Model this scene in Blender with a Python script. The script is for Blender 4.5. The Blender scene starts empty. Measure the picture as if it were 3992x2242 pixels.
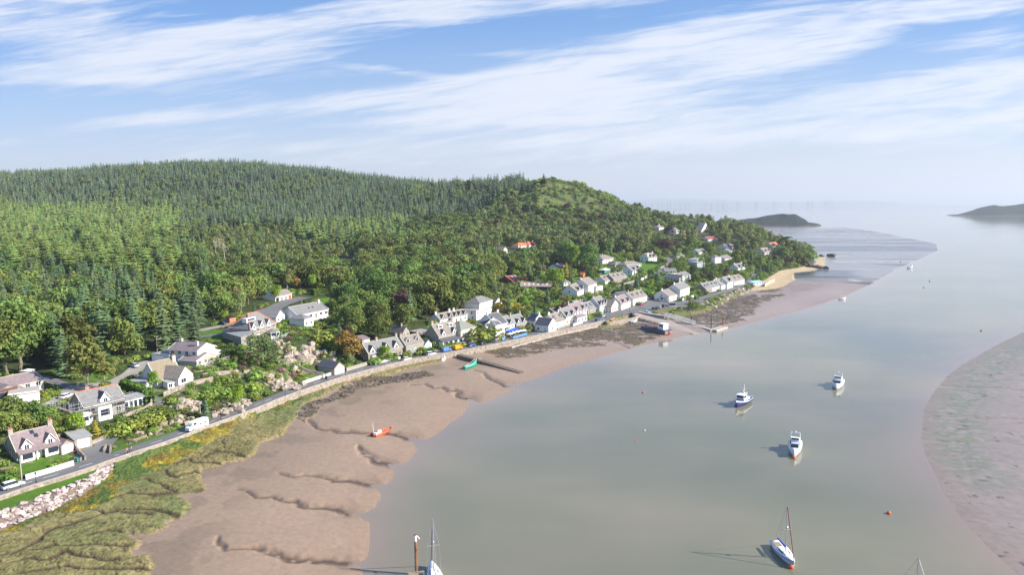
import bpy, bmesh, math, random
import numpy as np
from mathutils import Vector, Matrix
R = math.radians
rnd = random.Random(7)
SC = bpy.context.scene
COL = SC.collection
# ------------------------------------------------------------------ camera
FPX, CX, CY = 2662.0, 1996.0, 1121.0
CAMZ = 66.0
PITCH, ROLL = R(6.77), R(0.56)
_sp, _cp, _sr, _cr = math.sin(PITCH), math.cos(PITCH), math.sin(ROLL), math.cos(ROLL)
F = np.array([0, _cp, -_sp]); R0 = np.array([1.0, 0, 0]); U0 = np.array([0, _sp, _cp])
RR = _cr * R0 - _sr * U0; UU = _sr * R0 + _cr * U0
cam_d = bpy.data.cameras.new('camera'); cam = bpy.data.objects.new('camera', cam_d); COL.objects.link(cam)
cam_d.sensor_width = 36.0; cam_d.lens = 36.0 * FPX / 3992.0
cam_d.clip_start = 1.0; cam_d.clip_end = 90000.0
m = Matrix(((RR[0], UU[0], -F[0], 0), (RR[1], UU[1], -F[1], 0), (RR[2], UU[2], -F[2], CAMZ), (0, 0, 0, 1)))
cam.matrix_world = m
SC.camera = cam

def ray(px, py):
    return F + (px - CX) / FPX * RR + (CY - py) / FPX * UU
def P(px, py, h=0.0):
    d = ray(px, py); t = (h - CAMZ) / d[2]
    return np.array([d[0] * t, d[1] * t])
def PD(px, py, depth):
    d = ray(px, py) * depth
    return np.array([d[0], d[1], d[2] + CAMZ])
def proj(x, y, z):
    v = np.stack([np.asarray(x, float), np.asarray(y, float), np.asarray(z, float) - CAMZ], -1)
    w = v @ F
    w = np.where(w < 1, 1, w)
    return CX + FPX * (v @ RR) / w, CY - FPX * (v @ UU) / w, w

# ------------------------------------------------------------------ numpy noise / geometry
def _hash(ix, iy, s):
    n = (ix.astype(np.int64) * 374761393 + iy.astype(np.int64) * 668265263 + s * 1442695041) & 0x7fffffff
    n = ((n ^ (n >> 13)) * 1274126177) & 0x7fffffff
    return ((n ^ (n >> 16)) & 0xffff) / 65535.0
def vnoise(x, y, s=0):
    ix = np.floor(x); iy = np.floor(y); fx = x - ix; fy = y - iy
    fx = fx * fx * (3 - 2 * fx); fy = fy * fy * (3 - 2 * fy)
    a = _hash(ix, iy, s); b = _hash(ix + 1, iy, s); c = _hash(ix, iy + 1, s); d = _hash(ix + 1, iy + 1, s)
    return (a * (1 - fx) + b * fx) * (1 - fy) + (c * (1 - fx) + d * fx) * fy
def fbm(x, y, o=4, s=0):
    r = 0; a = .5; t = 0
    for k in range(o):
        r = r + a * vnoise(x, y, s + k * 17); t += a; a *= .5; x = x * 2.03 + 5.1; y = y * 2.03 + 1.7
    return r / t
def inside(x, y, poly):
    r = np.zeros(x.shape, bool); n = len(poly)
    mnx = min(p[0] for p in poly); mxx = max(p[0] for p in poly); mny = min(p[1] for p in poly); mxy = max(p[1] for p in poly)
    sel = (x >= mnx) & (x <= mxx) & (y >= mny) & (y <= mxy)
    xs = x[sel]; ys = y[sel]; q = np.zeros(xs.shape, bool)
    for i in range(n):
        x0, y0 = poly[i]; x1, y1 = poly[(i + 1) % n]
        if y0 == y1: continue
        c = ((ys < y0) != (ys < y1)) & (xs < (x1 - x0) * (ys - y0) / (y1 - y0) + x0)
        q ^= c
    r[sel] = q
    return r
def dist_line(x, y, pts, closed=False, maxd=None):
    n = len(pts); best = np.full(x.shape, 1e9); wt = np.zeros(x.shape)
    for i in range(n if closed else n - 1):
        x0, y0 = pts[i]; x1, y1 = pts[(i + 1) % n]
        dx, dy = x1 - x0, y1 - y0; L = dx * dx + dy * dy + 1e-9
        t = np.clip(((x - x0) * dx + (y - y0) * dy) / L, 0, 1)
        d = (x - x0 - t * dx) ** 2 + (y - y0 - t * dy) ** 2
        m = d < best
        best = np.where(m, d, best); wt = np.where(m, (i + t) / max(1, n - 1), wt)
    return np.sqrt(best), wt
def sstep(a, b, x):
    t = np.clip((x - a) / (b - a), 0, 1); return t * t * (3 - 2 * t)
def PL(pts, h): return [tuple(P(a, b, h)) for a, b in pts]

# ------------------------------------------------------------------ traced shore lines (pixels of the photograph's rays, put on their own level)
WATER_EDGE = [(3020,862),(3170,888),(3300,887),(3425,905),(3575,935),(3650,952),(3655,977),(3600,1003),(3560,1020),(3505,1045),(3460,1070),(3400,1105),(3300,1150),(3260,1165),(3140,1205),(3000,1241),(2936,1258),(2858,1277),(2752,1296),(2694,1303),(2623,1321),(2541,1338),(2477,1354),(2435,1366),(2400,1375),(2351,1390),(2310,1400),(2190,1438),(2100,1471),(2074,1480),(2040,1490),(1985,1497),(1958,1502),(2000,1506),(2010,1511),(1990,1522),(1957,1539),(1898,1566),(1870,1570),(1840,1560),(1822,1553),(1829,1568),(1822,1590),(1800,1620),(1760,1645),(1720,1680),(1690,1702),(1662,1713),(1620,1712),(1587,1706),(1606,1725),(1625,1751),(1613,1773),(1591,1796),(1565,1810),(1535,1812),(1505,1810),(1524,1825),(1537,1844),(1528,1870),(1505,1889),(1475,1896),(1449,1892),(1434,1889),(1457,1904),(1483,1922),(1485,1945),(1457,1985),(1420,2000),(1385,2006),(1354,2003),(1400,2018),(1440,2038),(1442,2075),(1440,2113),(1435,2167),(1420,2185),(1388,2197),(1350,2199),(1393,2209),(1412,2220),(1416,2242),(1405,2300),(1340,2420),(1250,2600),(1100,2900)]
WE = PL(WATER_EDGE, 0)
MUD_POLY = WE + [(-260, 75), (-320, 300), (-100, 500), (330, 870), (350, 1100), (600, 2300)]
RIGHT_EDGE = [(4700,1140),(4350,1200),(4150,1245),(3992,1294),(3896,1340),(3824,1380),(3752,1423),(3702,1459),(3662,1502),(3630,1546),(3608,1589),(3594,1646),(3594,1718),(3608,1776),(3644,1848),(3680,1920),(3730,2000),(3795,2071),(3860,2143),(3932,2208),(3992,2260),(4100,2400),(4300,2700)]
RE = PL(RIGHT_EDGE, 0)
RIGHT_POLY = RE + [(220, 60), (700, 90), (900, 700)]
HR = 4.0
ROAD_LOW = [(-560,2120),(-250,2025),(0,1942),(142,1893),(300,1848),(494,1777),(674,1719),(800,1668),(987,1601),(1113,1547),(1229,1508),(1348,1467),(1509,1426),(1611,1402),(1749,1377),(1887,1352),(1957,1337),(2100,1307),(2199,1285),(2309,1261),(2360,1249),(2448,1224),(2489,1216)]
ROAD_UP = [(-560,2040),(-250,1965),(0,1896),(101,1868),(288,1812),(337,1799),(431,1769),(562,1725),(637,1702),(800,1640),(987,1570),(1099,1528),(1177,1499),(1304,1460),(1434,1426),(1565,1402),(1646,1386),(1725,1370),(1867,1342),(1960,1322),(2055,1302),(2171,1280),(2268,1255),(2309,1243),(2365,1219),(2414,1208),(2475,1192)]
RL = PL(ROAD_LOW, HR); RU = PL(ROAD_UP, HR)
# land side of the sea wall / coast
COAST_A = RL[:-1]
COAST_B = PL([(2489,1218),(2520,1228),(2585,1243),(2640,1240),(2700,1232),(2760,1215),(2800,1196),(2860,1165),(2930,1128),(2985,1092),(3040,1058),(3110,1046),(3160,1036),(3180,1022),(3165,1004),(3120,985)], 1.5)
COAST_C = [(365, 880), (330, 960), (280, 1080), (150, 1300), (100, 2200)]
LAND = COAST_A + COAST_B + COAST_C + [(-1500, 3200), (-3500, 2500), (-2500, -200), (-250, 40)]
LAWN_BANK = PL([(-560,2120),(-250,2025),(0,1942),(142,1893),(300,1848),(430,1800),(440,1815),(397,1848),(337,1882),(243,1923),(94,1980),(0,2018),(-250,2110),(-560,2230)], 3.3)
RIPRAP = PL([(440,1815),(397,1848),(337,1882),(243,1923),(94,1980),(0,2018),(-250,2110),(-560,2230),(-560,2290),(-250,2170),(0,2068),(170,1998),(300,1940),(400,1880),(438,1848)], 2.4)
SCRUB = PL([(440,1800),(494,1780),(674,1722),(800,1672),(987,1605),(1113,1551),(1160,1540),(1180,1560),(1100,1600),(1030,1612),(990,1640),(950,1640),(880,1700),(800,1738),(740,1780),(640,1830),(560,1850),(480,1895),(430,1960),(330,2000),(200,2010),(80,2070),(0,2090),(0,2060),(170,1998),(300,1940),(438,1848)], 1.8)
MARSH = PL([(1160,1540),(1260,1525),(1290,1530),(1250,1560),(1200,1575),(1160,1620),(1140,1652),(1100,1705),(1020,1735),(1000,1780),(960,1800),(880,1815),(850,1835),(810,1830),(780,1860),(775,1877),(805,1890),(795,1925),(745,1930),(690,1938),(715,1950),(740,1965),(755,1985),(720,2010),(700,2032),(660,2042),(655,2060),(620,2080),(570,2095),(510,2092),(545,2112),(550,2130),(520,2160),(525,2182),(580,2167),(612,2200),(605,2230),(560,2300),(500,2450),(-800,2500),(-560,2290),(-250,2170),(0,2068),(170,1998),(300,1940),(438,1848),(560,1800),(800,1690),(987,1615)], 1.2)
MARSH2 = [PL([(1430,1465),(1470,1450),(1530,1430),(1600,1418),(1680,1405),(1728,1402),(1720,1413),(1650,1430),(1600,1440),(1540,1455),(1520,1468),(1480,1470),(1450,1475)], 1.6),
          PL([(1180,1545),(1290,1505),(1350,1485),(1430,1462),(1425,1480),(1370,1492),(1330,1512),(1260,1530),(1200,1555)], 1.6),
          PL([(2320,1270),(2350,1262),(2400,1262),(2440,1272),(2390,1282),(2345,1286)], 1.6)]
WEED = [PL([(1270,1560),(1340,1520),(1430,1490),(1560,1470),(1650,1455),(1700,1465),(1640,1485),(1500,1505),(1400,1525),(1320,1560),(1240,1600),(1180,1640),(1130,1660),(1170,1600)], .9),
        PL([(1900,1378),(2000,1352),(2150,1322),(2300,1290),(2450,1265),(2560,1262),(2600,1290),(2600,1310),(2500,1325),(2450,1335),(2400,1330),(2330,1345),(2200,1360),(2130,1378),(2060,1395),(1990,1402),(1920,1395)], .9),
        PL([(2590,1240),(2640,1215),(2720,1205),(2800,1195),(2870,1165),(2940,1150),(2945,1165),(3000,1165),(2930,1205),(2950,1215),(2880,1245),(2820,1262),(2780,1275),(2700,1262),(2620,1250)], .9),
        PL([(2990,1155),(3040,1150),(3060,1160),(2960,1182),(2900,1185)], .5),
        PL([(2940,1140),(3030,1125),(3060,1125),(3020,1142),(2960,1148)], .5)]
SAND = PL([(2797,1186),(2860,1158),(2930,1118),(2984,1088),(3039,1056),(3122,1044),(3177,1033),(3185,1012),(3150,1000),(3122,988),(3188,1000),(3218,1003),(3214,1037),(3174,1054),(3094,1064),(3098,1092),(3053,1123),(3011,1133),(2932,1140),(2870,1161),(2804,1190)], .8)
SLIP = PL([(2489,1218),(2590,1244),(2690,1276),(2728,1288),(2700,1290),(2620,1272),(2550,1257),(2490,1247),(2470,1240),(2448,1224)], 2.0)
CREEKS = [([(1587,1706),(1535,1692),(1500,1690),(1455,1688),(1410,1692),(1370,1690),(1320,1694),(1290,1688),(1240,1682),(1215,1668),(1205,1650)], 1.5, 4.5),
 ([(1510,1810),(1470,1797),(1440,1782),(1420,1775),(1408,1752),(1402,1745)], 1.7, 4.5),
 ([(1434,1889),(1400,1880),(1350,1875),(1295,1878),(1300,1870),(1250,1868),(1190,1862),(1150,1872),(1090,1862)], 1.5, 4),
 ([(1354,2003),(1325,1990),(1290,1985),(1190,1980),(1150,1965),(1100,1960),(1070,1945),(1000,1950),(930,1920)], 1.4, 3.5),
 ([(1350,2199),(1290,2190),(1200,2190),(1130,2185),(1080,2175),(1000,2150),(960,2150),(880,2160),(860,2140),(840,2110)], 1.3, 3.2),
 ([(1970,1503),(1939,1490),(1905,1478),(1890,1465),(1877,1457),(1840,1450)], 1.3, 4),
 ([(1822,1553),(1790,1545),(1790,1530),(1770,1525),(1740,1530),(1720,1515),(1680,1520),(1660,1505),(1600,1510)], 1.5, 4),
 ([(2460,1356),(2430,1348),(2400,1340),(2370,1335)], .5, 2.5)]
MCREEKS = [[(790,1862),(760,1850),(720,1862),(680,1875),(640,1850),(600,1852)],[(805,1905),(760,1925),(700,1938),(650,1920),(600,1895),(560,1880)],
 [(690,1938),(620,1940),(560,1942),(500,1935),(440,1955),(380,1975),(330,1975)],[(700,2030),(650,2015),(600,2000),(540,1998),(470,2000),(400,2015),(330,2040),(260,2050)],
 [(580,2020),(520,2018),(450,2010),(400,2005),(320,2000)],[(510,2092),(470,2085),(400,2085),(340,2100)],[(330,2040),(200,2080),(140,2130),(60,2170),(0,2180),(-100,2200)],
 [(490,2140),(400,2135),(300,2140),(200,2145),(120,2160)],[(310,2185),(250,2170),(180,2200),(100,2200),(40,2215)],[(450,2200),(380,2200),(320,2190),(250,2172)],[(600,2230),(500,2235),(400,2240),(250,2232),(100,2250)],
 [(860,1820),(820,1812),(760,1815),(740,1800),(680,1822)],[(960,1790),(900,1775),(850,1770),(800,1790)]]
# ------------------------------------------------------------------ inland heights (thin plate through surveyed points: ray + distance)
CTRL = [(-500,735,1250),(0,702,1250),(350,682,1280),(680,657,1300),(900,665,1250),(1100,692,1200),(1350,730,1150),(1600,748,1100),(1850,734,1050),(2000,722,950),
 (2070,725,880),(2120,702,860),(2200,730,860),(2300,762,850),(2400,798,860),(2500,842,870),
 (2200,850,800),(2200,780,840),(2200,900,760),(2250,960,680),(2200,1050,560),(2200,1150,430),
 (2500,1100,500),(2500,1040,570),(2500,980,660),(2550,920,740),(2550,870,820),
 (2750,1050,620),(2750,1000,680),(2750,950,740),(2750,900,800),(2750,865,860),
 (2950,1020,680),(2950,960,760),(2900,905,840),(3050,1000,750),(3050,960,800),
 (1500,1300,310),(1500,1200,360),(1500,1100,440),(1500,1000,570),(1500,900,760),(1500,820,950),
 (1800,1250,350),(1850,1180,400),(1850,1080,490),(1850,980,620),(1850,880,780),(1850,800,930),
 (1100,1250,300),(1100,1165,352),(1200,1080,440),(1100,1000,560),(1100,900,740),(1100,800,1000),(1250,1300,290),(1000,1330,268),(960,1330,266),(1250,1200,340)]
for x_ in (-500, 0, 350, 700):
    CTRL += [(x_,800,1020),(x_,900,740),(x_,950,620),(x_,1050,450),(x_,1150,355),(x_,1250,295),(x_,1350,255 + (7 if x_ == 700 else 0))]
CTRL += [(-100,1480,212),(100,1500,212),(420,1450,228),(600,1450,232),(740,1410,242),(300,1545,203),(700,1500,219),(100,1600,186),(330,1620,193),(300,1810,169),(60,1800,167),(200,1740,175),(-200,1760,165),
         (950,1450,236),(1100,1400,255),(1180,1340,270),(1250,1420,262),(880,1540,216),(560,1600,200)]
cp = [PD(*c) for c in CTRL]
rm = [((a[0] + b[0]) / 2, (a[1] + b[1]) / 2) for a, b in zip(RL[::2], RL[1::2])]
for q in RU: cp.append(np.array([q[0], q[1], HR]))
for q in COAST_B[5:]: cp.append(np.array([q[0], q[1], 2.0]))
for q in [(-1600,1900,90),(-900,2000,95),(-300,1900,60),(50,1600,30),(200,1250,25),(300,1010,12),(-2600,1500,80),(-2200,600,50),(-1500,300,30),(-800,100,14),(-2400,2600,80),(-600,2700,60),(-150,60,4),(250,1050,22)]: cp.append(np.array(q, float))
cp = np.array(cp)
def _tk(r2): return np.where(r2 > 0, r2 * np.log(r2 + 1e-12), 0)
S_ = 500.0
cx_, cy_ = cp[:, 0] / S_, cp[:, 1] / S_
n_ = len(cp)
K = _tk((cx_[:, None] - cx_[None]) ** 2 + (cy_[:, None] - cy_[None]) ** 2) + np.eye(n_) * 1e-5
Pm = np.stack([np.ones(n_), cx_, cy_], 1)
A = np.zeros((n_ + 3, n_ + 3)); A[:n_, :n_] = K; A[:n_, n_:] = Pm; A[n_:, :n_] = Pm.T
W_ = np.linalg.solve(A, np.concatenate([cp[:, 2], np.zeros(3)]))
def tps(x, y):
    xs, ys = x / S_, y / S_
    out = W_[n_] + W_[n_ + 1] * xs + W_[n_ + 2] * ys
    for i in range(n_): out = out + W_[i] * _tk((xs - cx_[i]) ** 2 + (ys - cy_[i]) ** 2)
    return out
# fan grid
NA, NR = 1080, 1100
AZ = np.radians(np.linspace(-44.5, 42.5, NA)); RMIN, RMAX = 70.0, 3200.0
LR = np.linspace(math.log(RMIN), math.log(RMAX), NR)
AA, LL = np.meshgrid(AZ, LR); GX = np.exp(LL) * np.sin(AA); GY = np.exp(LL) * np.cos(AA)
gx, gy = GX.ravel(), GY.ravel()
# coarse evaluation of the smooth inland surface, then bilinear
sub = 5
cxg, cyg = GX[::sub, ::sub], GY[::sub, ::sub]
T = tps(cxg, cyg)
def up(a, sub=5):
    fi = np.arange(NR) / sub; fj = np.arange(NA) / sub
    i0 = np.minimum(fi.astype(int), a.shape[0] - 2); j0 = np.minimum(fj.astype(int), a.shape[1] - 2)
    ti = (fi - i0)[:, None]; tj = (fj - j0)[None]
    return (a[i0][:, j0] * (1 - ti) * (1 - tj) + a[i0 + 1][:, j0] * ti * (1 - tj) + a[i0][:, j0 + 1] * (1 - ti) * tj + a[i0 + 1][:, j0 + 1] * ti * tj)
land_h = up(T).ravel()
wx = gx + (fbm(gx / 3, gy / 3, 3, 5) - .5) * 2.2; wy = gy + (fbm(gx / 3 + 40, gy / 3, 3, 9) - .5) * 2.2
def dcoarse(pts):
    i = np.unique(np.append(np.arange(0, NR, 3), NR - 1)); 
    d, _ = dist_line(GX[::3, ::3], GY[::3, ::3], pts); return up(d, 3).ravel()
def dlocal(x, y, pts, reach, closed=False):
    d = np.full(x.shape, 99.); t = np.zeros(x.shape)
    s = (x > min(p[0] for p in pts) - reach) & (x < max(p[0] for p in pts) + reach) & (y > min(p[1] for p in pts) - reach) & (y < max(p[1] for p in pts) + reach)
    if s.any(): d[s], t[s] = dist_line(x[s], y[s], pts, closed)
    return d, t
is_land = inside(gx, gy, LAND)
in_mud = inside(gx, gy, MUD_POLY); in_right = inside(gx, gy, RIGHT_POLY)
dW = dcoarse(WE); dR = dcoarse(RE); dC = dcoarse(COAST_A + COAST_B); dCc = dcoarse(COAST_B[-4:] + COAST_C)
dRoad = dcoarse(RU); dRoadL = dcoarse(RL)
rr = np.hypot(gx, gy)
# inland
k = sstep(2, 12, np.minimum(dRoad, dRoadL))
road_zone = inside(gx, gy, RL + RU[::-1])
lh = np.maximum(land_h, 3.0) + (fbm(gx / 18, gy / 18, 4, 3) - .5) * 3.0 * sstep(8, 40, dRoad) * 0.5
lh = HR * (1 - k) + lh * k
lh = np.where(road_zone, HR, lh)
lh = np.minimum(lh, 1.2 + dCc * .42)
lh = np.minimum(lh, np.where(dC < 30, np.where(dRoadL < 12, 999, 1.8 + dC * .35), 999))
lh = np.where(inside(gx, gy, LAWN_BANK), 3.5, lh)
# shore
mud = np.where(in_mud, 1.5 * (1 - np.exp(-dW / 26.0)) + .35 * (1 - np.exp(-dW / 3.0)), -np.minimum(dW, dR) * .06)
mud = np.where(in_right, .9 * (1 - np.exp(-dR / 30.0)) + .12 * (1 - np.exp(-dR / 3.0)), mud)
fl = inside(gx, gy, PL([(2870,880),(3170,886),(3300,885),(3425,903),(3575,933),(3660,950),(3660,977),(3560,1020),(3460,1070),(3180,1060),(3230,1000),(3100,960)], 0))
rip = (fbm(gx / 260 + (fbm(gx/90, gy/90, 2, 8) - .5), gy / 40 + gx / 500, 3, 31) - .5)
mud = np.where((rr > 620) & in_mud, np.minimum(mud, .5) * .22 + rip * .5 + .02, mud)
dipmask = in_mud & ~is_land & (rr < 800)
mud += np.where(in_mud | in_right, (fbm(gx / 14, gy / 14, 3, 2) - .5) * .25 * sstep(0, 12, np.where(in_mud, dW, dR)), 0)
bank = np.zeros(gx.shape)
for pts, dep, wid in CREEKS:
    pw = PL(pts, .4)
    d, t = dlocal(wx, wy, pw, 25)
    dd = dep * .62 * (1 - .5 * t); ww = wid * .38 * (1 - .6 * t)
    g = dd * np.exp(-(d / ww) ** 2)
    mud = np.where(in_mud, np.maximum(mud - g, np.minimum(mud, .04 + .45 * t)), mud)
    bank = np.maximum(bank, np.exp(-(d / (ww * .8)) ** 2) * (1 - .4 * t))
for pts in [[(3594,1718),(3750,1728),(3860,1722),(3992,1726),(4100,1730)],[(3662,1505),(3800,1512),(3992,1526)],[(3640,1637),(3800,1634),(3992,1640)]]:
    d, t = dlocal(wx, wy, PL(pts, .2), 6); mud = np.where(in_right, mud - .35 * np.exp(-(d / .9) ** 2), mud)
m_marsh = inside(wx, wy, MARSH); dM, _ = dlocal(wx, wy, MARSH, 6, True)
marsh_w = np.where(m_marsh, sstep(0, 1.2, dM), 0)
for q in MARSH2:
    i2 = inside(wx, wy, q); d2, _ = dlocal(wx, wy, q, 4, True); marsh_w = np.maximum(marsh_w, np.where(i2, sstep(0, .9, d2), 0))
mc = np.zeros(gx.shape)
near = (rr < 330)
for pts in MCREEKS:
    d, t = dlocal(wx, wy, PL(pts, 1.2), 5)
    mc = np.maximum(mc, np.exp(-(d / (.6 * (1 - .5 * t))) ** 2))
# small natural hollows between turf lobes
hol = np.abs(fbm(gx / 7 + 9, gy / 4.2, 3, 77) - .5)
mc = np.maximum(mc, .8 * (1 - sstep(0, .016, hol)) * sstep(.35, .5, fbm(gx / 25, gy / 25, 2, 12))); hol2 = np.abs(fbm(gx / 4 + 29, gy / 2.2, 3, 177) - .5); mc = np.maximum(mc, .55 * (1 - sstep(0, .02, hol2)))
mc *= marsh_w
lump = (fbm(gx / 5, gy / 3, 3, 41) - .4) * .9
shore = mud + marsh_w * (.5 + lump * .12 + (fbm(gx / 1.4, gy / 1.1, 2, 43) - .5) * .22) - mc * .45
ppx0 = proj(gx, gy, gx * 0 + 2.0)[0]; scr = inside(wx, wy, SCRUB); shore = np.where(scr, np.maximum(shore, np.maximum(1.7, np.where(ppx0 < 1000, 3.7, 2.6) - dRoadL * .16) + (fbm(gx / 2.5, gy / 2.5, 3, 51) - .5) * 1.1), shore)
in_rip = inside(gx, gy, RIPRAP)
dl, _ = dlocal(gx, gy, LAWN_BANK[6:], 20); shore = np.where(in_rip, np.maximum(shore, 3.4 - dl * .42), shore)
weedm = np.zeros(gx.shape)
for q in WEED:
    a = inside(wx * 1.0 + (fbm(gx / 10, gy / 10, 3, 8) - .5) * 12, wy + (fbm(gx / 10, gy / 10, 3, 18) - .5) * 14, q)
    weedm = np.maximum(weedm, a * sstep(.33, .47, fbm(gx / 4, gy / 2.5, 4, 19)))
shore += weedm * fbm(gx / 1.5, gy / 1.5, 3, 22) * .35
slip = inside(gx, gy, SLIP)
dS, tS = dlocal(gx, gy, PL([(2470,1222),(2735,1295)], 2.0), 60)
shore = np.where(slip & ~is_land, np.maximum(shore, 3.9 - 3.5 * sstep(0, 1, tS)), shore)
sand = inside(wx, wy, SAND); shore = np.where(sand, np.maximum(shore, .8), shore)
dCB, _ = dlocal(gx, gy, COAST_B[6:], 40); shore = np.where(~is_land, np.maximum(shore, np.where(dCB < 20, 1.7 - dCB * .09, -9)), shore)
sg = np.where((dC < 8) & (dRoadL < 8), np.minimum(1, 1 - dC / 8) * .5, 0); shore = np.where(in_mud & ~scr, shore + sg, shore)
gz = np.where(is_land | inside(gx, gy, LAWN_BANK), lh, shore)
GZ = gz.reshape(NR, NA)
def Hf(x, y):
    x = np.asarray(x, float); y = np.asarray(y, float)
    a = (np.arctan2(x, y) - AZ[0]) / (AZ[-1] - AZ[0]) * (NA - 1); l = (np.log(np.hypot(x, y)) - LR[0]) / (LR[-1] - LR[0]) * (NR - 1)
    a = np.clip(a, 0, NA - 1.001); l = np.clip(l, 0, NR - 1.001); i = l.astype(int); j = a.astype(int); fi = l - i; fj = a - j
    return (GZ[i, j] * (1 - fi) * (1 - fj) + GZ[i + 1, j] * fi * (1 - fj) + GZ[i, j + 1] * (1 - fi) * fj + GZ[i + 1, j + 1] * fi * fj)
_T = np.exp(np.linspace(math.log(85), math.log(3000), 1600))
def hit(px, py):
    d = ray(px, py); x = d[0] * _T; y = d[1] * _T; z = d[2] * _T + CAMZ
    e = z - Hf(x, y); w = np.where(e <= 0)[0]
    if len(w) == 0 or w[0] == 0: t = (HR - CAMZ) / d[2]; return Vector((d[0] * t, d[1] * t, HR))
    i = w[0]; a = e[i - 1] / (e[i - 1] - e[i]); t = _T[i - 1] + (_T[i] - _T[i - 1]) * a
    return Vector((d[0] * t, d[1] * t, float(Hf(d[0] * t, d[1] * t))))
# ------------------------------------------------------------------ materials
def nt(mat):
    mat.use_nodes = True; t = mat.node_tree; return t, t.nodes, t.links
_M = {}
def mat(name, col, rough=.8, var=.0, scale=1.0, spec=.3, metal=0, bump=0, bscale=None, obj_var=0, attr=None, col2=None, stretch=None, trans=0, kind='noise'):
    """procedural material: base colour broken up by noise, optional per-object tint, optional colour attribute"""
    if name in _M: return _M[name]
    M = bpy.data.materials.new(name); t, N, L = nt(M); b = N['Principled BSDF']; _M[name] = M
    b.inputs['Roughness'].default_value = rough; b.inputs['Metallic'].default_value = metal
    b.inputs['Specular IOR Level'].default_value = spec
    tc = N.new('ShaderNodeTexCoord'); mp = N.new('ShaderNodeMapping'); L.new(tc.outputs['Object'], mp.inputs[0])
    if stretch: mp.inputs['Scale'].default_value = stretch
    if attr:
        a = N.new('ShaderNodeAttribute'); a.attribute_name = attr; src = a.outputs['Color']
    else:
        c = N.new('ShaderNodeRGB'); c.outputs[0].default_value = (*col, 1); src = c.outputs[0]
    if var > 0 or col2:
        nz = N.new('ShaderNodeTexNoise'); nz.inputs['Scale'].default_value = scale; nz.inputs['Detail'].default_value = 5; nz.inputs['Roughness'].default_value = .65
        L.new(mp.outputs[0], nz.inputs['Vector'])
        rm_ = N.new('ShaderNodeMapRange'); rm_.inputs['From Min'].default_value = .3; rm_.inputs['From Max'].default_value = .7
        L.new(nz.outputs['Fac'], rm_.inputs['Value'])
        if col2:
            mx = N.new('ShaderNodeMix'); mx.data_type = 'RGBA'; L.new(rm_.outputs[0], mx.inputs['Factor']); L.new(src, mx.inputs['A']); mx.inputs['B'].default_value = (*col2, 1); src = mx.outputs['Result']
        else:
            rm_.inputs['To Min'].default_value = 1 - var; rm_.inputs['To Max'].default_value = 1 + var
            vm = N.new('ShaderNodeVectorMath'); vm.operation = 'SCALE'; L.new(src, vm.inputs[0]); L.new(rm_.outputs[0], vm.inputs['Scale']); src = vm.outputs[0]
    if obj_var:
        oi = N.new('ShaderNodeObjectInfo'); hs = N.new('ShaderNodeHueSaturation')
        r1 = N.new('ShaderNodeMapRange'); r1.inputs['To Min'].default_value = .5 - .045 * obj_var; r1.inputs['To Max'].default_value = .5 + .03 * obj_var; L.new(oi.outputs['Random'], r1.inputs['Value'])
        mu = N.new('ShaderNodeMath'); mu.operation = 'MULTIPLY'; mu.inputs[1].default_value = 7.31; L.new(oi.outputs['Random'], mu.inputs[0])
        fr = N.new('ShaderNodeMath'); fr.operation = 'FRACT'; L.new(mu.outputs[0], fr.inputs[0])
        r2 = N.new('ShaderNodeMapRange'); r2.inputs['To Min'].default_value = 1 - .35 * obj_var; r2.inputs['To Max'].default_value = 1 + .4 * obj_var; L.new(fr.outputs[0], r2.inputs['Value'])
        L.new(r1.outputs[0], hs.inputs['Hue']); L.new(r2.outputs[0], hs.inputs['Value']); L.new(src, hs.inputs['Color']); src = hs.outputs[0]
    L.new(src, b.inputs['Base Color'])
    if trans:
        tr = N.new('ShaderNodeBsdfTranslucent'); L.new(src, tr.inputs[0]); ms = N.new('ShaderNodeMixShader'); ms.inputs[0].default_value = trans
        L.new(b.outputs[0], ms.inputs[1]); L.new(tr.outputs[0], ms.inputs[2]); L.new(ms.outputs[0], N['Material Output'].inputs[0])
    if bump:
        n2 = N.new('ShaderNodeTexNoise'); n2.inputs['Scale'].default_value = bscale or scale * 2; n2.inputs['Detail'].default_value = 4; L.new(mp.outputs[0], n2.inputs['Vector'])
        bp = N.new('ShaderNodeBump'); bp.inputs['Strength'].default_value = 1; bp.inputs['Distance'].default_value = bump; L.new(n2.outputs['Fac'], bp.inputs['Height']); L.new(bp.outputs[0], b.inputs['Normal'])
    return M
# ------------------------------------------------------------------ ground colours
def mixc(c, w, q): return c * (1 - w[:, None]) + np.array(q)[None] * w[:, None]
N_ = gx.size
n1 = fbm(gx / 6, gy / 6, 4, 61); n2 = fbm(gx / 1.6, gy / 1.3, 3, 62); n3 = fbm(gx / 35, gy / 35, 3, 63)
C = np.zeros((N_, 3)) + np.array([.310, .212, .140])
C = mixc(C, sstep(230, 420, rr) * .85, (.285, .228, .205)); C *= (.86 + .26 * n3 + .08 * n1)[:, None]
wet = (1 - sstep(0, 9, np.where(in_right, dR, dW))); C = np.where(in_right[:, None], np.array([.285, .222, .190]) * (.9 + .2 * n1)[:, None], C); C = mixc(C, wet * .3, (.22, .14, .085))
upper = sstep(16, 34, dW) * in_mud * (rr < 700); C = mixc(C, upper * .35, (.22, .155, .10)); C = mixc(C, upper * sstep(.5, .6, n1) * .4, (.13, .10, .06))
C = mixc(C, bank * .92 * sstep(.25, .5, n2 + .1), (.055, .032, .016))
gpat = sstep(.52, .66, fbm(gx / 9, gy / 9, 4, 91)) * in_right; band = np.exp(-((dR - 9) / 8) ** 2) * in_right * sstep(130, 170, gy) * 1.0
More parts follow.
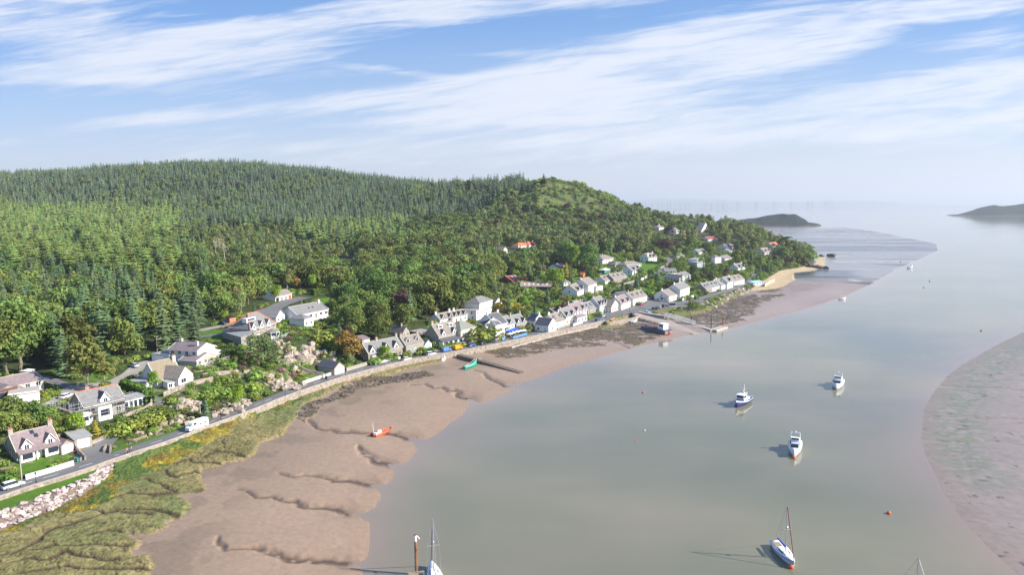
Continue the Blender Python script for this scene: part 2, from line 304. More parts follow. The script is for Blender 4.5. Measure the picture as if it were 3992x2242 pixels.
C = mixc(C, np.clip(gpat * .10 + band * .6 * sstep(.35, .5, n2), 0, .8), (.125, .165, .09))
C = mixc(C, in_right * sstep(.64, .7, n2) * sstep(.6, .66, n1) * .7, (.07, .05, .045))
farm = in_mud & (rr > 620); C = mixc(C, farm * .6, (.22, .20, .195)); C = mixc(C, farm * sstep(-.03, .07, rip) * .9, (.04, .045, .045)); C = mixc(C, farm * sstep(.5, .65, n3) * .4, (.12, .15, .10))
C = mixc(C, weedm * .8, (.065, .050, .026)); C = mixc(C, weedm * sstep(.55, .7, n2) * .6, (.13, .11, .05))
ms_ = mixc(np.zeros((N_, 3)) + np.array([.190, .168, .068]), sstep(.35, .7, n1), (.265, .22, .095)); ms_ = mixc(ms_, sstep(.45, .7, n3) * .7, (.13, .16, .055)); ms_ *= (.7 + .6 * n2)[:, None]
ms_ = mixc(ms_, np.clip(mc * 1.4, 0, 1), (.085, .06, .038))
C = mixc(C, sstep(.05, .3, marsh_w), (0, 0, 0)) + ms_ * sstep(.05, .3, marsh_w)[:, None]
rim = m_marsh * (1 - sstep(0, 1.6, dM)); C = mixc(C, rim * .6 * sstep(.4, .6, n2), (.24, .185, .12))
sc_ = mixc(np.zeros((N_, 3)) + np.array([.08, .12, .03]), sstep(.46, .6, fbm(gx / 3.5, gy / 3.5, 3, 71)), (.27, .21, .03)); sc_ = mixc(sc_, sstep(.5, .7, fbm(gx / 3, gy / 3, 3, 73)), (.18, .135, .035)); sc_ *= (.6 + .8 * n2)[:, None]
bl = inside(gx, gy, PL([(370,1800),(494,1775),(674,1719),(760,1695),(700,1740),(560,1790),(470,1830),(400,1850)], 3)); sc_ = mixc(sc_, bl * .8 + 0., (.09, .15, .04))
C = np.where(scr[:, None], sc_, C)
C = np.where(sand[:, None], np.array([.47, .36, .22])[None] * (.85 + .3 * n1)[:, None], C)
# land
lc = mixc(np.zeros((N_, 3)) + np.array([.045, .062, .022]), sstep(.4, .65, n1), (.06, .075, .024))
lc = mixc(lc, sstep(.55, .7, n3) * .4, (.10, .085, .04))
ppx, ppy, _w = proj(gx, gy, gz)
KNOLL = [(2025,745),(2060,735),(2130,715),(2200,725),(2260,745),(2330,780),(2360,815),(2330,840),(2250,838),(2180,830),(2130,825),(2080,800),(2020,790)]
kn = inside(ppx + (n2 - .5) * 30, ppy + (n1 - .5) * 40, KNOLL) & (n1 > .4) & is_land & (rr < 1000) & (rr > 650)
lc = np.where(kn[:, None], mixc(np.zeros((N_, 3)) + np.array([.085, .13, .04]), sstep(.35, .6, n1), (.14, .15, .055)), lc)
LAWNS = [[(2440,1000+25),(2500,1018),(2590,1020),(2640,1033),(2600,1055),(2530,1065),(2480,1060)],[(2230,1085),(2275,1075),(2300,1085),(2270,1100),(2240,1100)],
 [(770,1303),(800,1290),(860,1285),(895,1287),(870,1300),(800,1305)],[(760,1325),(820,1310),(880,1310),(850,1335),(780,1340),(755,1338)],
 [(440,1490),(500,1440),(530,1430),(545,1440),(500,1470),(430,1503),(400,1508),(405,1495)],[(405,1770),(500,1725),(640,1690),(700,1670),(740,1655),(742,1665),(640,1702),(560,1725),(430,1768)],
 [(2300,1252),(2365,1236),(2410,1230),(2480,1217),(2489,1222),(2440,1238),(2370,1250)],[(1300,1165),(1350,1150),(1370,1165),(1330,1180)],[(2430,1130),(2520,1118),(2560,1140),(2500,1150),(2440,1142)],[(2600,1118),(2660,1112),(2700,1125),(2620,1132)],
 [(1220,1165),(1290,1160),(1320,1180),(1240,1190)],[(2050,1215),(2120,1195),(2140,1225),(2080,1235)],[(2560,1205),(2610,1200),(2625,1215),(2570,1222)],[(2810,1140),(2880,1118),(2890,1130),(2820,1150)],[(330,1465),(400,1440),(440,1470),(380,1500),(320,1495)],[(270,1530),(350,1515),(360,1530),(290,1545)],
 [(60,1800),(215,1755),(270,1775),(270,1800),(110,1860),(70,1850)],[(1180,1470),(1240,1455),(1300,1440),(1320,1455),(1200,1490)],[(2480,870),(2530,868),(2540,885),(2490,888)]]
lawn = np.zeros(N_, bool)
for q in LAWNS: lawn |= inside(ppx, ppy, q) & is_land & (rr < 1000)
bankl = inside(gx, gy, LAWN_BANK); lawn |= bankl
lc = np.where(lawn[:, None], np.array([.085, .165, .02])[None] * (.8 + .4 * n1)[:, None], lc)
HEAD = PL([(2500,1205),(2560,1200),(2640,1195),(2730,1180),(2800,1150),(2900,1115),(2900,1135),(2860,1165),(2800,1196),(2760,1215),(2700,1235),(2585,1243),(2520,1228)], 3)
hd = inside(gx, gy, HEAD) & is_land; lc = np.where(hd[:, None], mixc(np.zeros((N_, 3)) + np.array([.13, .15, .045]), sstep(.4, .6, n1), (.2, .17, .09)), lc)
OPEN = [(830,1000,890,1035), (1095,1030,1200,1070), (1980,975,2050,1000)]
for (a, b_, c_, d_) in [(815,1120,895,1160),(1100,1035,1190,1070),(850,1030,900,1060),(1560,1120,1600,1140),(2000,1000,2090,1045)]:
    lc = mixc(lc, np.exp(-(((ppx - (a + c_) / 2) / ((c_ - a) / 2)) ** 2 + ((ppy - (b_ + d_) / 2) / ((d_ - b_) / 2)) ** 2)) * (rr < 800) * .9, (.25, .17, .07))
GARD = inside(ppx, ppy, [(0,1620),(330,1480),(560,1440),(800,1380),(1100,1380),(1200,1350),(1280,1450),(1000,1560),(560,1720),(200,1800),(0,1850)])
lc = mixc(lc, GARD * sstep(.6, .68, fbm(gx / 1.6, gy / 1.6, 3, 78)) * .7, (.40, .31, .24)); lc = mixc(lc, GARD * sstep(.45, .6, fbm(gx / 3.2, gy / 3.2, 3, 88)) * .7, (.075, .13, .028))
C = np.where((is_land | bankl)[:, None], lc, C)
C = np.where((slip & ~is_land)[:, None], np.array([.36, .30, .25])[None] * (.85 + .25 * n1)[:, None], C)
C = np.where(in_rip[:, None], np.array([.2, .15, .12])[None] * np.ones((N_, 1)), C)
C = np.clip(C, 0, 1)
cls = np.full(N_, 1)
cls[in_right] = 2; cls[marsh_w > .1] = 3; cls[scr] = 4; cls[weedm > .5] = 5; cls[sand] = 6; cls[slip] = 7; cls[in_rip] = 8
cls[is_land] = 9; cls[(is_land & lawn) | bankl] = 10
cls[farm & (weedm < .5) & ~sand & ~is_land & (rr > 680)] = 11
cls[(~is_land) & (~bankl) & (gz < -1.6)] = 0
def bsm(name, **k): return mat(name, (0, 0, 0), attr='Col', **k)
GM = {1: ('mudflat', bsm('wet_mud', rough=.45, var=.12, scale=.8, spec=.5, bump=.10, bscale=.7)), 2: ('mudbank', bsm('ripple_mud', rough=.4, var=.12, scale=.5, spec=.45, bump=.12, bscale=.5)),
      11: ('sandbank', bsm('wet_sandbank', rough=.22, var=.1, scale=.05, spec=.7, bump=.05, bscale=.3)),
      3: ('saltmarsh', bsm('marsh_turf', rough=.95, var=.4, scale=1.1, spec=.1, bump=.3, bscale=1.6)), 4: ('scrub_bank', bsm('bank_scrub', rough=.95, var=.4, scale=1.2, spec=.1, bump=.8, bscale=1.2)),
      5: ('seaweed_bed', bsm('seaweed', rough=.7, var=.35, scale=1.2, bump=.5, bscale=1.0)), 6: ('sand_beach', bsm('dry_sand', rough=.95, var=.08, scale=.6, spec=.1, bump=.1)),
      7: ('slipway', bsm('slip_concrete', rough=.85, var=.12, scale=.5, bump=.03)), 8: ('embankment', bsm('bank_soil', rough=.9, var=.2)),
      9: ('hillside', bsm('hill_soil', rough=.95, var=.3, scale=.6, spec=.1, bump=.4, bscale=.5)), 10: ('lawn', bsm('mown_grass', rough=.95, var=.18, scale=.6, spec=.1, bump=.08, bscale=4))}
idx = np.arange(N_).reshape(NR, NA)
quad = np.stack([idx[:-1, :-1].ravel(), idx[1:, :-1].ravel(), idx[1:, 1:].ravel(), idx[:-1, 1:].ravel()], 1)[:, ::-1]
qc = np.max(np.stack([cls[quad[:, k]] for k in range(4)]), 0)
def grid_mesh(name, verts, quads, cols, material, smooth=True):
    u, inv = np.unique(quads, return_inverse=True); q = inv.reshape(quads.shape)
    me = bpy.data.meshes.new(name); me.vertices.add(len(u)); me.vertices.foreach_set('co', verts[u].astype(np.float32).ravel())
    me.loops.add(q.size); me.loops.foreach_set('vertex_index', q.astype(np.int32).ravel()); me.polygons.add(len(q)); me.polygons.foreach_set('loop_start', np.arange(0, q.size, 4, dtype=np.int32))
    me.update(calc_edges=True)
    if smooth: me.polygons.foreach_set('use_smooth', np.ones(len(q), bool))
    if cols is not None:
        ca = me.color_attributes.new('Col', 'FLOAT_COLOR', 'POINT'); ca.data.foreach_set('color', np.concatenate([cols[u], np.ones((len(u), 1))], 1).astype(np.float32).ravel())
    me.materials.append(material); o = bpy.data.objects.new(name, me); COL.objects.link(o); return o
VV = np.stack([gx, gy, gz], 1)
for c, (nm, mm) in GM.items():
    s = quad[qc == c]
    if len(s): o = grid_mesh(nm, VV, s, C, mm); o['kind'] = 'structure'
# ------------------------------------------------------------------ water
WM = bpy.data.materials.new('estuary_water'); t, N, L = nt(WM); b = N['Principled BSDF']
b.inputs['Roughness'].default_value = .06; b.inputs['IOR'].default_value = 1.33; b.inputs['Specular IOR Level'].default_value = .95
g = N.new('ShaderNodeNewGeometry'); mp = N.new('ShaderNodeMapping'); L.new(g.outputs['Position'], mp.inputs[0]); mp.inputs['Scale'].default_value = (.012, .02, 1)
nz = N.new('ShaderNodeTexNoise'); nz.inputs['Scale'].default_value = 1; nz.inputs['Detail'].default_value = 3; L.new(mp.outputs[0], nz.inputs['Vector'])
cr = N.new('ShaderNodeValToRGB'); cr.color_ramp.elements[0].position = .35; cr.color_ramp.elements[0].color = (.152, .158, .100, 1); cr.color_ramp.elements[1].position = .68; cr.color_ramp.elements[1].color = (.232, .204, .142, 1)
L.new(nz.outputs['Fac'], cr.inputs[0]); wa = N.new('ShaderNodeAttribute'); wa.attribute_name = 'Col'; wm = N.new('ShaderNodeMix'); wm.data_type = 'RGBA'; sxw = N.new('ShaderNodeSeparateColor'); L.new(wa.outputs['Color'], sxw.inputs[0]); L.new(sxw.outputs[0], wm.inputs['Factor'])
L.new(cr.outputs[0], wm.inputs['A']); wm.inputs['B'].default_value = (.275, .205, .160, 1); L.new(wm.outputs['Result'], b.inputs['Base Color'])
mp2 = N.new('ShaderNodeMapping'); mp2.inputs['Rotation'].default_value = (0, 0, R(-12)); mp2.inputs['Scale'].default_value = (.25, .9, 1); L.new(g.outputs['Position'], mp2.inputs[0])
w1 = N.new('ShaderNodeTexNoise'); w1.inputs['Scale'].default_value = 1.0; w1.inputs['Detail'].default_value = 5; L.new(mp2.outputs[0], w1.inputs['Vector'])
mp3 = N.new('ShaderNodeMapping'); mp3.inputs['Scale'].default_value = (.01, .03, 1); L.new(g.outputs['Position'], mp3.inputs[0])
w2 = N.new('ShaderNodeTexNoise'); w2.inputs['Scale'].default_value = 1.0; w2.inputs['Detail'].default_value = 2; L.new(mp3.outputs[0], w2.inputs['Vector'])
mr = N.new('ShaderNodeMapRange'); mr.inputs['From Min'].default_value = .35; mr.inputs['From Max'].default_value = .7; mr.inputs['To Min'].default_value = .006; mr.inputs['To Max'].default_value = .045; L.new(w2.outputs['Fac'], mr.inputs['Value'])
bp = N.new('ShaderNodeBump'); bp.inputs['Distance'].default_value = 1; L.new(mr.outputs[0], bp.inputs['Strength']); L.new(w1.outputs['Fac'], bp.inputs['Height']); L.new(bp.outputs[0], b.inputs['Normal'])
def simple_mesh(name, vs, fs, m, parent=None, smooth=False):
    me = bpy.data.meshes.new(name); me.from_pydata([tuple(v) for v in vs], [], fs); me.update()
    if smooth: me.polygons.foreach_set('use_smooth', [True] * len(me.polygons))
    if m: me.materials.append(m)
    o = bpy.data.objects.new(name, me); COL.objects.link(o)
    if parent: o.parent = parent
    return o
Z = 45000
o = simple_mesh('water', [(-Z, -Z, -.06), (Z, -Z, -.06), (Z, Z, -.06), (-Z, Z, -.06)], [(0, 1, 2, 3)], WM); o['kind'] = 'structure'
# the near estuary: same water, with the muddy shallows along both banks (attribute = how shallow)
wi = np.unique(np.append(np.arange(0, NR, 3), NR - 1)); wj = np.unique(np.append(np.arange(0, NA, 3), NA - 1)); sh_ = np.exp(-np.minimum(dW, dR) / (5 + 5 * n3)).reshape(NR, NA)[wi][:, wj].ravel()
wv = np.stack([GX[wi][:, wj].ravel(), GY[wi][:, wj].ravel(), np.zeros(len(wi) * len(wj))], 1); wx_ = np.arange(len(wi) * len(wj)).reshape(len(wi), len(wj)); wq = np.stack([wx_[:-1, :-1].ravel(), wx_[:-1, 1:].ravel(), wx_[1:, 1:].ravel(), wx_[1:, :-1].ravel()], 1)
o = grid_mesh('water', wv, wq, np.stack([sh_] * 3, 1) * .85, WM); o['kind'] = 'structure'
# ------------------------------------------------------------------ islands and far hills (own height fields)
def island(name, cxy, ang, a, b_, hfun, n=(150, 70), material=None, cols=None):
    us = np.linspace(-1, 1, n[0]); vs = np.linspace(-1, 1, n[1]); Uu, Vv = np.meshgrid(us, vs); ca, sa = math.cos(ang), math.sin(ang)
    X = cxy[0] + Uu * a * ca - Vv * b_ * sa; Y = cxy[1] + Uu * a * sa + Vv * b_ * ca
    Zz = hfun(Uu, Vv, X, Y); V = np.stack([X.ravel(), Y.ravel(), Zz.ravel()], 1); c = cols(Zz.ravel(), X.ravel(), Y.ravel())
    ix = np.arange(n[0] * n[1]).reshape(n[1], n[0]); q = np.stack([ix[:-1, :-1].ravel(), ix[:-1, 1:].ravel(), ix[1:, 1:].ravel(), ix[1:, :-1].ravel()], 1)
    keep = np.max(Zz.ravel()[q], 1) > -2; o = grid_mesh(name, V, q[keep], c, material); o['kind'] = 'structure'; return o
ISM = bsm('island_cover', rough=.95, var=.35, scale=.03, spec=.1)
def icols(z, x, y):
    c = np.zeros((len(z), 3)) + np.array([.012, .026, .020]); c = mixc(c, sstep(.4, .65, fbm(x / 40, y / 40, 4, 5)), (.024, .038, .022)); c = mixc(c, 1 - sstep(2.5, 4.5, z), (.09, .07, .055)); return c
i0 = P(2960, 877, 0); i1 = P(2830, 877, 0); i2 = P(3095, 877, 0)
def h1(u, v, x, y):
    prof = np.interp(u, [-1, -.8, -.55, -.3, 0, .3, .5, .68, .74, .8, .92, 1], [-3, 8, 15, 20, 30, 36, 34, 18, 8, 7, 4, -3])
    return prof * np.clip(1 - v * v * 1.15, -.2, 1) ** .7 * (1 + 0 * u) + (fbm(x / 30, y / 30, 4, 7) - .5) * 9 * np.clip(1 - u * u, 0, 1) - 2.5 + 0 * v if False else prof * np.maximum(1 - np.abs(v) ** 2.2, 0) + (fbm(x / 30, y / 30, 4, 7) - .5) * 8 * np.clip(1.05 - u * u, 0, 1) - 4 * np.abs(v) ** 3
cen = (i1 + i2) / 2; aa = np.linalg.norm(i2 - i1) / 2 * 1.55
dirv = (i2 - i1) / np.linalg.norm(i2 - i1)
island('island', cen + dirv * 25, math.atan2(dirv[1], dirv[0]), aa, 150, h1, material=ISM, cols=icols)
j0 = P(3690, 842, 0); j1 = P(4500, 839, 0); dj = (j1 - j0) / np.linalg.norm(j1 - j0); aj = np.linalg.norm(j1 - j0) / 2
def h2(u, v, x, y):
    prof = np.interp(u, [-1, -.92, -.86, -.8, -.62, -.5, -.4, -.1, .3, .7, 1], [-2, 6, 5, 14, 42, 50, 42, 62, 72, 60, 30])
    return prof * np.maximum(1 - np.abs(v) ** 2.0, 0) + (fbm(x / 40, y / 40, 4, 17) - .5) * 12 * np.clip(1.1 - u * u, 0, 1) - 4 * np.abs(v) ** 3
island('headland', (j0 + j1) / 2 + np.array([60, 90]), math.atan2(dj[1], dj[0]), aj, 150, h2, material=ISM, cols=icols)
FHM = mat('far_moor', (.10, .13, .10), .95, var=.3, scale=.001)
def fh(u, v, x, y): return (40 + 330 * fbm(u * 4 + 3, v * 0 + 1, 3, 3)) * np.maximum(1 - v * v, 0) * np.clip((1 - np.abs(u)) * 4, 0, 1)
o = island('far_hills', np.array([5500., 25500.]), R(-4), 9000, 1500, fh, n=(120, 16), material=bsm('far_moor', rough=.95), cols=lambda z, x, y: np.zeros((len(z), 3)) + np.array([.08, .11, .09]))
# ------------------------------------------------------------------ sun, sky, haze
SEL, SAZ = R(31), R(99)
sv = Vector((math.sin(SAZ) * math.cos(SEL), math.cos(SAZ) * math.cos(SEL), math.sin(SEL)))
sd = bpy.data.lights.new('sun', 'SUN'); sd.energy = 4.9; sd.angle = R(.53); sd.color = (1, .94, .84); so = bpy.data.objects.new('sun', sd); COL.objects.link(so)
so.rotation_euler = (-sv).to_track_quat('-Z', 'Y').to_euler()
W = bpy.data.worlds.new('World'); SC.world = W; W.cycles.sampling_method = 'MANUAL'; W.cycles.sample_map_resolution = 256; W.use_nodes = True; N = W.node_tree.nodes; L = W.node_tree.links
bg = N['Background']; bg.inputs['Strength'].default_value = .13
sky = N.new('ShaderNodeTexSky'); sky.sky_type = 'NISHITA'; sky.sun_disc = False; sky.sun_elevation = SEL; sky.sun_rotation = SAZ; sky.altitude = 60; sky.air_density = 1.0; sky.dust_density = .7; sky.ozone_density = 2.5
def mth(op, a, b=None, c=None, clamp=False):
    n = N.new('ShaderNodeMath'); n.operation = op; n.use_clamp = clamp
    for i, v in enumerate((a, b, c)):
        if v is None: continue
        if isinstance(v, (int, float)): n.inputs[i].default_value = v
        else: L.new(v, n.inputs[i])
    return n.outputs[0]
tc = N.new('ShaderNodeTexCoord'); sx = N.new('ShaderNodeSeparateXYZ'); L.new(tc.outputs['Generated'], sx.inputs[0])
yy = mth('MAXIMUM', mth('ABSOLUTE', sx.outputs[1]), .08)
ca_ = mth('DIVIDE', sx.outputs[0], yy); ce = mth('DIVIDE', sx.outputs[2], yy)
def cloud_noise(sx_, sy_, skew, det, seed, rough=.6, dist=0.4):
    cmb = N.new('ShaderNodeCombineXYZ'); L.new(mth('MULTIPLY', ca_, sx_), cmb.inputs[0]); e2 = mth('SUBTRACT', ce, mth('MULTIPLY', ca_, skew)); L.new(mth('MULTIPLY', e2, sy_), cmb.inputs[1]); cmb.inputs[2].default_value = seed
    n = N.new('ShaderNodeTexNoise'); n.inputs['Scale'].default_value = 1; n.inputs['Detail'].default_value = det; n.inputs['Roughness'].default_value = rough; n.inputs['Distortion'].default_value = dist; L.new(cmb.outputs[0], n.inputs['Vector']); return n.outputs['Fac']
nA = cloud_noise(3.2, 22, .10, 7, 1.3, .62, .5); nB = cloud_noise(7, 75, .13, 6, 7.1, .65, .8); nC = cloud_noise(1.4, 9, .08, 3, 3.9)
BL = [(330,120,430,85,-6,.95),(780,75,430,50,9,.9),(1250,15,330,25,4,.8),(60,40,170,45,0,.8),(120,185,240,22,0,.85),(300,235,300,22,3,.3),(800,262,640,26,5,.85),(330,300,250,14,3,.5),
      (1500,215,470,52,5,.95),(1720,130,470,62,9,.9),(2000,55,520,42,6,.8),(2080,120,200,32,10,.6),(2480,30,160,26,0,.7),(2490,100,160,22,4,.75),(1230,135,150,10,0,.55),
      (1950,285,780,60,2,.85),(2450,250,330,85,4,.85),(2500,180,200,35,4,.5),(1500,350,1300,26,0,.4),(1300,400,2200,30,0,.4),(900,310,500,14,3,.5),(1450,300,500,12,2,.45),(300,370,500,24,0,.35),(1000,180,140,10,-8,.5),
      (2000,-120,900,80,6,.7),(500,-90,700,60,8,.7),(1300,-330,1200,110,5,.6),(2300,-520,900,120,4,.6),(500,-620,900,110,4,.6),(1600,-800,1400,130,0,.6)]
acc = None
base = N.new('ShaderNodeCombineXYZ'); L.new(ca_, base.inputs[0]); L.new(ce, base.inputs[1])
for (bx, by, rx, ry, an, w) in BL:
    d0 = ray(bx * 1.5497, by * 1.5497); k_ = 1.5497 / FPX * 1.6
    mpn = N.new('ShaderNodeMapping'); mpn.vector_type = 'TEXTURE'; mpn.inputs['Location'].default_value = (d0[0] / d0[1], d0[2] / d0[1], 0); mpn.inputs['Rotation'].default_value = (0, 0, R(an) + ROLL); mpn.inputs['Scale'].default_value = (rx * k_, ry * k_, 1)
    L.new(base.outputs[0], mpn.inputs[0]); gn = N.new('ShaderNodeTexGradient'); gn.gradient_type = 'QUADRATIC_SPHERE' if False else 'SPHERICAL'; L.new(mpn.outputs[0], gn.inputs[0])
    g_ = mth('MULTIPLY', gn.outputs['Fac'], w * 1.25)
    acc = g_ if acc is None else mth('ADD', acc, g_)
acc = mth('MINIMUM', acc, 1.05)
dens = mth('ADD', acc, mth('ADD', mth('MULTIPLY', mth('SUBTRACT', nA, .5), 1.7), mth('MULTIPLY', mth('SUBTRACT', nB, .5), 1.7)))
mr = N.new('ShaderNodeMapRange'); mr.interpolation_type = 'SMOOTHSTEP'; mr.inputs['From Min'].default_value = .26; mr.inputs['From Max'].default_value = 1.38; L.new(dens, mr.inputs['Value'])
cl = mth('MULTIPLY', mr.outputs[0], .80)
hz = N.new('ShaderNodeMapRange'); hz.interpolation_type = 'SMOOTHSTEP'; hz.inputs['From Min'].default_value = .16; hz.inputs['From Max'].default_value = -.02; L.new(ce, hz.inputs['Value'])
tint = N.new('ShaderNodeMix'); tint.data_type = 'RGBA'; tint.blend_type = 'MULTIPLY'; tint.inputs['Factor'].default_value = 1; L.new(sky.outputs[0], tint.inputs['A']); tint.inputs['B'].default_value = (.80, .84, 1.12, 1)
er = N.new('ShaderNodeMapRange'); er.inputs['From Min'].default_value = 0; er.inputs['From Max'].default_value = .5; L.new(ce, er.inputs['Value'])
rmp = N.new('ShaderNodeValToRGB'); L.new(er.outputs[0], rmp.inputs[0]); rmp.color_ramp.elements[0].color = (.74, .76, .80, 1); rmp.color_ramp.elements[1].position = 1.0; rmp.color_ramp.elements[1].color = (.12, .29, .64, 1)
for ps, c4 in ((.12, (.66, .71, .775, 1)), (.28, (.42, .58, .79, 1)), (.52, (.18, .39, .75, 1))): el_ = rmp.color_ramp.elements.new(ps); el_.color = c4
sc4 = N.new('ShaderNodeVectorMath'); sc4.operation = 'SCALE'; sc4.inputs['Scale'].default_value = 4.1; L.new(rmp.outputs[0], sc4.inputs[0])
hm = N.new('ShaderNodeMix'); hm.data_type = 'RGBA'; hm.inputs['Factor'].default_value = .82; L.new(tint.outputs['Result'], hm.inputs['A']); L.new(sc4.outputs[0], hm.inputs['B'])
mx = N.new('ShaderNodeMix'); mx.data_type = 'RGBA'; L.new(cl, mx.inputs['Factor']); L.new(hm.outputs['Result'], mx.inputs['A']); mx.inputs['B'].default_value = (3.9, 4.0, 4.3, 1)
L.new(mx.outputs['Result'], bg.inputs['Color'])
# haze: one closed box of even pale air
HZ = bpy.data.materials.new('sea_haze'); HZ.use_nodes = True; N2 = HZ.node_tree.nodes; N2.remove(N2['Principled BSDF'])
pv = N2.new('ShaderNodeVolumePrincipled'); pv.inputs['Color'].default_value = (.82, .89, .98, 1); pv.inputs['Density'].default_value = 9.5e-5; pv.inputs['Anisotropy'].default_value = .2
HZ.node_tree.links.new(pv.outputs[0], N2['Material Output'].inputs['Volume'])
HX, HT = 30000, 420
hv = [(x, y, z) for z in (-4, HT) for x, y in ((-HX, -2000), (HX, -2000), (HX, HX), (-HX, HX))]
USE_HAZE = True
if USE_HAZE:
    o = simple_mesh('haze', hv, [(3, 2, 1, 0), (4, 5, 6, 7), (0, 1, 5, 4), (1, 2, 6, 5), (2, 3, 7, 6), (3, 0, 4, 7)], HZ); o['kind'] = 'stuff'
SC.view_settings.view_transform = 'Standard'; SC.view_settings.look = 'None'; SC.view_settings.exposure = 0.92; SC.view_settings.gamma = 1
SC.cycles.volume_bounces = 0
# ------------------------------------------------------------------ mesh builder
class MB:
    def __init__(s): s.v = []; s.f = []
    def add(s, vs, fs):
        n = len(s.v); s.v += [tuple(v) for v in vs]; s.f += [tuple(i + n for i in f) for f in fs]; return s
    def box(s, x0, x1, y0, y1, z0, z1):
        return s.add([(x0, y0, z0), (x1, y0, z0), (x1, y1, z0), (x0, y1, z0), (x0, y0, z1), (x1, y0, z1), (x1, y1, z1), (x0, y1, z1)],
                     [(3, 2, 1, 0), (4, 5, 6, 7), (0, 1, 5, 4), (1, 2, 6, 5), (2, 3, 7, 6), (3, 0, 4, 7)])
    def bar(s, a, b, r, n=6, r2=None):
        a = Vector(a); b = Vector(b); d = b - a
        if d.length < 1e-6: return s
        q = d.to_track_quat('Z', 'Y'); r2 = r if r2 is None else r2; vs = []
        for p, rr_ in ((a, r), (b, r2)):
            for i in range(n): vs.append(p + q @ Vector((math.cos(2 * math.pi * i / n) * rr_, math.sin(2 * math.pi * i / n) * rr_, 0)))
        return s.add(vs, [(i, (i + 1) % n, n + (i + 1) % n, n + i) for i in range(n)] + [tuple(range(n))[::-1], tuple(range(n, 2 * n))])
    def slab(s, pts, th):
        """thick sheet from a polygon (counter-clockwise seen from above/outside)"""
        p = [Vector(q) for q in pts]; nrm = (p[1] - p[0]).cross(p[2] - p[0]).normalized(); n = len(p); lo = [q - nrm * th for q in p]
        return s.add(p + lo, [tuple(range(n)), tuple(range(n, 2 * n))[::-1]] + [(i, n + i, n + (i + 1) % n, (i + 1) % n) for i in range(n)])
    def loft(s, rings, cap=True):
        n = len(rings[0]); vs = [q for r in rings for q in r]; fs = []
        for k in range(len(rings) - 1):
            for i in range(n): fs.append((k * n + i, k * n + (i + 1) % n, (k + 1) * n + (i + 1) % n, (k + 1) * n + i))
        if cap: fs += [tuple(range(n))[::-1], tuple(range((len(rings) - 1) * n, len(rings) * n))]
        return s.add(vs, fs)
    def sphere(s, c, r, n=10, m_=6, sz=1.0):
        rings = []
        for k in range(1, m_):
            a = math.pi * k / m_; rings.append([(c[0] + r * math.sin(a) * math.cos(2 * math.pi * i / n), c[1] + r * math.sin(a) * math.sin(2 * math.pi * i / n), c[2] - r * sz * math.cos(a)) for i in range(n)])
        return s.loft(rings)
    def build(s, name, material, parent=None, smooth=False): return simple_mesh(name, s.v, s.f, material, parent, smooth)
def empty(name, loc, rz=0.0):
    o = bpy.data.objects.new(name, None); COL.objects.link(o); o.location = loc; o.rotation_euler = (0, 0, rz); o.empty_display_size = .5; return o
def tag(o, label=None, cat=None, group=None, kind=None):
    if label: o['label'] = label
    if cat: o['category'] = cat
    if group: o['group'] = group
    if kind: o['kind'] = kind
    return o
def copy_tree(o, parent=None):
    c = o.copy(); COL.objects.link(c)
    if parent is not None: c.parent = parent
    for ch in CH.get(o, []): CH.setdefault(c, []).append(copy_tree(ch, c))
    return c
CH = {}
def reg(*obs):
    for o in obs:
        if o.parent: CH.setdefault(o.parent, []).append(o)
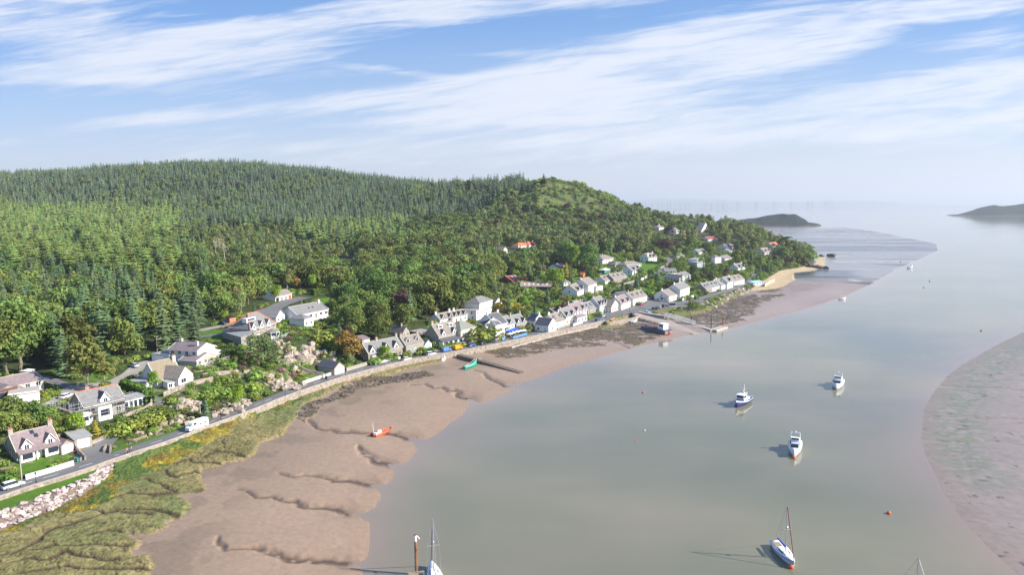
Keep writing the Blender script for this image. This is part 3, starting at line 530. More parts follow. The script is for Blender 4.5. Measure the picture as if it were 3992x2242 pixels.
MT = {
 'jetty': mat('weedy_jetty_stone', (.15, .12, .09), .9, var=.4, scale=1.2), 'maroon': mat('maroon_canvas', (.22, .03, .04), .8), 'white': mat('white_render', (.76, .75, .72), .85, var=.10, scale=.35), 'cream': mat('cream_render', (.62, .57, .46), .85, var=.08, scale=.5), 'shadewhite': mat('shaded_white_render', (.66, .68, .70), .85, var=.08, scale=.5),  # shadewhite: white render with bluish shade painted into its colour
 'stone': mat('grey_stone', (.34, .31, .26), .9, var=.3, scale=2.2, bump=.03), 'pinkstone': mat('pale_pink_stone', (.31, .26, .215), .9, var=.5, scale=1.1, bump=.08, bscale=1.3),
 'slate': mat('grey_slate', (.20, .195, .19), .7, var=.3, scale=1.2, stretch=(1, 1, 4)), 'darkslate': mat('dark_slate', (.10, .10, .115), .65, var=.2, scale=1.4), 'brownslate': mat('brown_slate', (.235, .205, .175), .8, var=.3, scale=1.3),
 'mauve': mat('mauve_slate', (.24, .185, .185), .75, var=.25, scale=1.4), 'tile': mat('weathered_brown_tile', (.25, .205, .14), .9, var=.2, scale=1.8, stretch=(.6, .6, 4)), 'green': mat('green_grey_slate', (.22, .225, .19), .8, var=.15, scale=1.2),
 'orange': mat('orange_tile', (.62, .17, .075), .85, var=.15, scale=1.5), 'red': mat('red_sheet_roof', (.32, .07, .06), .7, var=.15, scale=.8), 'rust': mat('rusty_pink_sheet', (.42, .31, .27), .8, var=.0, scale=.25, col2=(.30, .19, .14)),
 'flat': mat('grey_felt_roof', (.33, .33, .32), .9, var=.12, scale=.6), 'glass': mat('window_glass', (.03, .04, .055), .25, spec=.25), 'frame': mat('white_frame', (.82, .82, .8), .5), 'greenpaint': mat('green_paint', (.05, .28, .2), .6),
 'bluepaint': mat('blue_paint', (.03, .17, .36), .6, var=.1), 'turq': mat('turquoise_paint', (.30, .56, .56), .6), 'brown': mat('brown_paint', (.14, .07, .05), .7), 'wood': mat('weathered_wood', (.33, .25, .17), .85, var=.25, scale=2), 'dark': mat('dark_paint', (.03, .03, .035), .5),
 'pot': mat('terracotta_pot', (.55, .2, .11), .8), 'metal': mat('galvanised_steel', (.5, .51, .52), .45, metal=.6), 'rustmetal': mat('rusted_steel', (.28, .13, .06), .8, var=.35, scale=1.5), 'conc': mat('concrete', (.42, .37, .32), .9, var=.15, scale=.8),
 'tarmac': mat('road_tarmac', (.155, .150, .148), .9, var=.10, scale=.35, bump=.01), 'gravel': mat('pale_gravel', (.30, .27, .24), .95, var=.12, scale=.6), 'line': mat('road_paint', (.7, .7, .68), .8, var=.15, scale=1), 'rope': mat('rope', (.4, .36, .3), .9),
 'black': mat('tyre_rubber', (.015, .015, .016), .8), 'redp': mat('red_plastic', (.75, .06, .03), .4), 'orangep': mat('orange_plastic', (.85, .13, .04), .45), 'skin': mat('skin', (.5, .3, .22), .7),
 'whitegloss': mat('white_gelcoat', (.82, .83, .84), .22, spec=.5), 'navy': mat('navy_gelcoat', (.02, .04, .16), .25, spec=.5), 'canvas': mat('canvas_white', (.75, .72, .66), .9), 'bluecanvas': mat('blue_canvas', (.03, .09, .42), .8), 'lightblue': mat('light_blue_canvas', (.10, .32, .68), .8),
 'hullgreen': mat('green_hull_paint', (.02, .30, .21), .45, var=.15, scale=1), 'hullblue': mat('worn_blue_hull', (.035, .13, .33), .6, scale=.9, col2=(.12, .10, .10)), 'anti': mat('red_antifouling', (.4, .12, .1), .8, var=.2), 'rockp': mat('pink_granite', (.52, .44, .365), .95, var=.0, scale=1.1, col2=(.24, .18, .13), bump=.5, bscale=1.2), 'rockd': mat('dark_shore_rock', (.12, .10, .085), .9, var=.3, scale=.8, bump=.2),
 'boulder': mat('pale_boulder', (.46, .38, .34), .9, var=.25, scale=1, obj_var=.8),
}
PROT = []; FOOT = []; LMK = []
CHT = {}
def boxed(name, m_, par, x0, x1, y0, y1, z0, z1):
    return MB().box(x0, x1, y0, y1, z0, z1).build(name, m_, par)
def window(par, face, u, z, w, h, L, D, frame='frame', name='window', pane='glass', e=.0):
    """face F/B/L/R; u along that face in metres; makes window frame with its pane as a sub-part"""
    f = MB(); t_ = .10
    def put(b, u0, u1, z0, z1, d0, d1):
        if face == 'F': b.box(u0, u1, -d1 - e, -d0 - e, z0, z1)
        elif face == 'B': b.box(u0, u1, D + d0 + e, D + d1 + e, z0, z1)
        elif face == 'L': b.box(-d1 - e, -d0 - e, u0, u1, z0, z1)
        else: b.box(L + d0 + e, L + d1 + e, u0, u1, z0, z1)
    a, b_ = u - w / 2, u + w / 2
    t_ = .07; put(f, a - t_, a, z - t_, z + h + t_, .0, .08); put(f, b_, b_ + t_, z - t_, z + h + t_, .0, .08); put(f, a, b_, z - t_, z, .0, .1); put(f, a, b_, z + h, z + h + t_, .0, .08)
    if w > .9 and pane == 'glass': put(f, u - .04, u + .04, z, z + h, .0, .07)
    o = f.build(name, MT[frame], par); p = MB(); put(p, a, b_, z, z + h, .0, .03); q = p.build('pane' if pane == 'glass' else 'panel', MT[pane], o); return o
def chimney(par, x, y, z0, z1, w=.9, d=.6, m_='stone', pots=2):
    o = MB().box(x - w / 2, x + w / 2, y - d / 2, y + d / 2, z0, z1).box(x - w / 2 - .08, x + w / 2 + .08, y - d / 2 - .08, y + d / 2 + .08, z1 + .002, z1 + .15).build('chimney', MT[m_], par)
    if pots:
        b = MB()
        for i in range(pots): b.bar((x + (i - (pots - 1) / 2) * .42, y, z1 + .15), (x + (i - (pots - 1) / 2) * .42, y, z1 + .7), .15, 8, .12)
        b.build('chimney_pots', MT['pot'], o)
def house(name, label, p0, p1, D, Epx, roof='gable', pitch=40, wall='white', rf='slate', chim=(), gab=(), dorm=(), win=1, sky=(), doors=(), lwin=1, cm='stone', gw=2.2, cat='house', dmat='white', base=None, group=None, over=.3, dcol='brown', rwin=0, bays=(), z_off=0, winw=1.15):
    A = hit(*p0); z0 = A.z + z_off if base is None else base
    a = P(*p0, z0); b = P(*p1, z0); dx, dy = b[0] - a[0], b[1] - a[1]; L = math.hypot(dx, dy); ang = math.atan2(dy, dx)
    depth = float(np.dot(np.array([a[0], a[1], z0 - CAMZ]), F)); E = Epx * depth / FPX * 1.03 if Epx > 0 else -Epx
    root = empty(name, (a[0], a[1], z0), ang); tag(root, label, cat, group)
    rise = (L / 2 if roof == 'cross' else D / 2) * math.tan(R(pitch)) if roof not in ('flat', 'mono') else (D * math.tan(R(pitch)) if roof == 'mono' else 0)
    w = MB(); B = -1.6
    if roof in ('gable',):
        pr = [(0, B), (D, B), (D, E), (D / 2, E + rise), (0, E)]
        w.add([(0, y, z) for y, z in pr] + [(L, y, z) for y, z in pr], [(0, 4, 3, 2, 1), (5, 6, 7, 8, 9), (0, 5, 9, 4), (1, 2, 7, 6), (0, 1, 6, 5), (4, 9, 8, 3), (3, 8, 7, 2)])
    elif roof == 'cross':
        pr = [(0, B), (L, B), (L, E), (L / 2, E + rise), (0, E)]
        w.add([(x, 0, z) for x, z in pr] + [(x, D, z) for x, z in pr], [(0, 1, 2, 3, 4), (9, 8, 7, 6, 5), (0, 4, 9, 5), (1, 6, 7, 2), (0, 5, 6, 1), (4, 3, 8, 9), (3, 2, 7, 8)])
    elif roof == 'mono':
        w.add([(0, 0, B), (L, 0, B), (L, D, B), (0, D, B), (0, 0, E), (L, 0, E), (L, D, E + rise), (0, D, E + rise)], [(3, 2, 1, 0), (4, 5, 6, 7), (0, 1, 5, 4), (1, 2, 6, 5), (2, 3, 7, 6), (3, 0, 4, 7)])
    else: w.box(0, L, 0, D, B, E)
    w.build('wall', MT[wall], root)
    r = MB(); o_ = over; th = .16; tn = math.tan(R(pitch)); lift = .17
    if roof == 'gable':
        r.slab([(-o_ * .6, -o_, E - o_ * tn + lift), (L + o_ * .6, -o_, E - o_ * tn + lift), (L + o_ * .6, D / 2, E + rise + lift), (-o_ * .6, D / 2, E + rise + lift)], th)
        r.slab([(L + o_ * .6, D + o_, E - o_ * tn + lift), (-o_ * .6, D + o_, E - o_ * tn + lift), (-o_ * .6, D / 2, E + rise + lift), (L + o_ * .6, D / 2, E + rise + lift)], th)
    elif roof == 'cross':
        r.slab([(-o_, D + o_ * .6, E - o_ * tn + lift), (-o_, -o_ * .6, E - o_ * tn + lift), (L / 2, -o_ * .6, E + rise + lift), (L / 2, D + o_ * .6, E + rise + lift)], th)
        r.slab([(L + o_, -o_ * .6, E - o_ * tn + lift), (L + o_, D + o_ * .6, E - o_ * tn + lift), (L / 2, D + o_ * .6, E + rise + lift), (L / 2, -o_ * .6, E + rise + lift)], th)
    elif roof == 'hip':
        hm_ = min(L, D) / 2; x0, x1, y0, y1 = -o_, L + o_, -o_, D + o_; zz = E + .02; k_ = (hm_ + o_); rz_ = zz + k_ * tn
        if L >= D: ra, rb = (x0 + k_, D / 2, rz_), (x1 - k_, D / 2, rz_)
        else: ra, rb = (L / 2, y0 + k_, rz_), (L / 2, y1 - k_, rz_)
        if L - D > .01: fs = [(0, 1, 5, 4), (1, 2, 5), (2, 3, 4, 5), (3, 0, 4)]
        else: fs = [(0, 1, 4), (1, 2, 5, 4), (2, 3, 5), (3, 0, 4, 5)]
        r.add([(x0, y0, zz), (x1, y0, zz), (x1, y1, zz), (x0, y1, zz), ra, (rb[0] + .001, rb[1] + .001, rb[2]), (x0, y0, zz - .15), (x1, y0, zz - .15), (x1, y1, zz - .15), (x0, y1, zz - .15)], fs + [(0, 6, 7, 1), (1, 7, 8, 2), (2, 8, 9, 3), (3, 9, 6, 0), (9, 8, 7, 6)])
        rise = k_ * tn
    elif roof == 'mono': r.slab([(-o_, -o_, E + .15 - o_ * tn), (L + o_, -o_, E + .15 - o_ * tn), (L + o_, D + .1, E + rise + .15), (-o_, D + .1, E + rise + .15)], .14)
    else: r.box(-.15, L + .15, -.15, D + .15, E + .002, E + .22)
    ro = r.build('roof', MT[rf], root)
    if roof == 'gable':
        MB().bar((-o_ * .6, D / 2, E + rise + lift), (L + o_ * .6, D / 2, E + rise + lift), .13, 5).build('ridge', MT['orange'] if 'oridge' in sky else MT['conc'], ro)
        if epx_ok(E): # white barge boards / stone skews on both gable ends
            for xx in (-o_ * .6 - .02, L + o_ * .6 - .1):
                b_ = MB()
                for s_, yy0 in ((1, -o_), (-1, D + o_)):
                    q0 = (xx, yy0, E - o_ * tn + lift + .05); q1 = (xx, D / 2, E + rise + lift + .05)
                    b_.add([q0, (xx + .12, q0[1], q0[2]), (xx + .12, q1[1], q1[2]), q1, (q0[0], q0[1], q0[2] - .3), (xx + .12, q0[1], q0[2] - .3), (xx + .12, q1[1], q1[2] - .3), (q1[0], q1[1], q1[2] - .3)], [(0, 1, 2, 3), (7, 6, 5, 4), (0, 4, 5, 1), (1, 5, 6, 2), (2, 6, 7, 3), (3, 7, 4, 0)])
                b_.build('gable_trim', MT['frame' if wall != 'stone' else 'cream'], root)
    if roof in ('gable', 'hip') and E > 2:
        MB().bar((0, -o_ - .02, E - o_ * tn * (roof == 'gable') + .0), (L, -o_ - .02, E - o_ * tn * (roof == 'gable') + .0), .08, 5).build('gutter', MT['frame'], root)
    ridge = E + rise
    for c in chim:
        fu, fv, hh = c[:3]; x, y = fu * L, fv * D
        x = min(max(x, .3), L - .3); rz2 = E + rise - abs(y - D / 2) * tn if roof == 'gable' else E + rise * .6
        chimney(root, x, y, rz2 - .8, max(rz2 + hh, ridge + hh * .5) if roof == 'gable' else ridge + hh, m_=cm, w=c[3] if len(c) > 3 else 1.0)
    for u in gab:   # wall-head gablets, full dormer with its own steep little roof
        x = u * L; hw = gw / 2; zt = E + 1.0; za = zt + hw * 1.35; yb = min((za - E) / tn, D / 2)
        g2 = MB(); yf = -.06
        g2.add([(x - hw, yf, E - .6), (x + hw, yf, E - .6), (x + hw, yf, zt), (x, yf, za), (x - hw, yf, zt), (x - hw, yb, E - .6), (x + hw, yb, E - .6), (x + hw, yb, zt), (x, yb, za), (x - hw, yb, zt)],
               [(0, 1, 2, 3, 4), (9, 8, 7, 6, 5), (0, 4, 9, 5), (1, 6, 7, 2), (3, 2, 7, 8), (4, 3, 8, 9)])
        g2o = g2.build('dormer', MT[dmat], root)
        k2 = MB(); 
        k2.slab([(x - hw - .25, yb, zt - .25), (x - hw - .25, yf - .25, zt - .25), (x, yf - .25, za + .14), (x, yb, za + .14)], .12)
        k2.slab([(x + hw + .25, yf - .25, zt - .25), (x + hw + .25, yb, zt - .25), (x, yb, za + .14), (x, yf - .25, za + .14)], .12)
        k2.build('dormer_roof', MT['darkslate' if rf in ('slate', 'darkslate', 'brownslate', 'green') else rf], g2o)
        t2 = MB()
        for s_ in (-1, 1): t2.bar((x + s_ * (hw + .25), yf - .3, zt - .25), (x, yf - .3, za + .14), .09, 4)
        t2.build('dormer_trim', MT['frame'], g2o)
        w2 = window(root, 'F', x, E - .1, .95, 1.2, L, D, e=.06, name='dormer_window')
    for u in dorm:  # small box dormers standing on the slope
        x = u * L; hw = .85; y0 = D * .16; zb = E + y0 * tn - .05; zt = zb + 1.45; yb = min(y0 + 1.5 / tn, D / 2)
        g2 = MB().box(x - hw, x + hw, y0, yb, zb - .3, zt).build('dormer', MT['frame'], root)
        k2 = MB(); za = zt + .55
        k2.add([(x - hw - .15, y0 - .2, zt), (x + hw + .15, y0 - .2, zt), (x + hw + .15, yb + .1, zt), (x - hw - .15, yb + .1, zt), (x, y0 + .5, za), (x, yb + .1, za)], [(0, 1, 4), (1, 2, 5, 4), (3, 0, 4, 5), (2, 3, 5), (3, 2, 1, 0)]).build('dormer_roof', MT[rf], g2)
        MB().box(x - hw + .2, x + hw - .2, y0 - .04, y0 + .01, zb + .25, zt - .2).build('pane', MT['glass'], g2)
    for (u, v) in [q for q in sky if q != 'oridge']:
        x = u * L; y = v * D; z = E + y * tn + lift + .04
        MB().slab([(x - .45, y - .4, z - .4 * tn), (x + .45, y - .4, z - .4 * tn), (x + .45, y + .4, z + .4 * tn), (x - .45, y + .4, z + .4 * tn)], .06).build('skylight', MT['glass'], root)
    # ground and upper floor openings along the front
    if win:
        floors = 2 if E > 4.4 else 1; n = max(2, int(L / 2.9)); dn = set(doors) if doors else {n // 2}
        for fl_ in range(floors):
            for i in range(n):
                u = (i + .5) * L / n; zb = .9 + fl_ * 2.6
                if zb + 1.3 > E: zb = E - 1.6
                if fl_ == 0 and i in dn and cat == 'house':
                    window(root, 'F', u, .05, .95, 2.0, L, D, name='door', pane=dcol)
                elif zb > .2: window(root, 'F', u, zb, winw, 1.15, L, D)
    if lwin:
        floors = 2 if (E > 4.4 or (roof == 'gable' and rise > 2.5 and E > 3)) else 1
        for fl_ in range(floors):
            for i in range(1 if D < 8 else 2):
                u = (i + .5) * D / (1 if D < 8 else 2) if fl_ == 0 else D * (.5 if E < 4.4 else (.3 + .4 * i))
                zb = .9 + fl_ * 2.5
                if fl_ == 0 or i == 0 or E > 4.4: window(root, 'L', u, zb, .8, 1.1, L, D)
    if rwin:
        for i in range(rwin): window(root, 'R', (i + .5) * D / rwin, 1.0, 1.0, 1.2, L, D)
    for u in bays:
        x = u * L; b2 = MB().add([(x - 1.4, -.003, .1), (x - .9, -.9, .1), (x + .9, -.9, .1), (x + 1.4, -.003, .1), (x - 1.4, -.003, 2.6), (x - .9, -.9, 2.6), (x + .9, -.9, 2.6), (x + 1.4, -.003, 2.6)], [(0, 1, 5, 4), (1, 2, 6, 5), (2, 3, 7, 6), (4, 5, 6, 7)]).build('bay_window', MT['frame'], root)
        MB().box(x - .7, x + .7, -.93, -.905, .9, 2.2).build('pane', MT['glass'], b2)
        MB().add([(x - 1.55, 0, 2.62), (x - 1, -1.05, 2.62), (x + 1, -1.05, 2.62), (x + 1.55, 0, 2.62), (x - .8, 0, 3.2), (x + .8, 0, 3.2)], [(0, 1, 4), (1, 2, 5, 4), (2, 3, 5), (3, 2, 1, 0)]).build('bay_roof', MT[rf], b2)
    ca, sa = math.cos(ang), math.sin(ang); xs = []; ys = []
    for x, y in ((0, 0), (L, 0), (L, D), (0, D)):
        for z in (0, E, ridge):
            X = a[0] + x * ca - y * sa; Y = a[1] + x * sa + y * ca; q = proj(X, Y, z0 + z); xs.append(float(q[0])); ys.append(float(q[1]))
    PROT.append((min(xs), min(ys) , max(xs), max(ys), depth)); FOOT.append((a[0] + (L * ca - D * sa) / 2, a[1] + (L * sa + D * ca) / 2, ang, L / 2, D / 2))
    LMK.append(((min(xs) + max(xs)) / 2, (min(ys) + max(ys)) / 2, label)); CHT[name + str(p0)] = root
    return root, L, D, E, z0
def epx_ok(E): return E > 2
H = house
# --- left shore houses
r1, L1, D1, E1, z1 = H('cottage', 'two-gablet stone cottage with mauve roof behind the white garden wall', (68,1806), (232,1762), 7.2, 44, pitch=44, wall='stone', rf='mauve', chim=((0, .5, 1.3), (1, .5, 1.3)), gab=(.24, .8), gw=2.1, win=0, sky=((.56, .3), (.5, .42)), dcol='white')
for u in (.2, .8):
    x = u * L1; b = MB().box(x - 1.5, x + 1.5, -1.3, -.01, 0, 2.3).build('bay_window', MT['frame'], r1); MB().box(x - 1.1, x + 1.1, -1.34, -1.305, .7, 2.0).build('pane', MT['glass'], b)
window(r1, 'F', L1 * .52, .05, 1.0, 2.1, L1, D1, name='door', pane='frame')
MB().slab([(-.1, -1.7, 2.32), (L1 + .1, -1.7, 2.32), (L1 + .1, 0, 2.95), (-.1, 0, 2.95)], .12).build('verandah_roof', MT['mauve'], r1)
for u in (.42, .62):
    MB().box(u * L1 - .15, u * L1 + .15, -1.5, -1.2, 0, 2.3).build('porch_post', MT['frame'], r1)
H('cottage_wing', 'low dark slate wing behind the two-gablet stone cottage', (88,1752), (128,1742), 5, 30, pitch=35, wall='stone', rf='darkslate', win=0, lwin=0, cat='outbuilding')
def doors_row(r, L, n, m_, w=2.3, h=2.05, nm='garage_door', u0=0, u1=1):
    for i in range(n):
        u = L * (u0 + (u1 - u0) * (i + .5) / n); MB().box(u - w / 2, u + w / 2, -.06, -.002, .02, h).build(nm, MT[m_ if isinstance(m_, str) else m_[i]], r)
g, L, D, E, z = H('garage', 'small stone garage with brown pitched roof beside the two-gablet cottage', (240,1776), (290,1760), 6, 34, roof='cross', pitch=38, wall='stone', rf='mauve', win=0, lwin=0, cat='garage'); doors_row(g, L, 1, 'frame', L * .8, 2.3)
g, L, D, E, z = H('garage', 'flat-roofed stone garage with wide white door beside the driveway', (293,1754), (360,1738), 7, 38, roof='mono', pitch=4, wall='stone', rf='flat', win=0, lwin=0, cat='garage'); doors_row(g, L, 1, 'frame', L * .72, 2.4)
# house under scaffolding
r2, L2, D2, E2, z2 = H('scaffolded_house', 'grey slate-roofed house wrapped in scaffolding with octagonal conservatory', (330,1646), (490,1606), 8, 58, pitch=40, wall='stone', rf='slate', gab=(.52,), gw=2.8, chim=((.35, .75, .8),), sky=('oridge',), dcol='turq')
b = MB().box(L2 * .42 - 1.9, L2 * .42 + 1.9, -1.9, -.01, -.4, 4.0).build('bay_window', MT['frame'], r2); MB().box(L2 * .42 - 1.2, L2 * .42 + 1.2, -1.95, -1.905, 1.0, 2.7).build('pane', MT['glass'], b)
def octo(par, cx, cy, z0, r, h, rh, wallm='frame', roofm='canvas', nm='conservatory', n=8):
    ring = lambda rr, z: [(cx + rr * math.cos(2 * math.pi * (i + .5) / n), cy + rr * math.sin(2 * math.pi * (i + .5) / n), z) for i in range(n)]
    o = MB().loft([ring(r, z0 - 1), ring(r, z0 + h)]).build(nm, MT[wallm], par)
    MB().loft([ring(r + .02, z0 + h * .38), ring(r + .02, z0 + h * .85)], False).build('pane', MT['glass'], o)
    b2 = MB(); rg = ring(r + .25, z0 + h); 
    b2.add(rg + [(cx, cy, z0 + h + rh)], [(i, (i + 1) % n, n) for i in range(n)] + [tuple(range(n))[::-1]]).build('conservatory_roof', MT[roofm], o)
    b3 = MB()
    for i in range(n): b3.box(rg[i][0] * .98 + cx * .02 - .08, rg[i][0] * .98 + cx * .02 + .08, rg[i][1] * .98 + cy * .02 - .08, rg[i][1] * .98 + cy * .02 + .08, z0, z0 + h)
    b3.loft([ring(r + .05, z0 + h - .12), ring(r + .05, z0 + h - .01)]); b3.build('frame', MT['frame'], o); return o
octo(r2, -1.0, 0.2, 0, 2.7, 2.3, 1.5)
sr = MB().box(L2 + .01, L2 + 7, 1.0, 6.5, -1, 3.0).build('sun_room', MT['frame'], r2); MB().box(L2 + .2, L2 + 7.3, .6, 6.8, 3.003, 3.25).build('sun_room_roof', MT['flat'], sr)
for k in range(5): MB().box(L2 + .5 + k * 1.3, L2 + 1.4 + k * 1.3, .96, .995, .3, 2.5).build('pane', MT['glass'], sr)
sc = empty('scaffolding', r2.location, r2.rotation_euler.z); tag(sc, 'steel scaffolding with plank decks around the grey slate house', 'scaffolding')
po = MB(); pk = MB(); fx = [(-3.9 + i * 2.3) for i in range(int((L2 + 5.5) / 2.3) + 1)]
for x in fx:
    for y in (-1.0, -2.3):
        if abs(x - L2 * .42) < 2.1 and y > -1.9: continue
        po.bar((x, y, -1), (x, y, 6.6 if (int(x) % 2) else 5.9), .06, 5)
    po.bar((x, -2.45, 3.9), (x, -.4, 3.9), .05, 4); po.bar((x, -2.45, 1.9), (x, -.9, 1.9), .05, 4)
for y in (-1.5, 1.5, 4.5, 7.5, 9.5):
    for x in (-3.9, -3.0): po.bar((x, y, -1), (x, y, 6.4), .06, 5)
for z in (2.0, 3.0, 4.0, 5.0, 6.0):
    po.bar((fx[0] - .4, -2.35, z), (fx[-1] + .4, -2.35, z), .05, 4); po.bar((-3.95, -2.4, z), (-3.95, 9.7, z), .05, 4)
for i in range(0, len(fx) - 1, 2): po.bar((fx[i], -2.4, 0), (fx[i + 1], -2.4, 5.8), .05, 4)
pk.box(fx[0] - .5, fx[-1] + .5, -2.25, -1.1, 3.95, 4.02); pk.box(fx[0], L2 * .42 - 2.1, -2.25, -1.1, 1.95, 2.02); pk.box(-3.85, -3.05, -1, 9.8, 3.96, 4.03)
po.build('pole', MT['metal'], sc); pk.build('plank_deck', MT['wood'], sc)
# far-left bungalow
r0, L, D, E, z = H('bungalow', 'long brown-roofed bungalow at the far left edge above a white garage block', (-45,1560), (172,1510), 9, 32, pitch=24, wall='cream', rf='mauve', win=1, lwin=0, dcol='white', doors=(9,))
g, L, D, E, z = H('porch_extension', 'gabled brown-panelled extension opening onto the roof terrace at the far left edge', (-20,1570), (95,1545), 7, 34, roof='cross', pitch=22, wall='stone', rf='mauve', win=0, lwin=0, cat='extension')
MB().box(L * .15, L * .85, -.06, -.01, .2, 2.2).build('glazing', MT['glass'], g); MB().box(L * .2, L * .8, -.07, -.012, 2.35, 3.3).build('panel', MT['brown'], g)
g, L, D, E, z = H('garage_block', 'white flat-topped garage block with roof terrace below the long bungalow', (35,1583), (153,1567), 7.5, 38, roof='flat', wall='white', rf='conc', win=0, lwin=0, cat='garage'); doors_row(g, L, 1, 'frame', 2.6, 2.2, u0=.6, u1=1); doors_row(g, L, 1, 'dark', 2.2, 1.6, u0=.05, u1=.55)
MB().box(0, L, -.12, 0.0, E + .22, E + .55).build('parapet', MT['white'], g)
# steep tiled house on the rocks
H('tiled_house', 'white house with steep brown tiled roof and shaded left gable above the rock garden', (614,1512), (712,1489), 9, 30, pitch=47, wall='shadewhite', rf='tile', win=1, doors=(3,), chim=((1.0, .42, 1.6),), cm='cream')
H('house_wing', 'white gabled wing with large window on the right of the steep tiled house', (697,1512), (754,1490), 8, 34, roof='cross', pitch=42, wall='white', rf='brownslate', win=0, lwin=0, cat='extension'); rw = list(CHT.values())[-1]
window(rw, 'F', 2.4, 1.1, 2.2, 1.3, 5, 8)
pr_, L, D, E, z = H('patio_cover', 'grey glazed patio roof over brick terrace beside the steep tiled house', (655,1519), (697,1509), 2.6, 25, roof='mono', pitch=8, wall='frame', rf='flat', win=1, lwin=0, cat='porch', doors=(9,))
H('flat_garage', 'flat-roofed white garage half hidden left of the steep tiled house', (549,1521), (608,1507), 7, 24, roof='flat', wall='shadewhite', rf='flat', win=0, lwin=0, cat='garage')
# white two-storey villa
r4, L, D, E, z = H('villa', 'white two-storey villa with low brown roof and two white chimneys', (662,1412), (773,1420), 8.5, 50, pitch=24, wall='white', rf='mauve', lwin=0, rwin=2, chim=((.12, .5, 1.0, 1.3), (.8, .3, 1.4, 1.3)), cm='white', over=.5, doors=(1,), dcol='glass')
g, L, D, E, z = H('villa_extension', 'single-storey extension with slate-hung side and awning in front of the white villa', (699,1432), (768,1436), 12, 27, pitch=15, wall='conc', rf='mauve', win=0, lwin=0, rwin=4, cat='extension')
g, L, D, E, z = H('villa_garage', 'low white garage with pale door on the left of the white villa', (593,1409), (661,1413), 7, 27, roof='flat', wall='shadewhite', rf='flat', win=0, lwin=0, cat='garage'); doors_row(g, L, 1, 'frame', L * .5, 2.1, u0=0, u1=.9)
H('conservatory', 'small white conservatory on the right end of the white villa', (835,1400), (858,1392), 4, 26, roof='hip', pitch=25, wall='frame', rf='canvas', win=1, lwin=1, cat='conservatory', doors=(9,), winw=1.6)
# big stone house with orange ridges
r5, L5, D5, E5, z5 = H('stone_house', 'large stone house with orange-ridged hipped roof and three white gablets', (977,1334), (1078,1306), 10, 48, roof='hip', pitch=45, wall='pinkstone', rf='slate', gab=(.15, .45, .72), gw=2.0, bays=(.2,), doors=(1,))
MB().box(L5 * .08, L5 * .42, 2.4, 4.6, E5 + 2.2, E5 + 3.9).build('flat_dormer', MT['frame'], r5); MB().box(L5 * .12, L5 * .38, 2.36, 2.395, E5 + 2.9, E5 + 3.6).build('pane', MT['glass'], r5)
rb = MB(); k5 = (D5 / 2 + .3); zz5 = E5 + .05
for (cx, cy, ex) in ((-.3, -.3, 1), (-.3, D5 + .3, 1), (L5 + .3, -.3, -1), (L5 + .3, D5 + .3, -1)): rb.bar((cx, cy, zz5), (cx + ex * k5, D5 / 2, zz5 + k5), .16, 5)
rb.bar((-.3 + k5, D5 / 2, zz5 + k5), (L5 + .3 - k5, D5 / 2, zz5 + k5), .16, 5); rb.build('ridge_tiles', MT['orange'], r5)
octo(r5, L5 * .68, -2.2, 0, 2.4, 2.5, 1.2, roofm='slate')
H('lean_to', 'grey-roofed low stone extension on the left of the orange-ridged stone house', (868,1316), (941,1338), 6, 22, roof='mono', pitch=14, wall='stone', rf='flat', lwin=0, cat='extension', doors=(9,))
g, L, D, E, z = H('shed', 'small red-brown timber shed beside the lane left of the orange-ridged stone house', (896,1260), (920,1256), 3, 20, roof='mono', pitch=6, wall='pot', rf='dark', win=0, lwin=0, cat='shed')
# white long house on the slope
H('white_house', 'long white house with grey slate roof and glazed front on the wooded slope', (1160,1254), (1281,1228), 10, 25, pitch=32, wall='white', rf='slate', chim=((.93, .45, 1.2),), cm='white', sky=((.5, .25), (.62, .25)), winw=1.8)
H('pavilion', 'square white pavilion with hipped slate roof at the corner of the long white house', (1187,1277), (1222,1267), 7.5, 31, roof='hip', pitch=24, wall='white', rf='slate', win=1, lwin=0, cat='extension', doors=(9,))
H('gabled_wing', 'white gabled wing with slate roof on the left of the long white house', (1077,1263), (1111,1250), 10, 23, roof='cross', pitch=32, wall='white', rf='slate', lwin=0, cat='extension', doors=(9,))
g, L, D, E, z = H('garage', 'four-door white garage with brown-grey roof up the tarmac drive', (1074,1177), (1138,1163), 7, 19, pitch=30, wall='white', rf='brownslate', win=0, lwin=0, cat='garage'); doors_row(g, L, 4, ['dark', 'metal', 'metal', 'orangep'], L / 5.6, 1.9)
g, L, D, E, z = H('garage', 'roadside garage with dark slate roof and white door below the pink rocks', (1304,1464), (1344,1452), 8.5, 26, roof='cross', pitch=36, wall='conc', rf='darkslate', win=0, lwin=0, cat='garage'); doors_row(g, L, 1, 'frame', L * .82, 2.2)
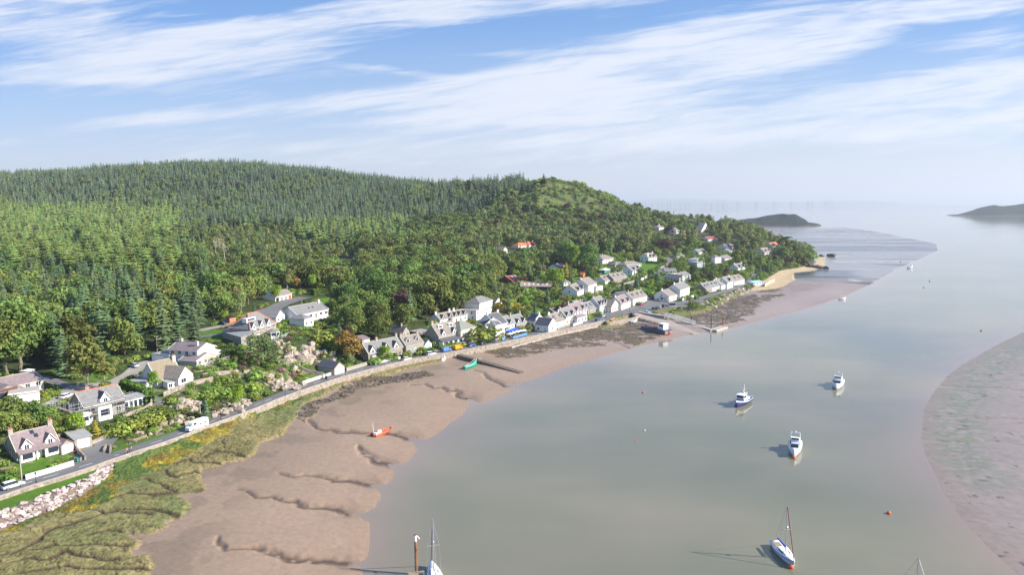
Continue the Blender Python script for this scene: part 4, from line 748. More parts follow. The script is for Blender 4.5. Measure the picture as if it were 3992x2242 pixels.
# --- village front row
H('cottage_row', 'grey stone cottage row with three white-trimmed gablets at the left end of the village', (1437,1415), (1570,1386), 7.5, 36, pitch=44, wall='pinkstone', rf='slate', gab=(.13, .52, .82), gw=2.6, dmat='cream', chim=((0, .5, 1.2), (.4, .5, 1.2), (1, .5, 1.2)), bays=(.13,), dcol='turq')
H('cottage', 'plain stone cottage with two small pyramid dormers beside the three-gablet row', (1584,1384), (1652,1369), 7.5, 34, pitch=42, wall='stone', rf='brownslate', dorm=(.22, .75), chim=((0, .5, 1.2), (1, .5, .9)), dcol='turq')
g, L, D, E, z = H('garage', 'tiny white garage with turquoise doors between stone cottages', (1656,1365), (1683,1358), 6, 20, roof='cross', pitch=38, wall='white', rf='darkslate', win=0, lwin=0, cat='garage'); doors_row(g, L, 1, 'turq', L * .75, 1.9)
rC, LC, DC, EC, zC = H('tea_room', 'tall stone house with white box dormers and long glazed porch facing the road', (1711,1352), (1792,1334), 9, 40, pitch=46, wall='stone', rf='brownslate', gab=(.25, .75), gw=2.2, chim=((0, .5, 1.3), (1, .5, 1.3)), win=0)
for u in (.28, .78):
    d_ = MB().box(u * LC - 1.3, u * LC + 1.3, 2.5, 4.3, EC + 2.6, EC + 4.2).build('box_dormer', MT['frame'], rC); MB().box(u * LC - 1, u * LC + 1, 2.46, 2.495, EC + 3.1, EC + 3.9).build('pane', MT['glass'], d_)
pc = MB().box(0, LC, -2.6, -.01, -.5, 2.3).build('porch', MT['frame'], rC); MB().slab([(-.3, -3.0, 2.35), (LC + .3, -3.0, 2.35), (LC + .3, 0, 3.5), (-.3, 0, 3.5)], .12).build('porch_roof', MT['darkslate'], pc)
for k in range(4): MB().box(LC * (.06 + .24 * k), LC * (.22 + .24 * k), -2.65, -2.61, .8, 2.0).build('pane', MT['glass'], pc)
H('hip_house', 'square cream two-storey house with hipped green-grey roof and arched windows', (1797,1340), (1857,1324), 9.5, 50, roof='hip', pitch=35, wall='cream', rf='green', chim=((.1, .8, .9),))
H('cottage_row', 'long white cottage row with five little gablets standing behind the front row', (1716,1271), (1822,1249), 6.5, 24, pitch=36, wall='white', rf='brownslate', gab=(.12, .38, .58, .74, .92), gw=1.5, chim=((0, .5, 1), (.5, .5, 1.2), (.66, .5, 1.2)), cm='white')
H('flat_block', 'white flat-roofed block at the foot of the tall hipped white house', (1857,1251), (1893,1240), 9, 38, roof='flat', wall='white', rf='conc', cat='extension', doors=(9,))
H('tall_white_house', 'tall white house with grey hipped roof standing above the inn', (1870,1243), (1921,1226), 9, 58, roof='hip', pitch=30, wall='white', rf='slate', base=None)
g, L, D, E, z = H('boat_shed', 'little white shed with blue double doors under the trees', (1930,1201), (1958,1196), 6, 20, roof='cross', pitch=40, wall='shadewhite', rf='tile', win=0, lwin=0, cat='shed'); doors_row(g, L, 1, 'bluepaint', L * .6, 2.3)
rG, LG, DG, EG, zG = H('inn', 'big white gabled inn with slate roof facing the road', (1933,1326), (1977,1314), 10.5, 58, pitch=40, wall='white', rf='darkslate', chim=((.05, .5, 1), (.95, .5, 1)), cm='white')
rI, LI, DI, EI, zI = H('inn_annexe', 'lower white annexe of the inn with dormer above a blue awning', (1978,1313), (2006,1303), 8, 44, pitch=40, wall='white', rf='slate', gab=(.5,), gw=1.7)
H('inn_rear_wing', 'white slate-roofed rear wing on the left of the inn', (1864,1302), (1894,1313), 8, 46, pitch=35, wall='white', rf='darkslate', lwin=0, cat='extension', doors=(9,), chim=((.5, .5, 1),))
aw = MB().slab([(-2, -3.2, 2.5), (LI + .5, -3.2, 2.5), (LI + .5, -.12, 3.3), (-2, -.12, 3.3)], .06).build('awning', MT['bluecanvas'], rI)
H('stone_cottage', 'grey stone cottage with two tall gablets and ivy beside the inn', (2014,1293), (2053,1282), 8, 27, pitch=44, wall='pinkstone', rf='slate', gab=(.2, .78), gw=2.2, dmat='cream', chim=((.02, .5, 1.2), (.98, .5, 1.2)))
H('white_cottage', 'white cottage with dark roof and white chimney tucked behind the gable-end cottage', (2052,1273), (2083,1278), 7.5, 25, pitch=38, wall='white', rf='darkslate', lwin=0, chim=((.9, .5, 1.1, 1.4),), cm='white')
H('white_cottage', 'white cottage with near-black roof showing its gable end to the wall', (2085,1291), (2139,1297), 7.5, 26, pitch=38, wall='white', rf='darkslate', lwin=0, dcol='turq', rwin=1)
H('white_cottage', 'white cottage with two white dormers and broad white end chimneys', (2165,1281), (2205,1268), 8, 23, pitch=42, wall='white', rf='brownslate', dorm=(.2, .8), chim=((0, .5, 1.2, 1.4), (1, .5, 1.2, 1.4)), cm='white', dcol='turq')
H('gabled_house', 'cream house with twin gablets and corner bay in the middle of the row', (2207,1268), (2241,1257), 8, 31, pitch=44, wall='cream', rf='slate', gab=(.2, .8), gw=1.9, dmat='cream', bays=(.72,), chim=((.02, .5, 1),))
H('white_house', 'tall white house with mauve roof behind a brown-roofed shop extension', (2241,1254), (2287,1240), 8.5, 36, pitch=42, wall='white', rf='mauve', gab=(.25, .78), gw=1.9, chim=((0, .5, 1.5), (1, .5, 1.2)))
H('shop_extension', 'single-storey white shop extension with brown roof and low white wall', (2250,1262), (2289,1250), 4, 20, roof='hip', pitch=30, wall='white', rf='mauve', cat='extension', lwin=0, winw=1.6)
H('small_house', 'small grey house with box dormers and tiny porch between taller white houses', (2291,1238), (2323,1228), 8, 27, pitch=42, wall='pinkstone', rf='slate', dorm=(.3, .75), chim=((0, .5, 1),))
H('gabled_house', 'white house with three sharp white gablets and wide shaded side gable', (2338,1223), (2368,1214), 9.5, 30, pitch=42, wall='white', rf='slate', gab=(.15, .5, .85), gw=1.9, chim=((.05, .5, 1),), bays=(.7,))
g, L, D, E, z = H('hall', 'low cream hall with dark roof and three windows in its gable', (2383,1219), (2413,1209), 13, 22, roof='cross', pitch=32, wall='cream', rf='brownslate', cat='hall', doors=(9,), lwin=0)
H('white_cottage', 'white cottage with mauve roof and two gablets near the open forecourt', (2423,1210), (2458,1197), 8.5, 24, pitch=42, wall='white', rf='mauve', gab=(.25, .8), gw=1.8, chim=((.03, .5, .8),), cm='white')
H('long_white_cottage', 'long white cottage with three dormers at the right end of the front row', (2467,1193), (2522,1179), 9, 26, pitch=38, wall='white', rf='brownslate', dorm=(.2, .55, .85), chim=((.1, .5, 1.3), (.55, .5, 1.3), (.98, .5, 1.3)))
# --- upper village
H('white_house', 'tall white house with wide gable and brown roof above the front row', (2294,1150), (2325,1139), 11, 36, pitch=34, wall='white', rf='brownslate', chim=((.0, .5, .8),), cm='white')
H('flat_annexe', 'white flat-topped annexe with balcony beside the wide-gabled white house', (2326,1144), (2350,1138), 7, 24, roof='flat', wall='white', rf='conc', cat='extension', doors=(9,))
H('gabled_house', 'low white house with twin dark-cheeked gablets left of the wide-gabled house', (2250,1164), (2279,1150), 10, 26, pitch=36, wall='white', rf='brownslate', gab=(.25, .75), gw=2.0, dmat='cream', chim=((.0, .5, .8), (1, .5, 1)), cm='stone')
H('summerhouse', 'white garden summerhouse with faceted grey roof', (2198,1117), (2223,1114), 5, 13, roof='hip', pitch=35, wall='frame', rf='slate', cat='summerhouse', doors=(9,), winw=.8)
rW, L, D, E, z = H('long_shed', 'long shed with rusty pink sheet roof below the red-roofed barn', (2030,1129), (2147,1129), 10, 12, pitch=24, wall='dark', rf='rust', win=0, lwin=0, cat='shed')
for k in range(6): x = L * (.1 + .15 * k); MB().slab([(x, 1.5, E + 1.5 * math.tan(R(24)) + .2), (x + .9, 1.5, E + 1.5 * math.tan(R(24)) + .2), (x + .9, 3.2, E + 3.2 * math.tan(R(24)) + .2), (x, 3.2, E + 3.2 * math.tan(R(24)) + .2)], .04).build('roof_light', MT['canvas'], rW)
rX, L, D, E, z = H('barn', 'dark red sheet-roofed barn with rows of white roof lights', (1998,1107), (2063,1098), 13, 10, pitch=24, wall='brown', rf='red', win=0, lwin=0, cat='barn')
for k in range(6):
    for y in (1.4, 3.8): x = L * (.16 + .13 * k) + .5 * y; MB().slab([(x, y, E + y * math.tan(R(24)) + .2), (x + .8, y, E + y * math.tan(R(24)) + .2), (x + .8, y + 1.6, E + (y + 1.6) * math.tan(R(24)) + .2), (x, y + 1.6, E + (y + 1.6) * math.tan(R(24)) + .2)], .04).build('roof_light', MT['canvas'], rX)
H('small_cottage', 'small white cottage with brown roof and conservatory top among trees', (2170,1058), (2202,1047), 7, 14, pitch=30, wall='white', rf='mauve')
H('hip_house', 'two-storey white house with dark hipped roof and front balconies', (2349,1034), (2391,1027), 11, 22, roof='hip', pitch=26, wall='white', rf='brownslate', over=.7, chim=((.5, .5, .8),))
H('bungalow', 'left half of the dark hip-roofed bungalow beside the lawns', (2398,1044), (2440,1041), 9, 11, roof='hip', pitch=24, wall='white', rf='brownslate', over=.6)
H('bungalow', 'right half of the dark hip-roofed bungalow beside the lawns', (2438,1047), (2500,1040), 10, 12, roof='hip', pitch=25, wall='white', rf='brownslate', over=.6, chim=((.35, .5, .8),))
H('white_house', 'white house with bright orange chimneys at the top of the lane', (2528,1025), (2561,1021), 9, 19, pitch=38, wall='white', rf='brownslate', gab=(.35, .75), gw=2.0, chim=((.1, .2, 1.6, 1.3), (.95, .5, .8)), cm='white')
H('gabled_house', 'white house with paired gablets and glass porch halfway up the lane', (2465,1082), (2495,1070), 9.5, 24, pitch=38, wall='white', rf='slate', gab=(.3, .8), gw=2.0, dmat='cream', chim=((.0, .5, .8),))
H('stone_terrace', 'stone terrace with three white dormers beside the lane', (2392,1106), (2444,1096), 8, 17, pitch=40, wall='pinkstone', rf='brownslate', dorm=(.2, .5, .85), chim=((0, .5, 1), (.5, .5, 1), (1, .5, 1)))
H('small_cottage', 'small stone-fronted cottage with white gable left of the stone terrace', (2359,1112), (2390,1104), 8.5, 15, pitch=38, wall='white', rf='brownslate', dorm=(.3, .8), chim=((0, .5, .8), (1, .5, .8)))
H('orange_roof_house', 'white house with bright orange hipped roofs alone in the woods', (2020,975), (2062,972), 9, 15, roof='hip', pitch=32, wall='white', rf='orange', chim=((.95, .5, .8),))
H('orange_roof_wing', 'right wing of the bright orange-roofed white house in the woods', (2063,973), (2103,968), 9, 16, roof='hip', pitch=32, wall='white', rf='orange', cat='extension', doors=(9,), chim=((.7, .5, .8),))
g, L, D, E, z = H('garage', 'small garage with green doors left of the bright orange-roofed house', (1962,987), (1978,985), 6, 12, roof='cross', pitch=35, wall='cream', rf='brownslate', win=0, lwin=0, cat='garage'); doors_row(g, L, 1, 'greenpaint', L * .6, 2)
H('bungalow', 'white slate-roofed bungalow with dark glazed front above the village square', (2594,1069), (2637,1068), 7, 11, pitch=28, wall='white', rf='slate', lwin=0, winw=1.9, doors=(9,))
H('white_house', 'broad white house with grey roof above the harbour hotel', (2648,1100), (2692,1088), 9, 17, pitch=28, wall='white', rf='slate', chim=((.05, .5, .8),), cm='white')
H('white_wing', 'lower left wing of the broad white house above the harbour hotel', (2590,1091), (2648,1099), 7, 12, pitch=28, wall='white', rf='slate', lwin=0, cat='extension', doors=(9,))
H('hotel', 'three-storey white harbour hotel with slate roof and two end chimneys', (2651,1169), (2688,1155), 9, 38, pitch=36, wall='white', rf='slate', chim=((.05, .5, 1.1, 1.4), (.6, .5, 1.1)), cm='white')
H('hotel_wing', 'lower white wing of the harbour hotel beside the car park', (2606,1179), (2651,1168), 10, 23, pitch=34, wall='white', rf='brownslate', cat='extension', chim=((.0, .5, 1),), cm='white', doors=(9,))
H('small_cottage', 'small white cottage with pale grey roof left of the shop', (2550,1167), (2580,1168), 8, 13, roof='cross', pitch=28, wall='white', rf='slate', lwin=0)
g, L, D, E, z = H('shop', 'low white village shop with open front and pale awning', (2572,1174), (2605,1176), 6, 13, roof='mono', pitch=14, wall='white', rf='slate', cat='shop', lwin=0, doors=(9,), winw=1.5)
H('terrace_cottage', 'stone cottage with two dormers at the near end of the far terrace', (2753,1144), (2776,1138), 9, 15, pitch=40, wall='pinkstone', rf='slate', dorm=(.3, .8), chim=((0, .5, 1), (1, .5, 1)))
H('terrace_cottage', 'white cottage with dormers second along the far terrace', (2777,1138), (2804,1131), 8, 17, pitch=40, wall='white', rf='slate', dorm=(.3, .8), chim=((1, .5, 1),), cm='white')
H('terrace_cottage', 'white cottage third along the far terrace with shaded gable', (2812,1131), (2833,1125), 9, 18, pitch=42, wall='white', rf='slate', dorm=(.5,), chim=((0, .5, 1),), cm='white')
H('terrace_cottage', 'tall white fourth house in the far terrace', (2835,1128), (2858,1120), 8, 26, pitch=40, wall='white', rf='slate', gab=(.5,), chim=((1, .5, .8),))
H('terrace_cottage', 'last white cottage of the far terrace with large dark roof', (2862,1115), (2902,1105), 9, 17, pitch=38, wall='white', rf='brownslate', dorm=(.3, .7), chim=((0, .5, 1),), cm='white')
H('white_house', 'white house with dark gablets alone above the sandy beach road', (2877,1061), (2906,1055), 8, 15, pitch=40, wall='white', rf='slate', gab=(.3, .8), chim=((.0, .5, 1), (1, .5, 1)), cm='white')
rQ, L, D, E, z = H('tower_house', 'round-fronted white house with dark base and pointed grey roof', (2787,1037), (2811,1035), 7, 32, roof='hip', pitch=28, wall='white', rf='slate', doors=(9,)); MB().box(-.08, L + .08, -.14, -.02, 0, 2.4).build('dark_plinth', MT['dark'], rQ)
H('hillside_house', 'wide brown-roofed white house right of the round-fronted house', (2826,1022), (2854,1018), 10, 12, pitch=28, wall='white', rf='mauve')
H('flat_house', 'flat-roofed modern white house with dark balcony openings', (2718,1037), (2743,1030), 9, 24, roof='flat', wall='white', rf='flat', doors=(9,))
H('flat_house', 'low flat-roofed left part of the modern white house', (2685,1032), (2717,1037), 8, 12, roof='flat', wall='shadewhite', rf='flat', doors=(9,), lwin=0, cat='extension')
H('hillside_house', 'small slate-roofed white house on the terrace above the flat-roofed house', (2724,993), (2752,989), 9, 9, pitch=30, wall='white', rf='slate')
H('hillside_house', 'brown-roofed bungalow with white gable high on the right slope', (2836,976), (2866,972), 11, 12, pitch=26, wall='white', rf='mauve')
H('hillside_house', 'grey-roofed bungalow just below the brown-roofed bungalow', (2843,990), (2864,985), 9, 9, pitch=26, wall='white', rf='slate')
H('hillside_house', 'red-roofed white bungalow high on the wooded slope', (2760,941), (2799,939), 10, 9, pitch=24, wall='white', rf='red')
H('hillside_house', 'white chalet with pale gable just below the skyline trees', (2734,906), (2766,903), 8, 6, roof='cross', pitch=36, wall='white', rf='slate')
H('hillside_house', 'narrow tall white house with dark roof high in the trees', (2628,918), (2650,915), 8, 20, roof='hip', pitch=30, wall='white', rf='slate', chim=((.1, .5, 1),), cm='white')
H('hillside_house', 'small white house with purple-grey hipped roof furthest up the slope', (2569,898), (2590,896), 8, 9, roof='hip', pitch=34, wall='white', rf='mauve', chim=((.6, .5, 1.8),), cm='white')
H('hillside_house', 'brown-roofed cream house with gablets near the end of the headland', (2980,1001), (3005,996), 8, 17, pitch=42, wall='cream', rf='mauve', gab=(.3, .8), chim=((0, .5, 1), (.3, .5, 1)), cm='white')
H('hillside_house', 'house with orange roof among pines at the tip of the headland', (3010,966), (3036,962), 8, 9, pitch=34, wall='white', rf='orange')
g, L, D, E, z = H('beach_hut', 'low green-roofed hut behind the sandy beach', (2938,1112), (2978,1108), 5, 9, roof='mono', pitch=10, wall='white', rf='turq', cat='hut', lwin=0, doors=(9,))
H('small_cottage', 'small dark-roofed stone cottage standing behind the stone cottages', (1569,1317), (1597,1308), 8, 17, roof='cross', pitch=40, wall='stone', rf='darkslate', lwin=0, chim=((.5, .3, 1),), doors=(9,))
H('brown_house', 'low red-brown flat-roofed house behind the plain stone cottage', (1632,1317), (1675,1308), 6, 19, roof='flat', wall='brown', rf='flat', lwin=0, doors=(9,))
H('outbuilding', 'small white outbuilding behind the left end of the three-gablet row', (1414,1341), (1441,1336), 5, 16, roof='mono', pitch=10, wall='white', rf='mauve', win=0, lwin=0, chim=(), cat='outbuilding')
H('workshop', 'low grey-roofed workshop behind the house with three sharp gablets', (2250,1196), (2297,1190), 9, 10, pitch=16, wall='white', rf='flat', lwin=0, cat='workshop', doors=(9,))
H('shed', 'dark slate shed behind the two-dormer white cottage', (2158,1232), (2183,1227), 5, 15, pitch=30, wall='dark', rf='darkslate', win=0, lwin=0, cat='shed')
H('rear_house', 'dark slate roof of a low house behind the mauve-roofed white cottage', (2417,1166), (2456,1160), 8, 10, pitch=26, wall='white', rf='darkslate', lwin=0, doors=(9,))
H('greenhouse', 'small green-framed garden hut below the balconied hip house', (2357,1067), (2379,1063), 5, 13, roof='hip', pitch=22, wall='greenpaint', rf='canvas', cat='hut', doors=(9,), lwin=0)
H('shed', 'tiny orange-red garden shed above the grey-roofed summerhouse', (2273,1081), (2282,1079), 2.5, 9, roof='cross', pitch=40, wall='orange', rf='orange', win=0, lwin=0, cat='shed')
H('hillside_house', 'white house partly hidden left of the flat-roofed modern house', (2640,1010), (2668,1006), 8, 9, pitch=28, wall='white', rf='slate')
bs, L, D, E, z = H('bus_shelter', 'open white bus shelter with hipped grey roof on the green', (2606,1195), (2636,1195), 3, 13, roof='hip', pitch=25, wall='frame', rf='slate', cat='bus shelter', win=0, lwin=0)
MB().box(.4, L - .4, -.06, -.02, .8, 2.0).build('pane', MT['glass'], bs)
# ------------------------------------------------------------------ roads, walls, jetties, rocks
def ribbon(name, left, right, z, m_, kind='structure', uvz=None):
    n = min(len(left), len(right)); vs = []
    for a, b in zip(left[:n], right[:n]): vs += [(a[0], a[1], z), (b[0], b[1], z)]
    o = simple_mesh(name, vs, [(2 * i, 2 * i + 1, 2 * i + 3, 2 * i + 2) for i in range(n - 1)], m_)
    if kind: o['kind'] = kind
    return o
def resample(pts, step):
    p = [np.array(q, float) for q in pts]; out = [p[0]]; 
    for a, b in zip(p[:-1], p[1:]):
        n = max(1, int(np.linalg.norm(b[:2] - a[:2]) / step))
        for k in range(1, n + 1): out.append(a + (b - a) * k / n)
    return out
def smoothline(pts, it=2):
    p = [np.array(q, float) for q in pts]
    for _ in range(it):
        o = [p[0]]
        for a, b in zip(p[:-1], p[1:]): o += [a * .75 + b * .25, a * .25 + b * .75]
        p = o + [p[-1]]
    return p
RLs = resample(smoothline(RL), 2.0); RUs = resample(smoothline(RU), 2.0)
def nearest_on(line, q):
    d, t = dist_line(np.array([q[0]]), np.array([q[1]]), [tuple(a[:2]) for a in line]); return float(d[0])
# quads between nearest stations
ra = np.array([a[:2] for a in RLs]); rbn = np.array([a[:2] for a in RUs]); vs = []
wid = []
for a in ra:
    j = np.argmin(((rbn - a) ** 2).sum(1)); b = rbn[j]; vs += [(*(a + (b - a) * .0), HR + .06), (*b, HR + .06)]; wid.append(np.linalg.norm(b - a))
o = simple_mesh('road', vs, [(2 * i, 2 * i + 2, 2 * i + 3, 2 * i + 1) for i in range(len(ra) - 1)], MT['tarmac']); o['kind'] = 'structure'
mk = MB(); acc_ = 0
for i in range(len(ra) - 1):
    c0 = (np.array(vs[2 * i][:2]) + np.array(vs[2 * i + 1][:2])) / 2; c1 = (np.array(vs[2 * i + 2][:2]) + np.array(vs[2 * i + 3][:2])) / 2
    if i % 3 == 0 and i < 130: 
        d = (c1 - c0); l = np.linalg.norm(d)
        if l < .5: continue
        d /= l; n_2 = np.array([-d[1], d[0]]) * .09; c1 = c0 + d * 3.2
        mk.add([(*(c0 - n_2), HR + .072), (*(c1 - n_2), HR + .072), (*(c1 + n_2), HR + .072), (*(c0 + n_2), HR + .072)], [(0, 1, 2, 3)])
o = mk.build('road_markings', MT['line']); o['kind'] = 'structure'
def wall_line(name, label, pts, z0f, z1f, th, m_, cat='wall', cop=None, step=2.0, group=None, jit=.0):
    """free-standing or retaining wall following a world line; z0f/z1f give bottom and top"""
    p = resample(pts, step); L_ = []; 
    for i, q in enumerate(p):
        a = p[max(0, i - 1)][:2]; b = p[min(len(p) - 1, i + 1)][:2]; d = b - a; d = d / (np.linalg.norm(d) + 1e-9); n_2 = np.array([-d[1], d[0]]) * th / 2
        z0, z1 = z0f(q), z1f(q) + rnd.uniform(-jit, jit); L_.append([(*(q[:2] - n_2 * 1.5), z0), (*(q[:2] - n_2), z1), (*(q[:2] + n_2), z1), (*(q[:2] + n_2), z0)])
    w = MB().loft(L_); o = w.build(name, MT[m_]); tag(o, label, cat, group)
    if cop:
        C_ = [[(a[1][0] * 1.0 + (a[1][0] - a[2][0]) * .08, a[1][1] + (a[1][1] - a[2][1]) * .08, a[1][2] + .003), (a[2][0] + (a[2][0] - a[1][0]) * .08, a[2][1] + (a[2][1] - a[1][1]) * .08, a[1][2] + .003), (a[2][0] + (a[2][0] - a[1][0]) * .08, a[2][1] + (a[2][1] - a[1][1]) * .08, a[1][2] + .13), (a[1][0] + (a[1][0] - a[2][0]) * .08, a[1][1] + (a[1][1] - a[2][1]) * .08, a[1][2] + .13)] for a in L_]
        MB().loft(C_).build('coping', MT[cop], o)
    return o
seaw = [q - 0 for q in smoothline(PL([(-560,2122),(-250,2027),(0,1944),(142,1895),(300,1850),(494,1779),(674,1721),(800,1670),(987,1603),(1113,1549),(1229,1510),(1348,1469),(1509,1428),(1611,1403),(1749,1379),(1887,1354),(1957,1339),(2100,1309),(2199,1287),(2309,1263),(2360,1251)], HR))]
wall_line('sea_wall', 'long rubble stone sea wall between the coast road and the mud', seaw, lambda q: -.3, lambda q: 4.42, .42, 'pinkstone', cop='conc', jit=.03)
wall_line('revetment', 'sloping stone wall around the small village green by the slipway', smoothline(PL([(2361,1252),(2366,1259),(2420,1249),(2480,1238),(2494,1226)], 3.9)), lambda q: -.3, lambda q: 4.1, .8, 'pinkstone')
wall_line('ledge', 'pale timber-edged ledge along the foot of the sea wall', smoothline(PL([(1992,1356),(2100,1328),(2200,1303),(2300,1280),(2337,1273)], 1.9)), lambda q: .5, lambda q: 2.3, 1.4, 'conc', cat='ledge')
def gl(px, off=0): return [np.array(hit(*p)[:2]) for p in px]
zf0 = lambda q: float(Hf(q[0], q[1])) - .8
def zf(h): return lambda q: float(Hf(q[0], q[1])) + h
WALLS = [('garden_wall', 'bright white garden wall in front of the two-gablet cottage', [(100,1872),(200,1843),(287,1815)], 1.2, 'white', 'wall'),
 ('garden_wall', 'short white-ended wall beside the bins and driveway', [(288,1740),(310,1770),(334,1795)], 1.1, 'pinkstone', 'wall'),
 ('garden_wall', 'curved stone planter wall at the foot of the steep driveway', [(405,1765),(415,1745),(432,1748),(430,1768)], .9, 'pinkstone', 'wall'),
 ('garden_wall', 'stone retaining wall along the steep driveway', [(358,1735),(400,1715),(440,1690),(480,1668),(520,1645)], 1.0, 'pinkstone', 'wall'),
 ('garden_wall', 'curved stone terrace wall below the glazed sun room', [(480,1640),(520,1622),(560,1610),(590,1590),(592,1572)], 1.6, 'pinkstone', 'wall'),
 ('garden_wall', 'stone terrace wall under the steep tiled house', [(636,1548),(700,1520),(760,1500),(830,1485)], 1.4, 'pinkstone', 'wall'),
 ('garden_wall', 'pinkish stone wall through the middle of the rock garden', [(790,1470),(850,1462),(900,1458),(950,1470)], 1.2, 'pinkstone', 'wall'),
 ('garden_wall', 'pale stone wall zigzagging down from the lawn to the road garage', [(1085,1420),(1140,1425),(1200,1455),(1262,1466)], 1.3, 'pinkstone', 'wall'),
 ('garden_wall', 'cream battlemented wall along the road left of the road garage', [(1178,1500),(1230,1482),(1270,1470),(1302,1459)], 1.1, 'cream', 'wall'),
 ('garden_wall', 'grey stone roadside wall right of the road garage', [(1350,1449),(1390,1437),(1430,1425)], 1.4, 'stone', 'wall'),
 ('garden_wall', 'low white wall in front of the three-gablet cottage row', [(1462,1420),(1520,1407),(1560,1399)], .9, 'white', 'wall'),
 ('garden_wall', 'stone wall and steps climbing the bluff below the stone house', [(1075,1385),(1100,1362),(1130,1342)], 1.2, 'pinkstone', 'wall'),
 ('garden_wall', 'white wall round the garden of the hipped cream house', [(1800,1345),(1860,1330),(1915,1318)], 1.2, 'pinkstone', 'wall'),
 ('garden_wall', 'stone forecourt wall beside the ivy-covered cottage', [(2056,1296),(2076,1290),(2074,1284)], 1.0, 'pinkstone', 'wall'),
 ('garden_wall', 'rubble wall in front of the two-dormer white cottage', [(2172,1286),(2200,1278),(2222,1270)], .9, 'pinkstone', 'wall'),
 ('garden_wall', 'low white wall in front of the brown-roofed shop extension', [(2234,1272),(2252,1266),(2270,1261)], 1.2, 'white', 'wall'),
 ('garden_wall', 'stone wall along the left side of the lane uphill', [(2395,1122),(2430,1112),(2475,1098)], 1.3, 'pinkstone', 'wall'),
 ('garden_wall', 'curved dark stone wall round the bend of the lane', [(2452,1125),(2450,1135),(2470,1143),(2510,1150),(2560,1160)], 1.4, 'stone', 'wall'),
 ('garden_wall', 'pale wall beside the hedge at the top of the lane', [(2530,1066),(2560,1055),(2580,1045),(2600,1035)], 1.4, 'pinkstone', 'wall'),
 ('garden_wall', 'white wall below the glass-porched house on the lane', [(2490,1098),(2505,1092),(2525,1080)], 1.6, 'white', 'wall'),
 ('garden_wall', 'long white wall on the right of the harbour hotel', [(2660,1173),(2680,1168),(2703,1160)], 1.6, 'white', 'wall'),
 ('garden_wall', 'tall concrete wall holding back the sand beach', [(2980,1118),(2984,1117),(3000,1106),(3020,1098)], 2.6, 'conc', 'wall')]
for nm, lb, pts, hh, m_, c in WALLS: wall_line(nm, lb, gl(pts), zf0, zf(hh), .4, m_, step=3, group='garden walls')
def drape(name, pts, w, m_, dz=.10, kind='structure', px=True, extra=None):
    p = [np.array(hit(*q)[:2]) for q in pts] if px else [np.array(q) for q in pts]
    p = resample(smoothline(p, 2), 1.6); vs = []; nn = 4
    for i, q in enumerate(p):
        d = p[min(len(p) - 1, i + 1)] - p[max(0, i - 1)]; d /= np.linalg.norm(d) + 1e-9; n_2 = np.array([-d[1], d[0]])
        zc = [float(Hf(*(q + n_2 * w * (k / nn - .5)))) for k in range(nn + 1)]; zm = max(zc)
        for k in range(nn + 1): s = q + n_2 * w * (k / nn - .5); vs.append((s[0], s[1], max(zc[k], zm - .35) + dz))
    m1 = nn + 1; fs = [(i * m1 + k, (i + 1) * m1 + k, (i + 1) * m1 + k + 1, i * m1 + k + 1) for i in range(len(p) - 1) for k in range(nn)]
    o = simple_mesh(name, vs, [f[::-1] for f in fs], m_); o['kind'] = kind; DR.append(([tuple(q) for q in p[::2]], w / 2)); return o
DR = []
def patch(name, pts, m_, cell=1.2, dz=.09):
    w = [tuple(hit(*q)[:2]) for q in pts]; xs = [a[0] for a in w]; ys = [a[1] for a in w]
    X, Y = np.meshgrid(np.arange(min(xs), max(xs), cell), np.arange(min(ys), max(ys), cell)); ins = inside(X.ravel(), Y.ravel(), w).reshape(X.shape)
    Zz = Hf(X, Y) + dz; ix = np.arange(X.size).reshape(X.shape); k = ins[:-1, :-1] | ins[1:, 1:] | ins[1:, :-1] | ins[:-1, 1:]
    q = np.stack([ix[:-1, :-1][k], ix[:-1, 1:][k], ix[1:, 1:][k], ix[1:, :-1][k]], 1)
    o = grid_mesh(name, np.stack([X.ravel(), Y.ravel(), Zz.ravel()], 1), q, None, m_); o['kind'] = 'structure'; PATCHES.append(w); return o
PATCHES = []
drape('driveway', [(355,1795),(380,1770),(405,1735),(450,1700),(500,1672),(540,1650),(585,1630),(612,1600),(600,1565),(575,1550),(570,1530)], 4.2, MT['tarmac'])
patch('forecourt', [(300,1770),(360,1742),(400,1750),(405,1775),(440,1768),(350,1800),(290,1812)], MT['tarmac'], .6)
patch('courtyard', [(118,1605),(158,1590),(215,1555),(270,1505),(330,1510),(370,1520),(300,1540),(270,1560),(240,1580),(190,1600),(150,1612)], MT['gravel'], .8)
drape('driveway', [(310,1512),(380,1505),(450,1490),(505,1465),(540,1430),(575,1415),(600,1412),(640,1418)], 5, MT['gravel'])
drape('driveway', [(270,1508),(240,1500),(180,1475),(120,1465)], 3.5, MT['tarmac'])
drape('driveway', [(770,1315),(810,1312),(860,1305),(900,1300),(960,1285),(1010,1270)], 4, MT['tarmac'])
drape('driveway', [(775,1290),(830,1280),(880,1268),(930,1262),(980,1270)], 4.5, MT['gravel'])
drape('driveway', [(1040,1215),(1075,1200),(1110,1185),(1150,1172),(1190,1160)], 8, MT['tarmac'])
drape('driveway', [(1075,1200),(1090,1225),(1110,1232),(1150,1225)], 5, MT['tarmac'])
patch('village_square', [(2300,1246),(2365,1221),(2414,1210),(2475,1194),(2524,1181),(2530,1168),(2552,1172),(2606,1182),(2650,1178),(2700,1170),(2735,1162),(2745,1172),(2735,1182),(2690,1192),(2640,1198),(2580,1202),(2540,1212),(2495,1219),(2448,1226)], MT['tarmac'], 1.2)
drape('lane', [(2540,1175),(2500,1155),(2462,1138),(2448,1122),(2462,1105),(2500,1090),(2530,1080),(2560,1068),(2590,1050),(2608,1030),(2615,1015),(2600,1005)], 5.5, MT['tarmac'])
